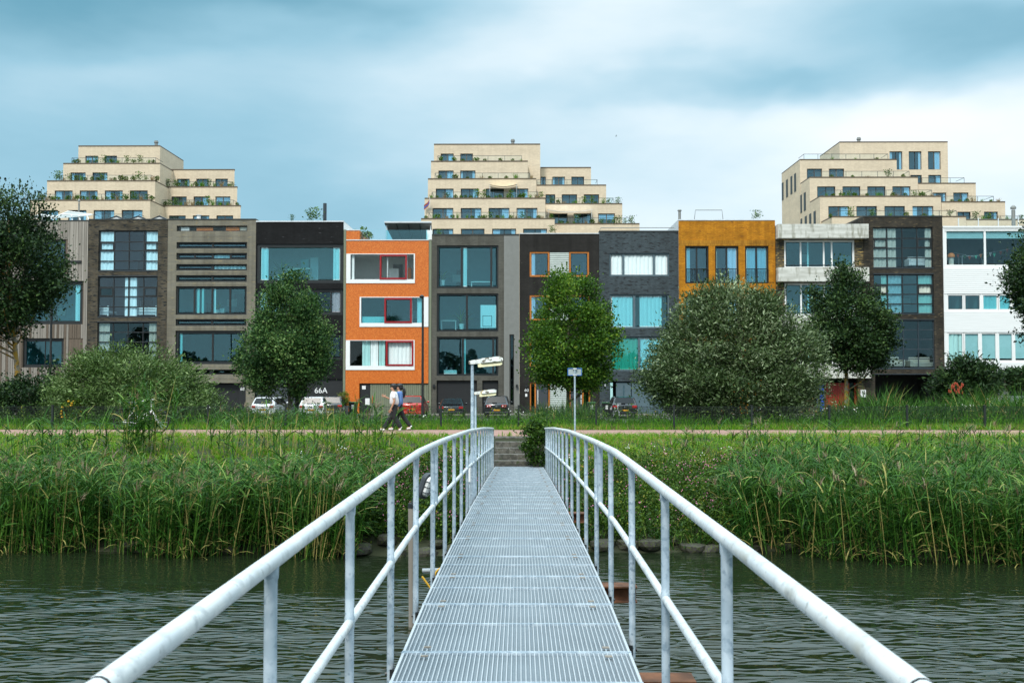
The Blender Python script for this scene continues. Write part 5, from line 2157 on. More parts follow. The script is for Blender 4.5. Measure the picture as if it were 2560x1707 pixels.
# ------------------------------------------------------------------ bicycles
def make_bike(label, frame):
    r = empty('bicycle', (0, 0, 0), label, 'bicycle')
    R_ = .345
    for x in (-.55, .55):
        m = MB()
        m.torus((x, 0, R_), R_ - .02, .022, 'y', 30, 6)
        wh = m.build('wheel', 'rubber', r, smooth='all')
        m = MB()
        for i in range(14):
            a = 2 * PI * i / 14
            m.tube([(x, 0, R_), (x + (R_ - .03) * math.cos(a), 0, R_ + (R_ - .03) * math.sin(a))], .0025, 3)
        m.build('spokes', 'chrome', wh)
        m = MB()
        pts = [(x + (R_ + .035) * math.cos(a), 0, R_ + (R_ + .035) * math.sin(a)) for a in [PI * (.05 + .85 * i / 14) if x > 0 else PI * (.12 + .83 * i / 14) for i in range(15)]]
        m.tube(pts, .016, 5)
        m.build('mudguard', 'fence_black', r)
    bb, seat, head, hl = Vector((.10, 0, .30)), Vector((.25, 0, .80)), Vector((-.33, 0, .86)), Vector((-.37, 0, .70))
    rear, front = Vector((.55, 0, R_)), Vector((-.55, 0, R_))
    m = MB()
    m.tube([hl, bb], .030, 8)
    m.tube([bb, seat], .022, 8)
    m.tube([hl + Vector((.01, 0, -.02)), bb + (seat - bb) * .35], .024, 8)
    m.tube([head, hl], .026, 8)
    for s_ in (-.05, .05):
        m.tube([bb + (seat - bb) * .75, rear + Vector((0, s_, 0))], .012, 6)
        m.tube([bb, rear + Vector((0, s_, 0))], .013, 6)
        m.tube([hl, front + Vector((0, s_, 0))], .015, 6)
    m.build('frame', frame, r, smooth=True)
    m = MB()
    m.ball((.27, 0, .93), .14, .08, .045, 10, 6)
    m.tube([seat, Vector((.265, 0, .91))], .014, 6)
    m.build('saddle', 'fence_black', r, smooth=True)
    m = MB()
    m.tube([head, head + Vector((.02, 0, .16))], .013, 6)
    m.tube([head + Vector((.16, -.30, .12)), head + Vector((.02, -.22, .17)), head + Vector((.0, 0, .17)), head + Vector((.02, .22, .17)), head + Vector((.16, .30, .12))], .013, 6)
    m.build('handlebar', frame, r, smooth=True)
    m = MB()
    m.tube([bb + Vector((0, -.06, 0)), bb + Vector((.02, -.09, -.17)), bb + Vector((.02, -.16, -.17))], .012, 6)
    m.tube([bb + Vector((0, .06, 0)), bb + Vector((-.02, .09, .17)), bb + Vector((-.02, .16, .17))], .012, 6)
    m.torus((bb.x, -.05, bb.z), .085, .008, 'y', 18, 4)
    m.build('cranks', 'fence_black', r)
    m = MB()
    m.box(.36, .72, -.06, .06, .73, .75)
    m.tube([(.66, -.05, .73), (.56, -.05, R_)], .008, 4)
    m.tube([(.66, .05, .73), (.56, .05, R_)], .008, 4)
    m.build('carrier', 'fence_black', r)
    return r


b1 = make_bike('white framed bicycle standing on the pink path behind tall reeds', 'white_paint')
move_to(b1, (PX(352, 32.6, 1060), 32.6, PATHZ + .002), PI - .12, 1.08)
b2 = make_bike('bicycle with pale frame leaning behind the black estate car', 'galvanised_pale')
move_to(b2, (PX(1541, 68.0, 1030), 68.2, STREET + .005), PI * .5 + .25, 1.05)


# ------------------------------------------------------------------ the two walkers
def skin_mesh(name, verts, edges, radii, mat, parent, root=0, sub=2):
    me = bpy.data.meshes.new(name)
    me.from_pydata([tuple(v) for v in verts], edges, [])
    me.materials.append(M[mat])
    o_ = bpy.data.objects.new(name, me)
    COL.objects.link(o_)
    adopt(o_, parent)
    sk = o_.modifiers.new('skin', 'SKIN')
    sk.use_smooth_shade = True
    dat = me.skin_vertices[0].data
    for i, rr in enumerate(radii):
        dat[i].radius = (rr, rr) if not isinstance(rr, tuple) else rr
        dat[i].use_root = (i == root)
    ss = o_.modifiers.new('sub', 'SUBSURF')
    ss.levels = sub
    ss.render_levels = sub
    return o_


class Skel:
    def __init__(self):
        self.v, self.e, self.r = [], [], []

    def add(self, p, r, frm=None):
        self.v.append(p)
        self.r.append(r)
        if frm is not None:
            self.e.append((frm, len(self.v) - 1))
        return len(self.v) - 1

    def chain(self, pts, frm):
        for p, r in pts:
            frm = self.add(p, r, frm)
        return frm


def person(label, man):
    """faces -x, stands at the origin, 1.64 m"""
    r = empty('person', (0, 0, 0), label, 'person', 'people walking along the path')
    # legs: the near (-y) and the far (+y) one
    if man:
        hipz = .84
        near = [(.0, -.09, hipz), (.02, -.10, .47), (.23, -.10, .13)]      # trailing leg, heel lifted
        far = [(.0, .09, hipz), (-.13, .09, .47), (-.37, .09, .09)]        # leading leg
        toe_n, toe_f = (.15, -.10, .03), (-.53, .09, .05)
        arm_n = [(-.01, -.20, 1.31), (.03, -.25, 1.03), (-.08, -.24, .80)]
        arm_f = [(-.04, .18, 1.31), (-.10, .22, 1.06), (-.30, .12, 1.17)]
        head = (-.05, 0, 1.50)
    else:
        hipz = .82
        near = [(.02, -.085, hipz), (.16, -.085, .46), (.40, -.085, .14)]
        far = [(.02, .085, hipz), (-.07, .085, .46), (-.22, .085, .09)]
        toe_n, toe_f = (.27, -.085, .05), (-.38, .085, .03)
        arm_n = [(.03, -.17, 1.27), (.08, -.22, 1.00), (.0, -.22, .77)]
        arm_f = [(.03, .17, 1.27), (.0, .22, 1.00), (-.12, .20, .80)]
        head = (.0, 0, 1.46)
    s = Skel()
    pel = s.add((.0, 0, hipz + .06), (.085, .10))
    wst = s.add((.0, 0, 1.08), (.075, .09), pel)
    che = s.add((-.01, 0, 1.25), (.075, .10), wst)
    nkb = s.add((head[0] * .5, 0, 1.355), .06, che)
    nk = s.add((head[0] * .8, 0, 1.40), .05, nkb)
    jaw = s.add((head[0] - .018, 0, head[2] - .045), (.072, .062), nk)
    crn = s.add((head[0] + .015, 0, head[2] + .045), (.092, .075), jaw)
    s.add((head[0] + .01, 0, head[2] + .10), (.05, .045), crn)
    nose = s.add((head[0] - .098, 0, head[2] - .01), .016, jaw)
    for leg, toe in ((near, toe_n), (far, toe_f)):
        a = s.add(leg[0], .07, pel)
        k_ = s.add(leg[1], .056, a)
        an = s.add(leg[2], .038, k_)
        s.add(toe, .030, an)
    for arm, raised in ((arm_n, False), (arm_f, man)):
        a = s.add(arm[0], .052, che)
        e_ = s.add(arm[1], .040, a)
        w_ = s.add(arm[2], .028, e_)
        d = (Vector(arm[2]) - Vector(arm[1])).normalized()
        if raised:
            d = Vector((-.9, -.1, .42)).normalized()
        pm_ = s.add(tuple(Vector(arm[2]) + d * .07), (.034, .022), w_)
        up = Vector((0, 0, 1)) if raised else Vector((1, 0, 0))
        spread = (up - d * up.dot(d)).normalized()
        for q, ln in ((-.03, .065), (-.01, .08), (.01, .085), (.03, .07)):
            b0 = Vector(arm[2]) + d * .10 + spread * q
            f1 = s.add(tuple(b0), .010, pm_)
            f2 = s.add(tuple(b0 + d * ln * .5 + spread * q * .3), .009, f1)
            s.add(tuple(b0 + d * ln + Vector((0, 0, .01 if raised else 0))), .008, f2)
        t1 = s.add(tuple(Vector(arm[2]) + d * .05 + spread * .045), .011, pm_)
        s.add(tuple(Vector(arm[2]) + d * .09 + spread * .075), .009, t1)
    skin_mesh('body', s.v, s.e, s.r, 'skin', r, pel, 1)
    # trousers
    s = Skel()
    p = s.add((.0, 0, hipz + .04), (.145, .165))
    s.add((.0, 0, hipz + .14), (.135, .155), p)
    wide = 1.15 if man else .95
    for leg in (near, far):
        a = s.add((leg[0][0], leg[0][1], leg[0][2] - .04), .105, p)
        m1 = s.add(tuple((Vector(leg[0]) + Vector(leg[1])) / 2), .098 * wide, a)
        k_ = s.add(leg[1], .088 * wide, m1)
        m2 = s.add(tuple((Vector(leg[1]) + Vector(leg[2])) / 2), .082 * wide, k_)
        s.add(tuple(Vector(leg[2]) + (Vector(leg[2]) - Vector(leg[1])).normalized() * .02), .078 * wide, m2)
    skin_mesh('trousers', s.v, s.e, s.r, 'cloth_black', r, 0, 1)
    # shirt
    s = Skel()
    hem = .86 if man else .74
    h0 = s.add((.0, 0, hem), (.20, .20) if man else (.165, .175))
    h1 = s.add((.0, 0, 1.06), (.185, .195) if man else (.155, .165), h0)
    h2 = s.add((-.005, 0, 1.24), (.165, .20) if man else (.145, .175), h1)
    s.add((head[0] * .5, 0, 1.345), (.085, .10), h2)
    for arm in (arm_n, arm_f):
        a = s.add(arm[0], .085, h2)
        t = .72 if man else 1.0
        mid = Vector(arm[0]).lerp(Vector(arm[1]), t)
        e_ = s.add(tuple(mid), .070 if man else .052, a)
        if not man:
            s.add(tuple(Vector(arm[1]).lerp(Vector(arm[2]), .85)), .042, e_)
    skin_mesh('shirt', s.v, s.e, s.r, 'cloth_white' if man else 'cloth_blue', r, 0, 1)
    # shoes
    for leg, toe in ((near, toe_n), (far, toe_f)):
        an, t = Vector(leg[2]), Vector(toe)
        d = (t - an)
        d.z *= .6
        heel = an + Vector((.055, 0, -.055))
        s = Skel()
        a = s.add(tuple(heel), (.045, .04))
        b = s.add(tuple(heel.lerp(t, .55) + Vector((0, 0, .005))), (.048, .042), a)
        s.add(tuple(t), (.036, .03), b)
        s.add(tuple(an + Vector((0, 0, .02))), .042, a)
        skin_mesh('shoe', s.v, s.e, s.r, 'white_paint', r, 0, 1)
    # hair, eyes and mouth
    m = MB()
    m.ball((head[0] + .022, 0, head[2] + .065), .118, .098, .085, 16, 10)
    m.ball((head[0] + .055, 0, head[2] + .01), .080, .092, .10, 14, 10)
    if not man:
        m.tube([(head[0] + .12, 0, head[2] + .03), (head[0] + .175, 0, head[2] - .06), (head[0] + .185, 0, head[2] - .17), (head[0] + .17, 0, head[2] - .28), (head[0] + .165, 0, head[2] - .36)], [.03, .05, .052, .042, .015], 10)
    m.build('hair', 'hair_black', r, smooth='all')
    m = MB()
    for s_ in (-1, 1):
        m.ball((head[0] - .078, s_ * .032, head[2] + .015), .010, .012, .008, 8, 5)
    m.build('eyes', 'hair_black', r)
    m = MB()
    m.ball((head[0] - .083, 0, head[2] - .055), .010, .022, .006, 8, 5)
    m.build('mouth', 'red_paint', r)
    return r


pD = 34.25
man = person('person in white T-shirt and black trousers walking, one hand raised in talk', True)
move_to(man, (PX(986, pD, 1020), pD, PATHZ), 0, .985)
wom = person('person with black ponytail in blue shirt walking beyond the white T-shirt', False)
move_to(wom, (PX(998, pD + .55, 1020), pD + .5, PATHZ), 0, 1.01)

# ------------------------------------------------------------------ trees
def crown_rows(rows, D):
    """[(py, xl, xr)] outline rows of the photograph -> z, centre x, radius"""
    z = np.array([P((a + b) / 2, y, D).z for y, a, b in rows])
    cx = np.array([P((a + b) / 2, y, D).x for y, a, b in rows])
    r = np.array([(b - a) / 2 * D / FPX for y, a, b in rows])
    o_ = np.argsort(z)
    return z[o_], cx[o_], r[o_]


def sample_crown(z, cx, r, n, D, inner=.40, rng=RNG):
    zz = np.linspace(z[0], z[-1], 400)
    rr = np.interp(zz, z, r)
    w_ = rr ** 1.7 + .02
    k = rng.choice(400, n, p=w_ / w_.sum())
    zs = zz[k] + rng.normal(0, .04, n)
    R_ = np.interp(zs, z, r)
    fr = inner + (1 - inner) * np.sqrt(rng.random(n))
    a = rng.random(n) * 2 * PI
    return np.stack([np.interp(zs, z, cx) + R_ * fr * np.cos(a), D + R_ * fr * np.sin(a), zs], 1)


def make_tree(name, label, cat, D, base_px, zbase, rows, leaf, bark, nclump, per, cr, L, W, trunk_r, lean=0.0, narrow=False, fork=.35, up=.5, tint=(.45, .22), group=None, limbs=14, trunks=1, sprout=0, leafname='crown', inner=.4, trunk_top=None, flat=1.0):
    bx_ = PX(base_px, D, 1000)
    r = empty(name, (bx_, D, zbase), label, cat, group)
    z, cx, rad = crown_rows(rows, D)
    rad = np.maximum(rad - .75 * cr, .08)
    cl = sample_crown(z, cx, rad, nclump, D, inner)
    # holes where the sky or the house shows through
    for q in range(max(3, nclump // 22)):
        hc = cl[int(RNG.integers(len(cl)))]
        cl = cl[np.linalg.norm(cl - hc, axis=1) > cr * RNG.uniform(.7, 1.25)] if len(cl) > nclump * .72 else cl
    nclump = len(cl)
    # wood
    m = MB()
    ztop = z[0] + (z[-1] - z[0]) * .82 if trunk_top is None else trunk_top
    ctop = np.interp(ztop, z, cx)
    stems = []
    for t in range(trunks):
        ox = 0 if trunks == 1 else random.uniform(-.5, .5)
        oy = 0 if trunks == 1 else random.uniform(-.4, .4)
        path, rs = [], []
        n = 9
        for i in range(n + 1):
            f = i / n
            zc_ = zbase - .2 + (ztop - zbase + .2) * f
            xc = bx_ + ox + (ctop + ox * 3 - bx_ - ox) * f ** 1.3 + .05 * math.sin(f * 7 + t) * min(1, f * 4)
            path.append((xc, D + oy * (1 + 2 * f) + .05 * math.cos(f * 6 + t), zc_))
            rs.append(trunk_r * (1 - .80 * f) * (1.25 if i == 0 else 1))
        m.tube(path, rs, 10)
        stems.append((path, rs))
    for i in range(limbs):
        tg = cl[int(RNG.integers(len(cl)))]
        path, rs = stems[i % trunks]
        # start on the trunk somewhat below the clump it reaches for
        zt = max(zbase + (z[0] - zbase) * .75, tg[2] - abs(tg[0] - np.interp(tg[2], z, cx)) * .8 - .6)
        zt = min(zt, ztop - .3)
        f = max(.05, min(.98, (zt - zbase) / (ztop - zbase)))
        j = min(len(path) - 2, int(f * (len(path) - 1)))
        s0 = Vector(path[j]).lerp(Vector(path[j + 1]), f * (len(path) - 1) - j)
        t0 = Vector(tg)
        mid = s0.lerp(t0, .5) + Vector((random.uniform(-.1, .1), random.uniform(-.1, .1), -.10 * (t0 - s0).length))
        m.tube([s0, mid, t0], [rs[j] * .42, rs[j] * .26, .012], 5)
    wood = m.build('trunk', bark, r, smooth='all')
    # crown
    lv = Leaves()
    n = nclump * per
    cc = np.repeat(cl, per, 0)
    off = RNG.normal(0, 1, (n, 3)) * cr * np.array([1, 1, .75 * flat])
    c = cc + off
    outw = unit(c - np.stack([np.interp(c[:, 2], z, cx), np.full(n, D), np.full(n, (z[0] + z[-1]) / 2)], 1))
    nrm = unit(outw * .7 + rdir(n, .9) * .9)
    d = unit(outw * .6 + rdir(n, up) * .8)
    ctint = RNG.normal(0, .13, nclump).repeat(per)
    ti = np.clip(RNG.normal(tint[0], tint[1], n) + ctint, 0, 1)
    Ls = L * RNG.uniform(.55, 1.45, n)
    lv.diamonds(c, d, nrm, Ls, Ls * W / L * RNG.uniform(.8, 1.2, n), ti)
    if sprout:
        # upright shoots with leaves along them
        ns = sprout
        pts = sample_crown(z, cx, rad, ns, D, .75)
        pts = pts[pts[:, 2] > z[0] + (z[-1] - z[0]) * .35]
        ns = len(pts)
        kk = 16
        f = np.linspace(0, 1, kk)[None, :, None]
        dr = unit((pts - np.stack([np.interp(pts[:, 2], z, cx), np.full(ns, D), np.full(ns, (z[0] + z[-1]) / 2)], 1)) * np.array([.5, .5, .3]) + np.array([0, 0, .55]))[:, None, :]
        ln = RNG.uniform(.25, .65, (ns, 1, 1))
        q = (pts[:, None, :] + dr * f * ln).reshape(-1, 3)
        k2 = len(q)
        dd = unit(np.repeat(dr[:, 0], kk, 0) * .7 + rdir(k2, .2) * .8)
        lv.diamonds(q, dd, rdir(k2, .8), L * RNG.uniform(.7, 1.1, k2), W * RNG.uniform(.8, 1.2, k2), np.clip(RNG.normal(tint[0] + .2, tint[1], k2), 0, 1))
    lv.build(leafname, leaf, r)
    return r


def small_shrub(name, label, cat, px, D, zb, rad, hgt, leaf, n, L, W, group=None, tint=(.5, .2), flowers=None, squash=1.0, blades=0, shoots=0):
    x = PX(px, D)
    r = empty(name, (x, D, zb), label, cat, group)
    lv = Leaves()
    nc = max(6, n // 60)
    a = RNG.random(nc) * 2 * PI
    fr = np.sqrt(RNG.random(nc)) * .8
    zc_ = RNG.random(nc) ** .8
    wd = np.sin(np.clip(zc_, .08, .97) * PI) ** .5
    cl = np.stack([x + rad * fr * wd * np.cos(a), D + rad * squash * fr * wd * np.sin(a), zb + hgt * (.06 + .86 * zc_)], 1)
    per = n // nc
    c = np.repeat(cl, per, 0) + RNG.normal(0, 1, (nc * per, 3)) * min(rad, hgt) * .16
    k = len(c)
    lv.diamonds(c, rdir(k, .5), rdir(k, .9), L * RNG.uniform(.7, 1.2, k), W * RNG.uniform(.8, 1.2, k), np.clip(RNG.normal(tint[0], tint[1], k), 0, 1))
    for q in range(shoots):
        n_ = 22
        f = np.linspace(.2, 1, n_)[:, None]
        top_ = np.array([[RNG.normal(0, rad * .75), RNG.normal(0, rad * .5), hgt * RNG.uniform(.75, 1.3)]])
        cc = np.array([[x, D, zb]]) + top_ * f * np.array([[1, 1, 1]]) + RNG.normal(0, .03, (n_, 3))
        lv.diamonds(cc, rdir(n_, .3), rdir(n_, .9), L * RNG.uniform(.6, 1.3, n_), W * RNG.uniform(.7, 1.3, n_), np.clip(RNG.normal(tint[0] + .1, tint[1], n_), 0, 1))
    if blades:
        b = np.stack([x + RNG.normal(0, rad * .35, blades), D + RNG.normal(0, rad * .3, blades), np.full(blades, zb)], 1)
        d = RNG.normal(0, .3, (blades, 3))
        d[:, 2] = 1
        lv.blades(b, d, hgt * RNG.uniform(.7, 1.15, blades), W, .6, np.clip(RNG.normal(tint[0], tint[1], blades), 0, 1))
    lv.build('foliage', leaf, r)
    m = MB()
    for i in range(7):
        t = cl[i % nc]
        m.tube([(x + random.uniform(-.06, .06) * rad, D, zb - .05), tuple(t)], [.02, .006], 4)
    m.build('stems', 'bark', r)
    if flowers:
        mat, nf, fs = flowers
        f = cl[RNG.integers(nc, size=nf)] + RNG.normal(0, 1, (nf, 3)) * min(rad, hgt) * .15
        m = MB()
        for q in f:
            s_ = fs * random.uniform(.6, 1.2)
            m.ball(tuple(q - np.array([0, .08, 0])), s_, s_, s_ * .8, 5, 4)
        m.build('flowers', mat, r)['kind'] = 'stuff'
    return r


zg = lambda px, D: terr(PX(px, D), D)
make_tree('broadleaf_tree', 'tall dark tree with yellow lichen on its trunk in front of the wooden house', 'tree', 45, 48, zg(48, 45) - .1,
          [(478, 0, 80), (520, -70, 110), (600, -110, 140), (660, -120, 162), (720, -130, 160), (780, -120, 100), (830, -90, 60), (860, -60, 20)],
          'leaf_dark', 'bark_lichen', 190, 250, .36, .13, .08, .15, limbs=30, tint=(.42, .26), sprout=130)
make_tree('broadleaf_tree', 'rounded deep green tree growing before the black house, its thin trunk among white cars', 'tree', 55, 722, zg(722, 55) - .1,
          [(684, 722, 745), (705, 695, 768), (740, 655, 790), (790, 640, 800), (830, 610, 825), (880, 592, 832), (930, 600, 825), (950, 610, 790), (972, 640, 765), (992, 670, 745)],
          'leaf_maple', 'bark', 165, 290, .33, .125, .085, .11, limbs=26, tint=(.54, .26), sprout=130)
make_tree('broadleaf_tree', 'bright green rounded tree in front of the charcoal brick house number 60', 'tree', 55, 1416, zg(1416, 55) - .1,
          [(660, 1398, 1432), (685, 1380, 1470), (720, 1360, 1495), (770, 1345, 1525), (820, 1325, 1540), (870, 1312, 1548), (920, 1318, 1540), (955, 1340, 1510), (972, 1375, 1460)],
          'leaf_plane', 'bark', 165, 270, .33, .13, .095, .12, limbs=26, tint=(.50, .25), sprout=130)
make_tree('broadleaf_tree', 'dark slender tree with a forked crown in front of the concrete band house', 'tree', 52, 2112, zg(2112, 52) - .1,
          [(635, 2098, 2120), (670, 2085, 2150), (720, 2072, 2172), (760, 2020, 2200), (800, 2030, 2226), (850, 2050, 2232), (880, 2060, 2225), (915, 2080, 2200), (935, 2095, 2160)],
          'leaf_dark', 'bark_lichen', 150, 260, .30, .125, .08, .13, limbs=24, tint=(.50, .25), sprout=130)
make_tree('broadleaf_tree', 'small dark tree between the big willow and the dark slender tree', 'tree', 53.5, 2046, zg(2046, 53.5) - .1,
          [(705, 2026, 2042), (740, 2008, 2062), (800, 2006, 2085), (860, 2010, 2085), (910, 2020, 2080)],
          'leaf_dark', 'bark', 45, 130, .28, .15, .09, .08, limbs=10, tint=(.48, .25))
make_tree('broadleaf_tree', 'dark leaved tree reaching into the picture in front of the white house', 'tree', 44, 2625, zg(2625, 44) - .1,
          [(560, 2580, 2640), (630, 2545, 2700), (690, 2520, 2740), (740, 2535, 2740), (800, 2545, 2730), (850, 2575, 2690)],
          'leaf_dark', 'bark', 130, 230, .30, .13, .08, .13, limbs=20, tint=(.45, .25), sprout=130)
make_tree('willow', 'broad grey green willow with many upright shoots behind the fence, before the mustard house', 'tree', 42, 1840, zg(1840, 42) - .1,
          [(695, 1790, 1850), (720, 1735, 1900), (760, 1700, 1960), (810, 1670, 2010), (860, 1640, 2050), (910, 1610, 2068), (960, 1605, 2065), (1010, 1640, 2045), (1050, 1690, 2010)],
          'leaf_willow', 'bark', 330, 330, .36, .15, .048, .12, limbs=40, trunks=4, sprout=420, tint=(.50, .27), inner=.3)
make_tree('sallow_bush', 'wide pale green willow bush behind the bicycle', 'bush', 41, 330, zg(330, 41) - .1,
          [(878, 250, 420), (905, 190, 470), (940, 160, 515), (975, 140, 535), (1010, 130, 550), (1050, 140, 550)],
          'leaf_sallow', 'bark', 200, 270, .30, .14, .043, .07, limbs=30, trunks=6, sprout=420, tint=(.52, .25), inner=.3)
make_tree('dark_bush', 'dark green bush below the lichened tree', 'bush', 43, 60, zg(60, 43) - .1,
          [(925, 110, 150), (945, 60, 165), (975, -30, 170), (1010, -50, 170), (1050, -60, 170)],
          'leaf_dark', 'bark', 100, 130, .28, .13, .07, .05, limbs=12, trunks=3, tint=(.42, .25), inner=.3)
make_tree('sumac_bush', 'dark sumac bush with orange red flower heads before the white house', 'bush', 56, 2400, zg(2400, 56) - .1,
          [(892, 2405, 2450), (910, 2360, 2475), (935, 2340, 2485), (965, 2335, 2490), (1000, 2340, 2480)],
          'leaf_dark', 'bark', 110, 150, .30, .22, .07, .07, limbs=16, trunks=3, tint=(.42, .25), inner=.2)
make_tree('climber', 'leafy climber hanging along the lower boards of the white house', 'climbing plant', 73.5, 2530, STREET,
          [(925, 2500, 2600), (940, 2468, 2640), (955, 2475, 2640), (968, 2500, 2600)],
          'leaf_dark', 'bark', 60, 120, .30, .24, .12, .05, limbs=8, trunks=2, tint=(.5, .25), inner=.1, flat=.6)
lvx = MB()
for i in range(26):
    q = P(random.uniform(2372, 2408), random.uniform(958, 982), 53.4)
    lvx.ball(tuple(q), .04, .04, .09, 6, 5)
su = [o for o in bpy.data.objects if o.name == 'sumac_bush'][0]
lvx.build('flower_heads', 'petal_red', su)['kind'] = 'stuff'
small_shrub('landing_bush', 'dark leafy bush overhanging the edge of the concrete steps', 'bush', 1340, 29.2, CZ - 2.75, .50, 1.5, 'leaf_herb', 2600, .085, .055, tint=(.28, .22), shoots=26)
small_shrub('flowering_weed', 'tall weed with yellow flowers before the pale willow bush', 'weed', 185, 38, zg(185, 38), .5, 1.25, 'leaf_herb', 900, .10, .06, tint=(.5, .2), flowers=('petal_yellow', 26, .05))
small_shrub('willowherb', 'patch of willowherb with pale pink flowers beside the left railing', 'weed', 905, 23.6, zg(905, 23.6), .9, .75, 'leaf_herb', 2600, .09, .03, tint=(.45, .2), flowers=('petal_pink', 60, .022))
small_shrub('pot_shrub', 'feathery yellow green shrub in a dark pot by the orange wall', 'potted plant', 861, 72.5, STREET + .75, .55, 1.05, 'leaf_herb', 900, .12, .035, tint=(.8, .15), blades=60)
m = MB()
m.lathe((PX(861, 72.5), 72.5, STREET), [(.28, 0), (.36, .8), (.33, .8), (.30, .7)], 14)
m.build('pot', 'terracotta', bpy.data.objects['pot_shrub'], smooth=True)

# ------------------------------------------------------------------ reeds, herbs and grass
def reeds(name, label, n, xr, yr, hr, lean, keep=None, leaf_n=10, dry=.10, plume=.05, W=.030, top=None):
    x = RNG.uniform(xr[0], xr[1], n)
    y = RNG.uniform(yr[0], yr[1], n)
    if keep is not None:
        k = keep(x, y)
        x, y = x[k], y[k]
    n = len(x)
    z = terrv(x, y)
    z = np.maximum(z, -.25)
    h = RNG.uniform(hr[0], hr[1], n) * (1 + .10 * np.sin(x * 1.1) + .07 * np.sin(x * 2.7 + y))
    if top is not None:
        h = np.clip(top - z + RNG.normal(0, .13, n) + .10 * np.sin(x * 1.1) + .07 * np.sin(x * 2.7 + y), .45, 1.9)
    b = np.stack([x, y, z], 1)
    d = RNG.normal(0, .10, (n, 3)) + np.array([lean, -.08, 0])
    d[:, 2] = 1
    d = unit(d)
    lv = Leaves()
    sd = unit(np.stack([np.ones(n), RNG.normal(0, .3, n), np.zeros(n)], 1))
    isdry = RNG.random(n) < dry
    lv.blades(b, d, h, .018, .10, np.where(isdry, .97, np.clip(RNG.normal(.55, .2, n), 0, .88)), 3, 0, sd, .5)
    for i in range(leaf_n):
        f = .07 + .91 * (i + RNG.random(n)) / leaf_n
        p = b + d * (h * f)[:, None] + np.array([0, 0, -.04]) * (f ** 2 * h)[:, None]
        a = RNG.random(n) * 2 * PI + i * 2.4
        o_ = np.stack([np.cos(a) + lean * 3.2, np.sin(a) * .8 - .25, RNG.uniform(.35, 1.1, n)], 1)
        L_ = RNG.uniform(.30, .66, n) * (1 - .25 * np.abs(f - .6))
        ti = np.clip(RNG.normal(.46, .22, n) + .10 * (f - .5), 0, .87)
        ti = np.where(RNG.random(n) < .05 + .30 * (f < .25), .96, ti)
        kp = (RNG.random(n) < .92) & ~(isdry & (RNG.random(n) < .8))
        lv.blades(p[kp], o_[kp], L_[kp], W * RNG.uniform(.7, 1.25, kp.sum()), RNG.uniform(.3, 1.7, kp.sum()), ti[kp], 3)
    pk = RNG.random(n) < plume
    if pk.sum():
        tp = (b + d * h[:, None])[pk]
        for i in range(7):
            q = tp + RNG.normal(0, .02, tp.shape)
            dd = RNG.normal(0, .25, tp.shape) + np.array([lean * 2 + .12, 0, 1])
            lv.blades(q - np.array([0, 0, .10]), dd, RNG.uniform(.14, .26, len(q)), .022, 1.2, RNG.random(len(q)), 2, 1)
    o_ = lv.build(name, ['leaf_reed', 'plume'])
    return tag(o_, label, 'reeds', kind='stuff')


def edge(x):
    return 19.35 + .25 * np.sin(x * .5) + .18 * np.sin(x * 1.3 + 1) - .9 * np.clip((x - 4) / 9, 0, 1)


reeds('reeds', 'dense green reeds with dry stems growing from the water on the left bank', 4600, (-13.5, -3.0), (18.5, 22.9), (1.25, 1.75), .10,
      lambda x, y: (y > edge(x) - .55 + .2 * np.sin(x * 2.2)) & (y < 22.9 - .3 * np.maximum(0, x + 6)), top=1.42, plume=.06, dry=.2)
reeds('reeds', 'drooping green reeds covering the bank right of the footbridge', 5600, (4.2, 15.5), (16.9, 24.8), (1.15, 1.65), -.12,
      lambda x, y: (y > edge(x) - .75 + .25 * np.sin(x * 1.7)) & (x > 4.2 + .35 * np.maximum(0, y - 20.5)), leaf_n=11, dry=.09, plume=.05, top=1.48)
reeds('tall_reed_clump', 'tall leafy clump of reeds standing in front of the bicycle', 56, (PX(318, 27.5), PX(420, 27.5)), (26.8, 28.4), (1.5, 2.15), .05, leaf_n=12, dry=.12, plume=.08, W=.04)
reeds('tall_reed_clump', 'loose reeds with dry stems in front of the walkers and the white cars', 105, (PX(520, 28), PX(980, 28)), (26.5, 29), (.9, 1.55), .08, leaf_n=9, dry=.25, plume=.12, W=.036)
reeds('tall_reed_clump', 'sparse reeds on the left grass bank before the lichened tree', 60, (PX(60, 27), PX(270, 27)), (25.5, 28), (.6, 1.3), .06, leaf_n=10, dry=.10, plume=.05, W=.036)
reeds('tall_reed_clump', 'sparse reeds with seed heads on the grass bank right of the sign', 150, (PX(1650, 28), PX(2560, 28)), (25.5, 29), (.4, .9), -.05, leaf_n=8, dry=.12, plume=.25, W=.03)


def meadow(name, label, n, xr, yr, hr, leaf, W, droop=.9, tint=(.45, .22), keep=None, spread=.35, cat='grass', segs=2):
    x = RNG.uniform(xr[0], xr[1], n)
    y = RNG.uniform(yr[0], yr[1], n)
    # tufts
    x = x + .12 * np.sin(x * 9 + y * 4)
    if keep is not None:
        k = keep(x, y)
        x, y = x[k], y[k]
    n = len(x)
    z = terrv(x, y) - .01
    pat = .5 + .5 * np.sin(x * .9 + 1.3 * np.sin(y * .8)) * np.sin(y * 1.1 + np.sin(x * .6))
    h = RNG.uniform(hr[0], hr[1], n) * (.75 + .5 * pat)
    d = RNG.normal(0, spread, (n, 3))
    d[:, 2] = 1
    lv = Leaves()
    ti = np.clip(RNG.normal(tint[0], tint[1], n) + .12 * (pat - .5), 0, 1)
    lv.blades(np.stack([x, y, z], 1), d, h, W * RNG.uniform(.7, 1.3, n), droop, ti, segs)
    o_ = lv.build(name, leaf)
    return tag(o_, label, cat, kind='stuff')


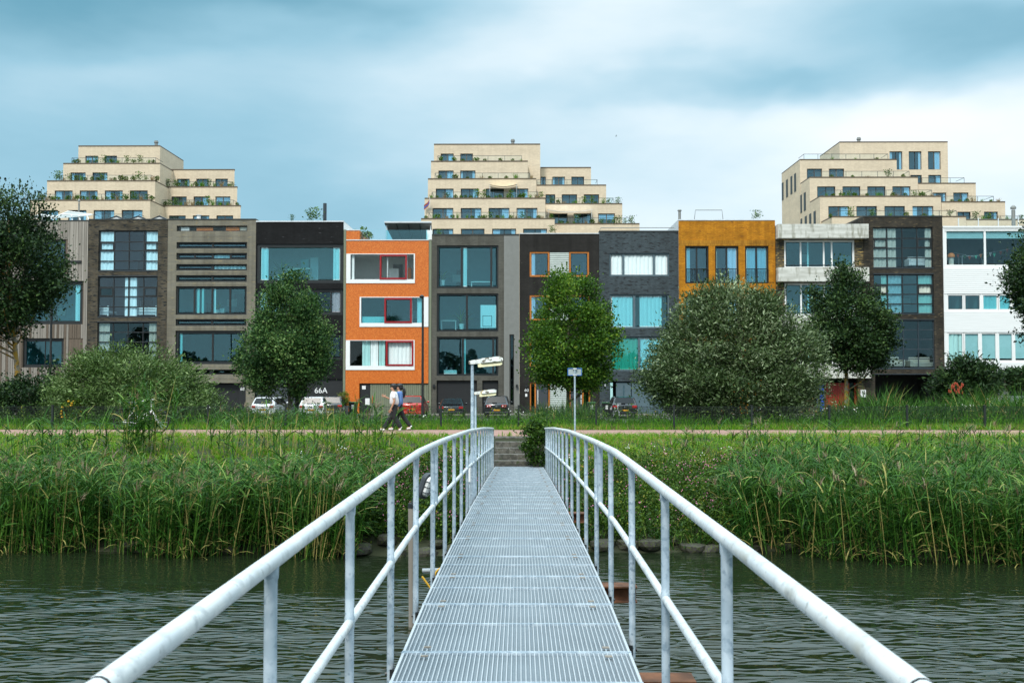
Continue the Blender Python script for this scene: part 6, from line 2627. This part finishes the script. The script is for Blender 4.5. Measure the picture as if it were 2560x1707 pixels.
onpath = lambda x, y: ~((np.abs(x - BR_X) < 1.0) & (y < 31.3))
meadow('grass', 'bright green grass on the bank below the pink path', 76000, (-18, 18), (22.8, 31.5), (.12, .30), 'leaf_grass', .024, keep=onpath, tint=(.74, .2), droop=1.6)
meadow('grass', 'bright grass strip and straw along the fence', 30000, (-22, 22), (34.8, 37.5), (.10, .28), 'leaf_grass', .022, tint=(.66, .26))
meadow('tall_grass', 'tall rank grass between the fence and the street', 62000, (-29, 29), (36.6, 51.5), (.3, .75), 'leaf_grass', .030, tint=(.24, .24), droop=1.1)
meadow('tall_grass', 'coarse green weeds rising behind the fence before the dark houses', 11000, (PX(2080, 43), PX(2640, 43)), (38.5, 48), (.9, 1.9), 'leaf_reed', .036, tint=(.50, .24), droop=1.2, segs=3)
meadow('tall_grass', 'coarse green weeds beside the trunk of the bright green tree', 2600, (PX(1345, 46), PX(1480, 46)), (42, 49), (.9, 1.7), 'leaf_reed', .036, tint=(.50, .24), droop=1.2, segs=3)
meadow('tall_grass', 'coarse green weeds behind the fence before the white cars', 4200, (PX(520, 44), PX(840, 44)), (38.5, 49), (.7, 1.35), 'leaf_reed', .034, tint=(.5, .24), droop=1.2, segs=3)
meadow('dry_grass', 'dry straw at the foot of the fence', 5200, (-20, 20), (35.0, 36.2), (.08, .20), 'leaf_dry', .02, tint=(.5, .3), keep=lambda x, y: np.sin(x * .7) + .6 * np.sin(x * 1.9) > -.1)


def herbs(name, label, n, xr, yr, hr, per, leaf, L, W, tint, keep=None, flowers=None):
    x = RNG.uniform(xr[0], xr[1], n)
    y = RNG.uniform(yr[0], yr[1], n)
    if keep is not None:
        k = keep(x, y)
        x, y = x[k], y[k]
    n = len(x)
    z = np.maximum(terrv(x, y), 0)
    h = RNG.uniform(hr[0], hr[1], n)
    lv = Leaves()
    d = RNG.normal(0, .16, (n, 3))
    d[:, 2] = 1
    b = np.stack([x, y, z], 1)
    lv.blades(b, d, h, .012, .2, np.full(n, .3), 2)
    f = RNG.random((n, per, 1)) ** .7
    q = (b[:, None, :] + d[:, None, :] * (h[:, None, None] * f)).reshape(-1, 3) + RNG.normal(0, .06, (n * per, 3))
    k = len(q)
    pt = RNG.normal(0, .16, n).repeat(per)
    lv.diamonds(q, rdir(k, .35), rdir(k, 1.0), L * RNG.uniform(.6, 1.3, k), W * RNG.uniform(.7, 1.3, k), np.clip(RNG.normal(tint[0], tint[1], k) + pt, 0, 1))
    if flowers:
        mt, share, size = flowers
        s_ = RNG.random(n) < share
        tp = (b + d * h[:, None])[s_]
        tp = np.repeat(tp, 5, 0) + RNG.normal(0, .06, (len(tp) * 5, 3))
        kk = len(tp)
        lv.diamonds(tp, rdir(kk, .3), np.tile([[0, -1.0, .3]], (kk, 1)) + RNG.normal(0, .3, (kk, 3)), size, size, np.full(kk, .5), 1)
    o_ = lv.build(name, [leaf, flowers[0] if flowers else leaf])
    return tag(o_, label, 'weeds', kind='stuff')


offbr = lambda x, y: (np.abs(x - BR_X) > .98) & (y > edge(x) - .05)
meadow('bank_grass', 'long arching grass among the herbs left of the footbridge', 2600, (-4.8, -.9), (19.4, 25), (.3, .7), 'leaf_reed', .024, tint=(.55, .26), droop=1.5, segs=3, keep=lambda x, y: offbr(x, y) & ((x > -3.6) | (y > 22.3)))
meadow('bank_grass', 'long arching grass among the herbs right of the footbridge', 4600, (.9, 7), (18.9, 25.5), (.3, .7), 'leaf_reed', .024, tint=(.55, .26), droop=1.5, segs=3, keep=lambda x, y: offbr(x, y) & (x < 5 + .5 * np.maximum(0, y - 20)))
herbs('bank_herbs', 'dark leafy herbs with pink flowers on the bank left of the footbridge', 1400, (-4.6, -.9), (19.3, 24.2), (.30, .78), 34, 'leaf_herb', .075, .036, (.33, .2),
      lambda x, y: offbr(x, y) & ((x > -3.6) | (y > 22.3)), ('petal_pink', .16, .028))
herbs('bank_herbs', 'leafy herbs with pink flowers on the bank right of the footbridge', 1700, (.9, 6.5), (18.8, 24.4), (.30, .78), 34, 'leaf_herb', .075, .034, (.40, .2),
      lambda x, y: offbr(x, y) & (x < 4.6 + .45 * np.maximum(0, y - 20)), ('petal_pink', .16, .028))
herbs('bank_herbs', 'low yellowish herbs at the top of the bank near the steps', 420, (-6.5, 6.5), (24.4, 27), (.15, .4), 26, 'leaf_herb', .07, .03, (.62, .22), offbr, ('petal_white', .10, .03))
herbs('verge_herbs', 'leafy weeds with white umbels between the fence and the street', 1500, (-27, 27), (37, 50), (.4, 1.0), 26, 'leaf_herb', .10, .05, (.45, .22), None, ('petal_white', .05, .05))

# far bank behind the camera, seen only mirrored in the window panes
lv = Leaves()
n = 26000
x = RNG.uniform(-110, 110, n)
hh = 8.0 + 3.4 * np.sin(x * .21) + 1.9 * np.sin(x * .53 + 1) + 1.0 * np.sin(x * 1.1)
z = .9 + np.maximum(hh, .8) * RNG.random(n) ** .8
lv.diamonds(np.stack([x, -64 + RNG.normal(0, 1.6, n), z], 1), rdir(n), rdir(n, .3), 1.0, .75, np.clip(RNG.normal(.4, .2, n), 0, 1))
tag(lv.build('far_bank_trees', 'leaf_dark'), 'row of trees on the opposite bank of the canal', 'woods', kind='stuff')

# ------------------------------------------------------------------ stones along the waterline
def stone_mesh(seed):
    rg = np.random.default_rng(seed)
    bm = bmesh.new()
    bmesh.ops.create_icosphere(bm, subdivisions=2, radius=1)
    k = rg.normal(0, 1, (5, 3))
    for v in bm.verts:
        c = np.array(v.co)
        s_ = 1 + .14 * math.sin(3 * c @ k[0]) + .10 * math.sin(4 * c @ k[1])
        v.co = Vector((c[0] * s_ * 1.2, c[1] * s_ * .9, max(-.55, min(.5, c[2] * s_ * .75))))
    me = bpy.data.meshes.new('stone')
    bm.to_mesh(me)
    bm.free()
    me.materials.append(M['stone_wet'])
    return me


sm = [stone_mesh(i) for i in range(5)]
spots = [(-2.9, 0), (-2.55, 1), (-2.2, 0), (-1.85, 0), (-1.5, 1), (-1.15, 0), (-3.3, 0), (-4.0, 0), (-5.6, 0), (.95, 0), (1.3, 1), (1.7, 0), (2.1, 0), (2.5, 0), (2.9, 1), (3.3, 0), (3.7, 0), (4.2, 0), (4.7, 0), (5.2, 0), (5.8, 0), (6.4, 0), (-7.6, 0), (-.4, 0), (.3, 0)]
cnt = {}
ORDS = 'first second third fourth fifth sixth seventh eighth ninth tenth eleventh twelfth thirteenth fourteenth fifteenth'.split()
for i, (x, bk) in enumerate(sorted(spots, key=lambda q: abs(q[0]))):
    o_ = bpy.data.objects.new('stone', sm[i % 5])
    COL.objects.link(o_)
    x += random.uniform(-.1, .1)
    y = float(edge(np.array([x]))[0]) - .05 + bk * .35
    s_ = random.uniform(.15, .23) if .85 < abs(x) < 3.7 else random.uniform(.10, .17)
    o_.location = (x, y, terr(x, y) + s_ * .25)
    o_.scale = (s_,) * 3
    o_.rotation_euler = (0, 0, random.random() * 6)
    side_ = 'under the footbridge' if abs(x) < .85 else 'left of the footbridge' if x < 0 else 'right of the footbridge'
    cnt[side_] = cnt.get(side_, 0) + 1
    tag(o_, 'rounded mossy stone at the waterline, ' + ORDS[cnt[side_] - 1] + ' one ' + side_, 'stone', 'stones along the waterline')

# ------------------------------------------------------------------ roof things
def flue(px, y0, y1, wpx, D, label, mat='zinc', cowl=True):
    c = P(px, y1, D)
    hh = PZ(y0, D) - c.z
    rr = wpx * D / FPX / 2
    r = empty('flue_pipe', (c.x, D, c.z), label, 'chimney')
    m = MB()
    m.lathe((c.x, D, c.z - .4), [(rr, 0), (rr, hh * (.8 if cowl else 1) + .4)], 12)
    m.build('pipe', mat, r, smooth=True)
    if cowl:
        m = MB()
        m.lathe((c.x, D, c.z + hh * .84), [(rr * 1.5, 0), (rr * 1.5, hh * .08), (rr * .6, hh * .16)], 12)
        m.build('cowl', mat, r)
    return r


flue(812, 508, 553, 9, 79, 'blue grey metal flue pipe on the roof of the black 66A house', 'dark_steel', False)
flue(1699, 524, 551, 7, 78, 'short zinc flue pipe at the corner of the mustard house roof')
flue(2534, 515, 571, 9, 79, 'tall zinc flue pipe on the roof of the white house')
flue(497, 536, 548, 10, 79, 'short white vent with a cap on the taupe house roof', 'white_paint')
flue(197, 496, 546, 4, 80, 'thin metal mast above the wooden house roof')

# solar panels on the wooden and brown brick houses
def solar(x0, x1, y0, y1, D, label, tall):
    a, b = PX(x0, D), PX(x1, D)
    zb, zt = PZ(y1, D), PZ(y0, D)
    r = empty('solar_array', ((a + b) / 2, D, zb), label, 'solar panel', 'solar panels on the flat roofs')
    w_ = b - a
    if tall:
        # tilted sheet seen from its raised back edge, white edge profile and struts
        m = MB()
        A, B = Vector((a + w_ * .30, D + .9, zt)), Vector((b, D + .2, zb + (zt - zb) * .52))
        A2, B2 = Vector((a, D, zb + .05)), Vector((b - w_ * .08, D, zb + (zt - zb) * .36))
        m.prism([A, B, B2, A2], (0, .05, .05))
        m.build('sheet', 'solar_back', r)
        m = MB()
        for p, q in ((A, B), (A, A2), (A2.lerp(A, .62), B2.lerp(B, .4))):
            m.tube([p + Vector((0, -.04, 0)), q + Vector((0, -.04, 0))], .045, 6)
        for f in (.36, .62, .9):
            p = A2.lerp(A, .62).lerp(B2.lerp(B, .4), f)
            m.tube([p + Vector((0, -.06, 0)), Vector((p.x + .28, D - .1, zb - .25))], .045, 6)
        m.build('support', 'white_paint', r)
    else:
        m = MB()
        k = a + w_ * .55
        m.prism([(a, D, zb), (k, D, zt), (k + .05, D, zt - .06), (a + .12, D, zb)], (0, 1.5, 0))
        m.prism([(k, D, zt - .02), (b, D, zb), (b - .12, D, zb), (k, D, zt - .1)], (0, 1.5, 0))
        m.build('sheet', 'solar', r)
        m = MB()
        m.prism([(k - .5, D + .05, zb + .05), (k - .05, D + .05, zt - .12), (k + .45, D + .05, zb + .05)], (0, .04, 0))
        m.build('support', 'white_paint', r)
    return r


solar(122, 226, 522.5, 548, 76.6, 'large tilted solar panel on white supports above the wooden house', True)
solar(60, 135, 530, 548, 77.2, 'solar panel on white supports half hidden by the dark tree top', True)
for i, (x0, x1) in enumerate(((259, 311), (314, 366), (370, 416))):
    solar(x0, x1, 537.5, 547.5, 76.8, ('leftmost' if i == 0 else 'middle' if i == 1 else 'rightmost') + ' of three low solar panels on the brown brick house', False)
# solar canopy over the orange roof terrace
cp = empty('solar_canopy', (PX(1020, 77), 77, PZ(598, 77)), 'slanted solar canopy on slim posts over the orange house roof terrace', 'canopy')
m = MB()
A, B = P(961, 559, 76.6), P(1079, 559, 76.6)
A2, B2 = P(975, 594, 80.2), P(1062, 594, 80.2)
A2, B2 = Vector((A.x + .35, 79.8, A.z - 1.05)), Vector((B.x - .25, 79.8, B.z - 1.05))
m.prism([A, B, B2, A2], (0, .02, .07))
m.build('canopy_sheet', 'terracotta', cp)
m = MB()
m.box(A.x, B.x, 76.55, 76.62, A.z + .05, A.z + .16)
m.build('front_edge', 'coping_light', cp)
m = MB()
for f in (.25, .5, .75):
    p, q = A.lerp(B, f), A2.lerp(B2, f)
    m.tube([p + Vector((0, .05, -.03)), q + Vector((0, 0, -.03))], .035, 5)
m.build('rafters', 'black_frame', cp)
for p in (A + Vector((.15, .3, 0)), B + Vector((-.1, .3, 0)), A2, B2):
    m = MB()
    m.tube([(p.x, p.y, PZ(601, 77) - .1), (p.x, p.y, p.z)], .04, 6)
    m.build('post', 'coping_light', cp)
m = MB()
m.box(PX(1066, 76.6), PX(1080, 76.6), 76.4, 77, PZ(600, 76.6), PZ(576, 76.6))
m.build('white_box', 'white_paint', cp)
# roof rails of the slate and mustard houses
rl = empty('roof_railing', (PX(1770, 79), 79, PZ(549, 79)), 'thin roof hatch railing on top of the mustard house', 'railing')
m = MB()
pa, pb, pc_, pd = P(1736, 549, 79), P(1738.5, 525.5, 79), P(1805, 525.5, 79), P(1807.5, 549, 79)
m.tube([pa, pb, pc_, pd], .03, 5)
m.build('rail', 'zinc', rl)
rl = empty('roof_railing', (PX(1590, 79), 79, PZ(577, 79)), 'thin low handrail along the slate brick house roof', 'railing')
m = MB()
pa, pb, pc_, pd = P(1500, 575, 78), P(1502, 569.5, 78), P(1690, 569.5, 78), P(1692, 577, 78)
m.tube([pa, pb, pc_, pd], .03, 5)
m.build('rail', 'zinc', rl)
rl = empty('roof_railing', (PX(2450, 78), 78, PZ(569, 78)), 'clear glass balustrade with thin posts on the white house roof', 'railing')
za, zb = PZ(568, 78), PZ(547, 78)
for k, px in enumerate((2400, 2450, 2500, 2550, 2600)):
    m = MB()
    m.box(PX(px, 78) - .03, PX(px, 78) + .03, 77.97, 78.03, za - .2, zb)
    m.build('post', 'coping_light', rl)
    if px < 2600:
        m = MB()
        m.box(PX(px + 1.5, 78), PX(px + 48.5, 78), 77.99, 78.01, za, zb - .03)
        m.build('glass_panel', 'glass_clear', rl)
    
# roof and terrace plants
plant_m = []


def plant_proto(kind, seed):
    rg = np.random.default_rng(seed)
    lv = Leaves()
    if kind == 'round':
        n = 110
        c = unit(rg.normal(0, 1, (n, 3))) * (rg.random((n, 1)) ** .4) * np.array([.5, .4, .42]) + np.array([0, 0, .42])
        lv.diamonds(c, unit(rg.normal(0, 1, (n, 3))), unit(rg.normal(0, 1, (n, 3)) + [0, 0, .6]), .22, .14, rg.random(n))
    elif kind == 'grass':
        n = 46
        b = np.stack([rg.normal(0, .16, n), rg.normal(0, .1, n), np.zeros(n)], 1)
        d = rg.normal(0, .28, (n, 3))
        d[:, 2] = 1
        lv.blades(b, d, rg.uniform(.5, 1.1, n), .05, .7, rg.random(n), 2)
    else:
        n = 130
        zc_ = rg.random(n)
        c = np.stack([rg.normal(0, .28, n), rg.normal(0, .25, n), .1 + 1.2 * zc_], 1)
        lv.diamonds(c, unit(rg.normal(0, 1, (n, 3)) + [0, 0, .4]), unit(rg.normal(0, 1, (n, 3)) + [0, 0, .6]), .24, .12, rg.random(n))
    return lv


protos = {}
for kind, mats in (('round', ('leaf_herb', 'leaf_plane')), ('grass', ('leaf_dry', 'leaf_grass')), ('bush', ('leaf_plane', 'leaf_maple'))):
    for j, mt in enumerate(mats):
        o_ = plant_proto(kind, 30 + j).build('shrub', mt)
        protos[(kind, j)] = o_
NAMES = {('round', 0): 'low yellowish green cushion plant', ('round', 1): 'low bright green cushion plant', ('grass', 0): 'straw coloured ornamental grass', ('grass', 1): 'tuft of green grass',
         ('bush', 0): 'upright leafy green shrub', ('bush', 1): 'upright dark green shrub'}
used = set()


def put_plant(kind, px, py, D, s_, where, group):
    src = protos[kind]
    if kind in used:
        o_ = src.copy()
        COL.objects.link(o_)
    else:
        o_ = src
        used.add(kind)
    o_.location = P(px, py, D)
    o_.rotation_euler = (0, 0, random.random() * 6)
    o_.scale = (s_ * random.uniform(.85, 1.2), s_, s_ * random.uniform(.8, 1.2))
    tag(o_, where, 'plant', group)


NTH = 'first second third fourth fifth sixth seventh eighth ninth tenth eleventh twelfth thirteenth fourteenth fifteenth sixteenth seventeenth eighteenth nineteenth twentieth'.split()
NTH += ['twenty-' + q for q in NTH[:9]]
KN = {('round', 0): 'cushion plant', ('round', 1): 'green cushion plant', ('grass', 0): 'straw coloured grass', ('grass', 1): 'green grass tuft', ('bush', 0): 'leafy shrub', ('bush', 1): 'dark shrub'}
beds = [("left tower's", [('second', 173, 395, 408, 180, 12), ('third', 135, 400, 451.5, 176, 18), ('fourth', 95, 385, 500, 172, 24), ('upper wing', 412, 590, 467, 183, 12), ('lower wing', 402, 600, 514.5, 179, 14)]),
        ("middle tower's", [('second', 1095, 1318, 404, 180, 8), ('third', 1090, 1335, 448, 176, 8), ('fourth', 1072, 1360, 496.5, 172, 20), ('lowest', 1058, 1385, 547.5, 168, 20), ('upper wing', 1370, 1550, 510.5, 179, 11), ('lower wing', 1395, 1590, 560.5, 175, 13)]),
        ("right tower's", [('second', 2060, 2230, 401.5, 186, 3), ('third', 2060, 2290, 445.5, 180, 5), ('fourth', 2055, 2345, 493, 174, 16), ('lowest', 2070, 2400, 544, 168, 8), ('upper wing', 2365, 2510, 507, 180.5, 7), ('lower wing', 2430, 2560, 551, 174, 7)])]
for where, rows in beds:
    for (rn, x0, x1, y, D, n) in rows:
        for k in range(n):
            px = x0 + (x1 - x0) * (k + .15 + .7 * random.random()) / n
            kd = random.choice([('round', 0), ('round', 0), ('round', 1), ('grass', 0), ('grass', 1), ('grass', 1), ('bush', 0)] if random.random() < .85 else [('bush', 0), ('bush', 1)])
            s_ = random.uniform(.75, 1.25) * (1.2 if kd[0] == 'grass' and random.random() < .35 else 1)
            put_plant(kd, px, y + 1, D + .4, s_, KN[kd] + ', ' + NTH[k] + ' from left on the ' + where + ' ' + rn + ' terrace', 'plants on the terraces of the stepped buildings')
for px, py, D, kd, s_, wh in ((775, 552, 78, ('bush', 1), .55, 'sparse shrub on the black house roof, nearer the middle'), (787, 552, 78.4, ('bush', 0), .85, 'taller sparse shrub beside the metal flue on the black house roof'), (730, 552, 78, ('bush', 1), .4, 'tiny dark shrub on the black house roof, farthest from the flue'),
                              (907, 601, 77, ('bush', 0), .75, 'green shrub behind the glass on the orange house roof'), (921, 601, 77.3, ('round', 1), .8, 'lower cushion shrub behind the glass on the orange house roof'),
                              (1097, 588, 78, ('bush', 0), .4, 'small shrub on the grey brick house roof'), (1380, 583, 79, ('bush', 0), .5, 'pale shrub on the charcoal brick house roof'),
                              (1892, 549, 78, ('bush', 0), .6, 'small tree like shrub on the mustard house roof')):
    put_plant(kd, px, py, D, s_, wh, 'plants on the roofs')

# flag, awnings and planter of the middle building
fl = empty('flag', P(1074, 500, 171), 'small red and blue flag hanging from the corner of the middle stepped building', 'flag')
m = MB()
p0, p1 = P(1074.5, 497, 171), P(1074.5, 520, 171)
m.tube([p0 + Vector((0, 0, .3)), p1], .04, 6)
m.build('pole', 'coping_light', fl)
for k, (mt, f0, f1) in enumerate((('petal_red', 0, .4), ('sign_blue', .4, .75), ('petal_red', .75, 1))):
    m = MB()
    a0, a1 = P(1073.5, 499 + 10 * f0, 171), P(1073.5, 499 + 10 * f1, 171)
    b0, b1 = P(1060 - 0 * k, 513 + 12 * f0, 171.3), P(1060, 513 + 12 * f1, 171.3)
    mid0, mid1 = a0.lerp(b0, .5) + Vector((.15, .2, 0)), a1.lerp(b1, .5) + Vector((.15, .2, 0))
    m.prism([a0, mid0, mid1, a1], (0, .02, 0))
    m.prism([mid0, b0, b1, mid1], (0, .02, 0))
    m.build('stripe', mt, fl)
for lab, x0, x1, y0, y1, D, mt in (('cream sun sail stretched above the third terrace of the middle stepped building', 1224, 1293, 462, 469, 175.2, 'cloth_cream'), ('white sun sail over the side terrace of the middle stepped building', 1368, 1480, 524.5, 533, 178, 'cloth_white')):
    c = P((x0 + x1) / 2, y0, D)
    aw = empty('sun_sail', c, lab, 'awning')
    m = MB()
    a, b = PX(x0, D), PX(x1, D)
    z0, z1 = PZ(y0, D), PZ(y1, D)
    n = 10
    for i in range(n):
        f0, f1 = i / n, (i + 1) / n
        s0, s1 = 4 * f0 * (1 - f0), 4 * f1 * (1 - f1)
        za, zb = z0 - (z0 - z1) * s0 * .8, z0 - (z0 - z1) * s1 * .8
        m.prism([(a + (b - a) * f0, D - 2.4, za - .35), (a + (b - a) * f1, D - 2.4, zb - .35), (a + (b - a) * f1, D + .6, zb + .1), (a + (b - a) * f0, D + .6, za + .1)], (0, .01, .03))
    m.build('cloth', mt, aw)
    for f in (.02, .98):
        m = MB()
        m.tube([(a + (b - a) * f, D - 2.3, z0 - 2.6), (a + (b - a) * f, D - 2.3, z0 - .3)], .035, 5)
        m.build('post', 'coping_light', aw)
# gull far up in the sky
bd = empty('bird', P(1540, 341, 150), 'tiny distant bird flying in the pale sky', 'bird')
m = MB()
c = P(1540, 341, 150)
m.ball(tuple(c), .16, .05, .045, 8, 5)
for s_ in (-1, 1):
    m.prism([c + Vector((.03, 0, .02)), c + Vector((.12, s_ * .2, .12)), c + Vector((.02, s_ * .45, .08)), c + Vector((-.06, s_ * .2, .1))], (0, 0, .012))
m.build('body', 'gray_paint', bd)


# ------------------------------------------------------------------ things seen inside the rooms
def pot_plant(px, py, D, hgt, label, pot='white_paint', spread=.45):
    c = P(px, py, D)
    r = empty('potted_plant', c, label, 'potted plant')
    m = MB()
    ph = min(.42, hgt * .35)
    m.lathe(tuple(c), [(ph * .38, 0), (ph * .52, ph), (ph * .46, ph), (ph * .44, ph * .85)], 12)
    m.build('pot', pot, r)
    lv = Leaves()
    n = 26
    b = np.tile(np.array([[c.x, c.y, c.z + ph]]), (n, 1)) + RNG.normal(0, .03, (n, 3))
    d = RNG.normal(0, spread, (n, 3))
    d[:, 2] = 1
    lv.blades(b, d, (hgt - ph) * RNG.uniform(.6, 1.2, n), .10, 1.5, RNG.random(n), 3)
    lv.build('leaves', 'leaf_plane', r)


pot_plant(700, 701, 76.9, 1.9, 'tall palm in a white pot in the wide top window of the black house')
pot_plant(680, 702, 77.2, .8, 'small plant in round white pot in the wide top window of the black house')
pot_plant(1154, 823, 77.2, 2.1, 'palm in a pale pot behind the middle window of the grey brick house')
pot_plant(1106, 714, 77.0, 1.5, 'plant in a white pot behind the top window of the grey brick house')


def table(px, py, D, wd, hgt, label, mat='white_paint', name='table'):
    c = P(px, py, D)
    r = empty(name, c, label, name.replace('_', ' '))
    m = MB()
    m.box(c.x - wd / 2, c.x + wd / 2, D - .35, D + .35, c.z + hgt - .06, c.z + hgt)
    m.build('top', mat, r)
    for sx_ in (-1, 1):
        for sy in (-1, 1):
            m = MB()
            xx, yy = c.x + sx_ * (wd / 2 - .05), D + sy * .3
            m.box(xx - .025, xx + .025, yy - .025, yy + .025, c.z, c.z + hgt - .06)
            m.build('leg', mat, r)


def sofa(px, py, D, wd, label, mat):
    c = P(px, py, D)
    r = empty('sofa', c, label, 'sofa')
    for nm, b in (('seat', (-wd / 2, wd / 2, -.4, .4, .08, .45)), ('backrest', (-wd / 2, wd / 2, .4, .6, .08, .85)), ('armrest', (-wd / 2 - .2, -wd / 2, -.4, .6, .08, .62)), ('armrest', (wd / 2, wd / 2 + .2, -.4, .6, .08, .62))):
        m = MB()
        m.box(c.x + b[0], c.x + b[1], D + b[2], D + b[3], c.z + b[4], c.z + b[5])
        m.build(nm, mat, r, bevel=.06)
    m = MB()
    m.box(c.x - wd / 2, c.x + wd / 2, D - .35, D + .5, c.z, c.z + .08)
    m.build('plinth', 'black_frame', r)


def slatted_bench(px0, px1, py, D, label):
    a, b = PX(px0, D), PX(px1, D)
    z = PZ(py, D)
    r = empty('white_bed', ((a + b) / 2, D, z), label, 'bed')
    for k in range(3):
        m = MB()
        m.box(a, b, D - .02, D + .02, z + .10 + .22 * k, z + .26 + .22 * k)
        m.build('board', 'white_paint', r)
    for x in (a + .03, b - .03):
        m = MB()
        m.box(x - .04, x + .04, D - .04, D + .04, z, z + .8)
        m.build('post', 'white_paint', r)
    m = MB()
    m.box(a, b, D + .05, D + 1.6, z + .25, z + .42)
    m.build('mattress', 'curtain_white', r, bevel=.04)


slatted_bench(247, 271, 789.5, 76.55, 'narrow white slatted bed end left of the curtains, brown brick house')
slatted_bench(340, 391, 789.5, 76.55, 'wide white slatted bed end right of the curtains, brown brick house')
table(756, 702, 77.4, 1.3, .95, 'pale sideboard like table behind the wide top window of the black house', 'curtain_cream')


def cupboard(px0, px1, py0, py1, D, label, mat, doors=2):
    a, b, z0, z1 = PX(px0, D), PX(px1, D), PZ(py1, D), PZ(py0, D)
    r = empty('cupboard', ((a + b) / 2, D, z0), label, 'cupboard')
    m = MB()
    m.box(a, b, D, D + .45, z0, z1)
    m.build('carcass', mat, r)
    for k in range(doors):
        m = MB()
        x0, x1 = a + (b - a) * k / doors + .012, a + (b - a) * (k + 1) / doors - .012
        m.box(x0, x1, D - .02, D - .002, z0 + .05, z1 - .02)
        m.build('cupboard_door', mat, r)


cupboard(775, 795, 643, 702, 78.2, 'tall white cupboard inside the wide top window of the black house', 'white_paint')
cupboard(751, 771, 647, 684, 78.6, 'pale green cupboard inside the wide top window of the black house', 'curtain_teal')
cupboard(718, 742, 672, 701, 77.2, 'low white cupboard inside the wide top window of the black house', 'curtain_cream')
cupboard(1018, 1027, 669, 697, 78.0, 'orange cupboard at the dark end of the top window of the orange house', 'orange_lamp', 1)
cupboard(972, 996, 671, 697, 77.8, 'white cupboard behind the top red sliding frame of the orange house', 'white_paint', 3)
cupboard(2104, 2136, 640, 670, 77.8, 'grey cupboard behind the top white window of the concrete band house', 'room_white', 2)
cupboard(543, 560, 770, 785, 77.2, 'small white cupboard behind the four pane window of the taupe house', 'white_paint', 1)
cupboard(1110, 1142, 925, 938, 77.0, 'low white cupboard behind the lowest large window of the grey brick house', 'white_paint', 2)
pot_plant(2460, 664, 77.4, 1.3, 'leafy plant in a dark pot inside the glazed top floor of the white house', 'terracotta')
pot_plant(545, 785, 77.0, 1.0, 'small palm in a white pot behind the four pane window of the taupe house')
table(1122, 825, 77.4, 1.2, .75, 'white desk behind the middle window of the grey brick house')
table(1205, 719, 77.2, 1.7, .45, 'low white table behind the top window of the grey brick house')
table(2430, 664, 78, 1.9, .75, 'long table inside the glazed top floor of the white house')
sofa(2305, 920, 77.4, 1.7, 'cream sofa behind the lowest grid window of the dark brick house', 'curtain_cream')
sofa(2240, 919, 77.6, .8, 'cream armchair behind the lowest grid window of the dark brick house', 'curtain_cream')
sofa(2300, 668, 77.2, 1.6, 'white bed like couch in the top grid window of the dark brick house', 'curtain_white')
m = MB()
a, b = PX(1208, 77.6), PX(1231, 77.6)
c_ = [PZ(818, 77.3), PZ(791, 77.3)]
r = empty('framed_picture', ((a + b) / 2, 77.0, c_[0]), 'white framed drawing leaning by the white panel in the grey brick house', 'picture')
for q in ((a, b, c_[1] - .04, c_[1]), (a, b, c_[0], c_[0] + .04), (a, a + .04, c_[0] + .04, c_[1] - .04), (b - .04, b, c_[0] + .04, c_[1] - .04)):
    m.box(q[0], q[1], 76.21, 76.24, q[2], q[3])
m.build('frame', 'teal_gray', r)
m = MB()
m.box(a + .04, b - .04, 76.225, 76.235, c_[0] + .04, c_[1] - .04)
m.build('sheet', 'white_paint', r)
c = P(2378, 640, 76.8)
r = empty('table_lamp', (c.x, c.y, PZ(664, 76.8)), 'orange mushroom lamp on a white stool in the white house top floor', 'lamp')
m = MB()
m.lathe((c.x, c.y, c.z - .1), [(.27, 0), (.25, .18), (.15, .30), (.02, .34)], 16)
m.build('lamp_shade', 'orange_lamp', r, smooth=True)
m = MB()
m.lathe((c.x, c.y, PZ(664, 76.8)), [(.2, 0), (.19, .3), (.17, .62)], 12)
m.build('lamp_base', 'curtain_cream', r, smooth=True)
bn = empty('bunting', P(2490, 625, 77.2), 'string of coloured pennants hung inside the white house top floor', 'bunting')
for k, mt in enumerate(('petal_red', 'bin_green', 'petal_red', 'curtain_green', 'orange_lamp', 'curtain_pink', 'curtain_green', 'petal_red', 'petal_red')):
    px = (2395, 2412, 2424, 2440, 2452, 2476, 2486, 2502, 2518)[k]
    py = (640, 644, 645, 643, 640, 636, 638, 633, 627)[k]
    c = P(px, py, 77.2)
    m = MB()
    m.prism([c + Vector((-.13, 0, .14)), c + Vector((.13, 0, .17)), c + Vector((.0, 0, -.16))], (0, .01, 0))
    m.build('pennant', mt, bn)
m = MB()
m.tube([P(2385, 632, 77.2), P(2430, 641, 77.2), P(2465, 634, 77.2), P(2525, 622, 77.2)], .008, 4)
m.build('string', 'white_paint', bn)
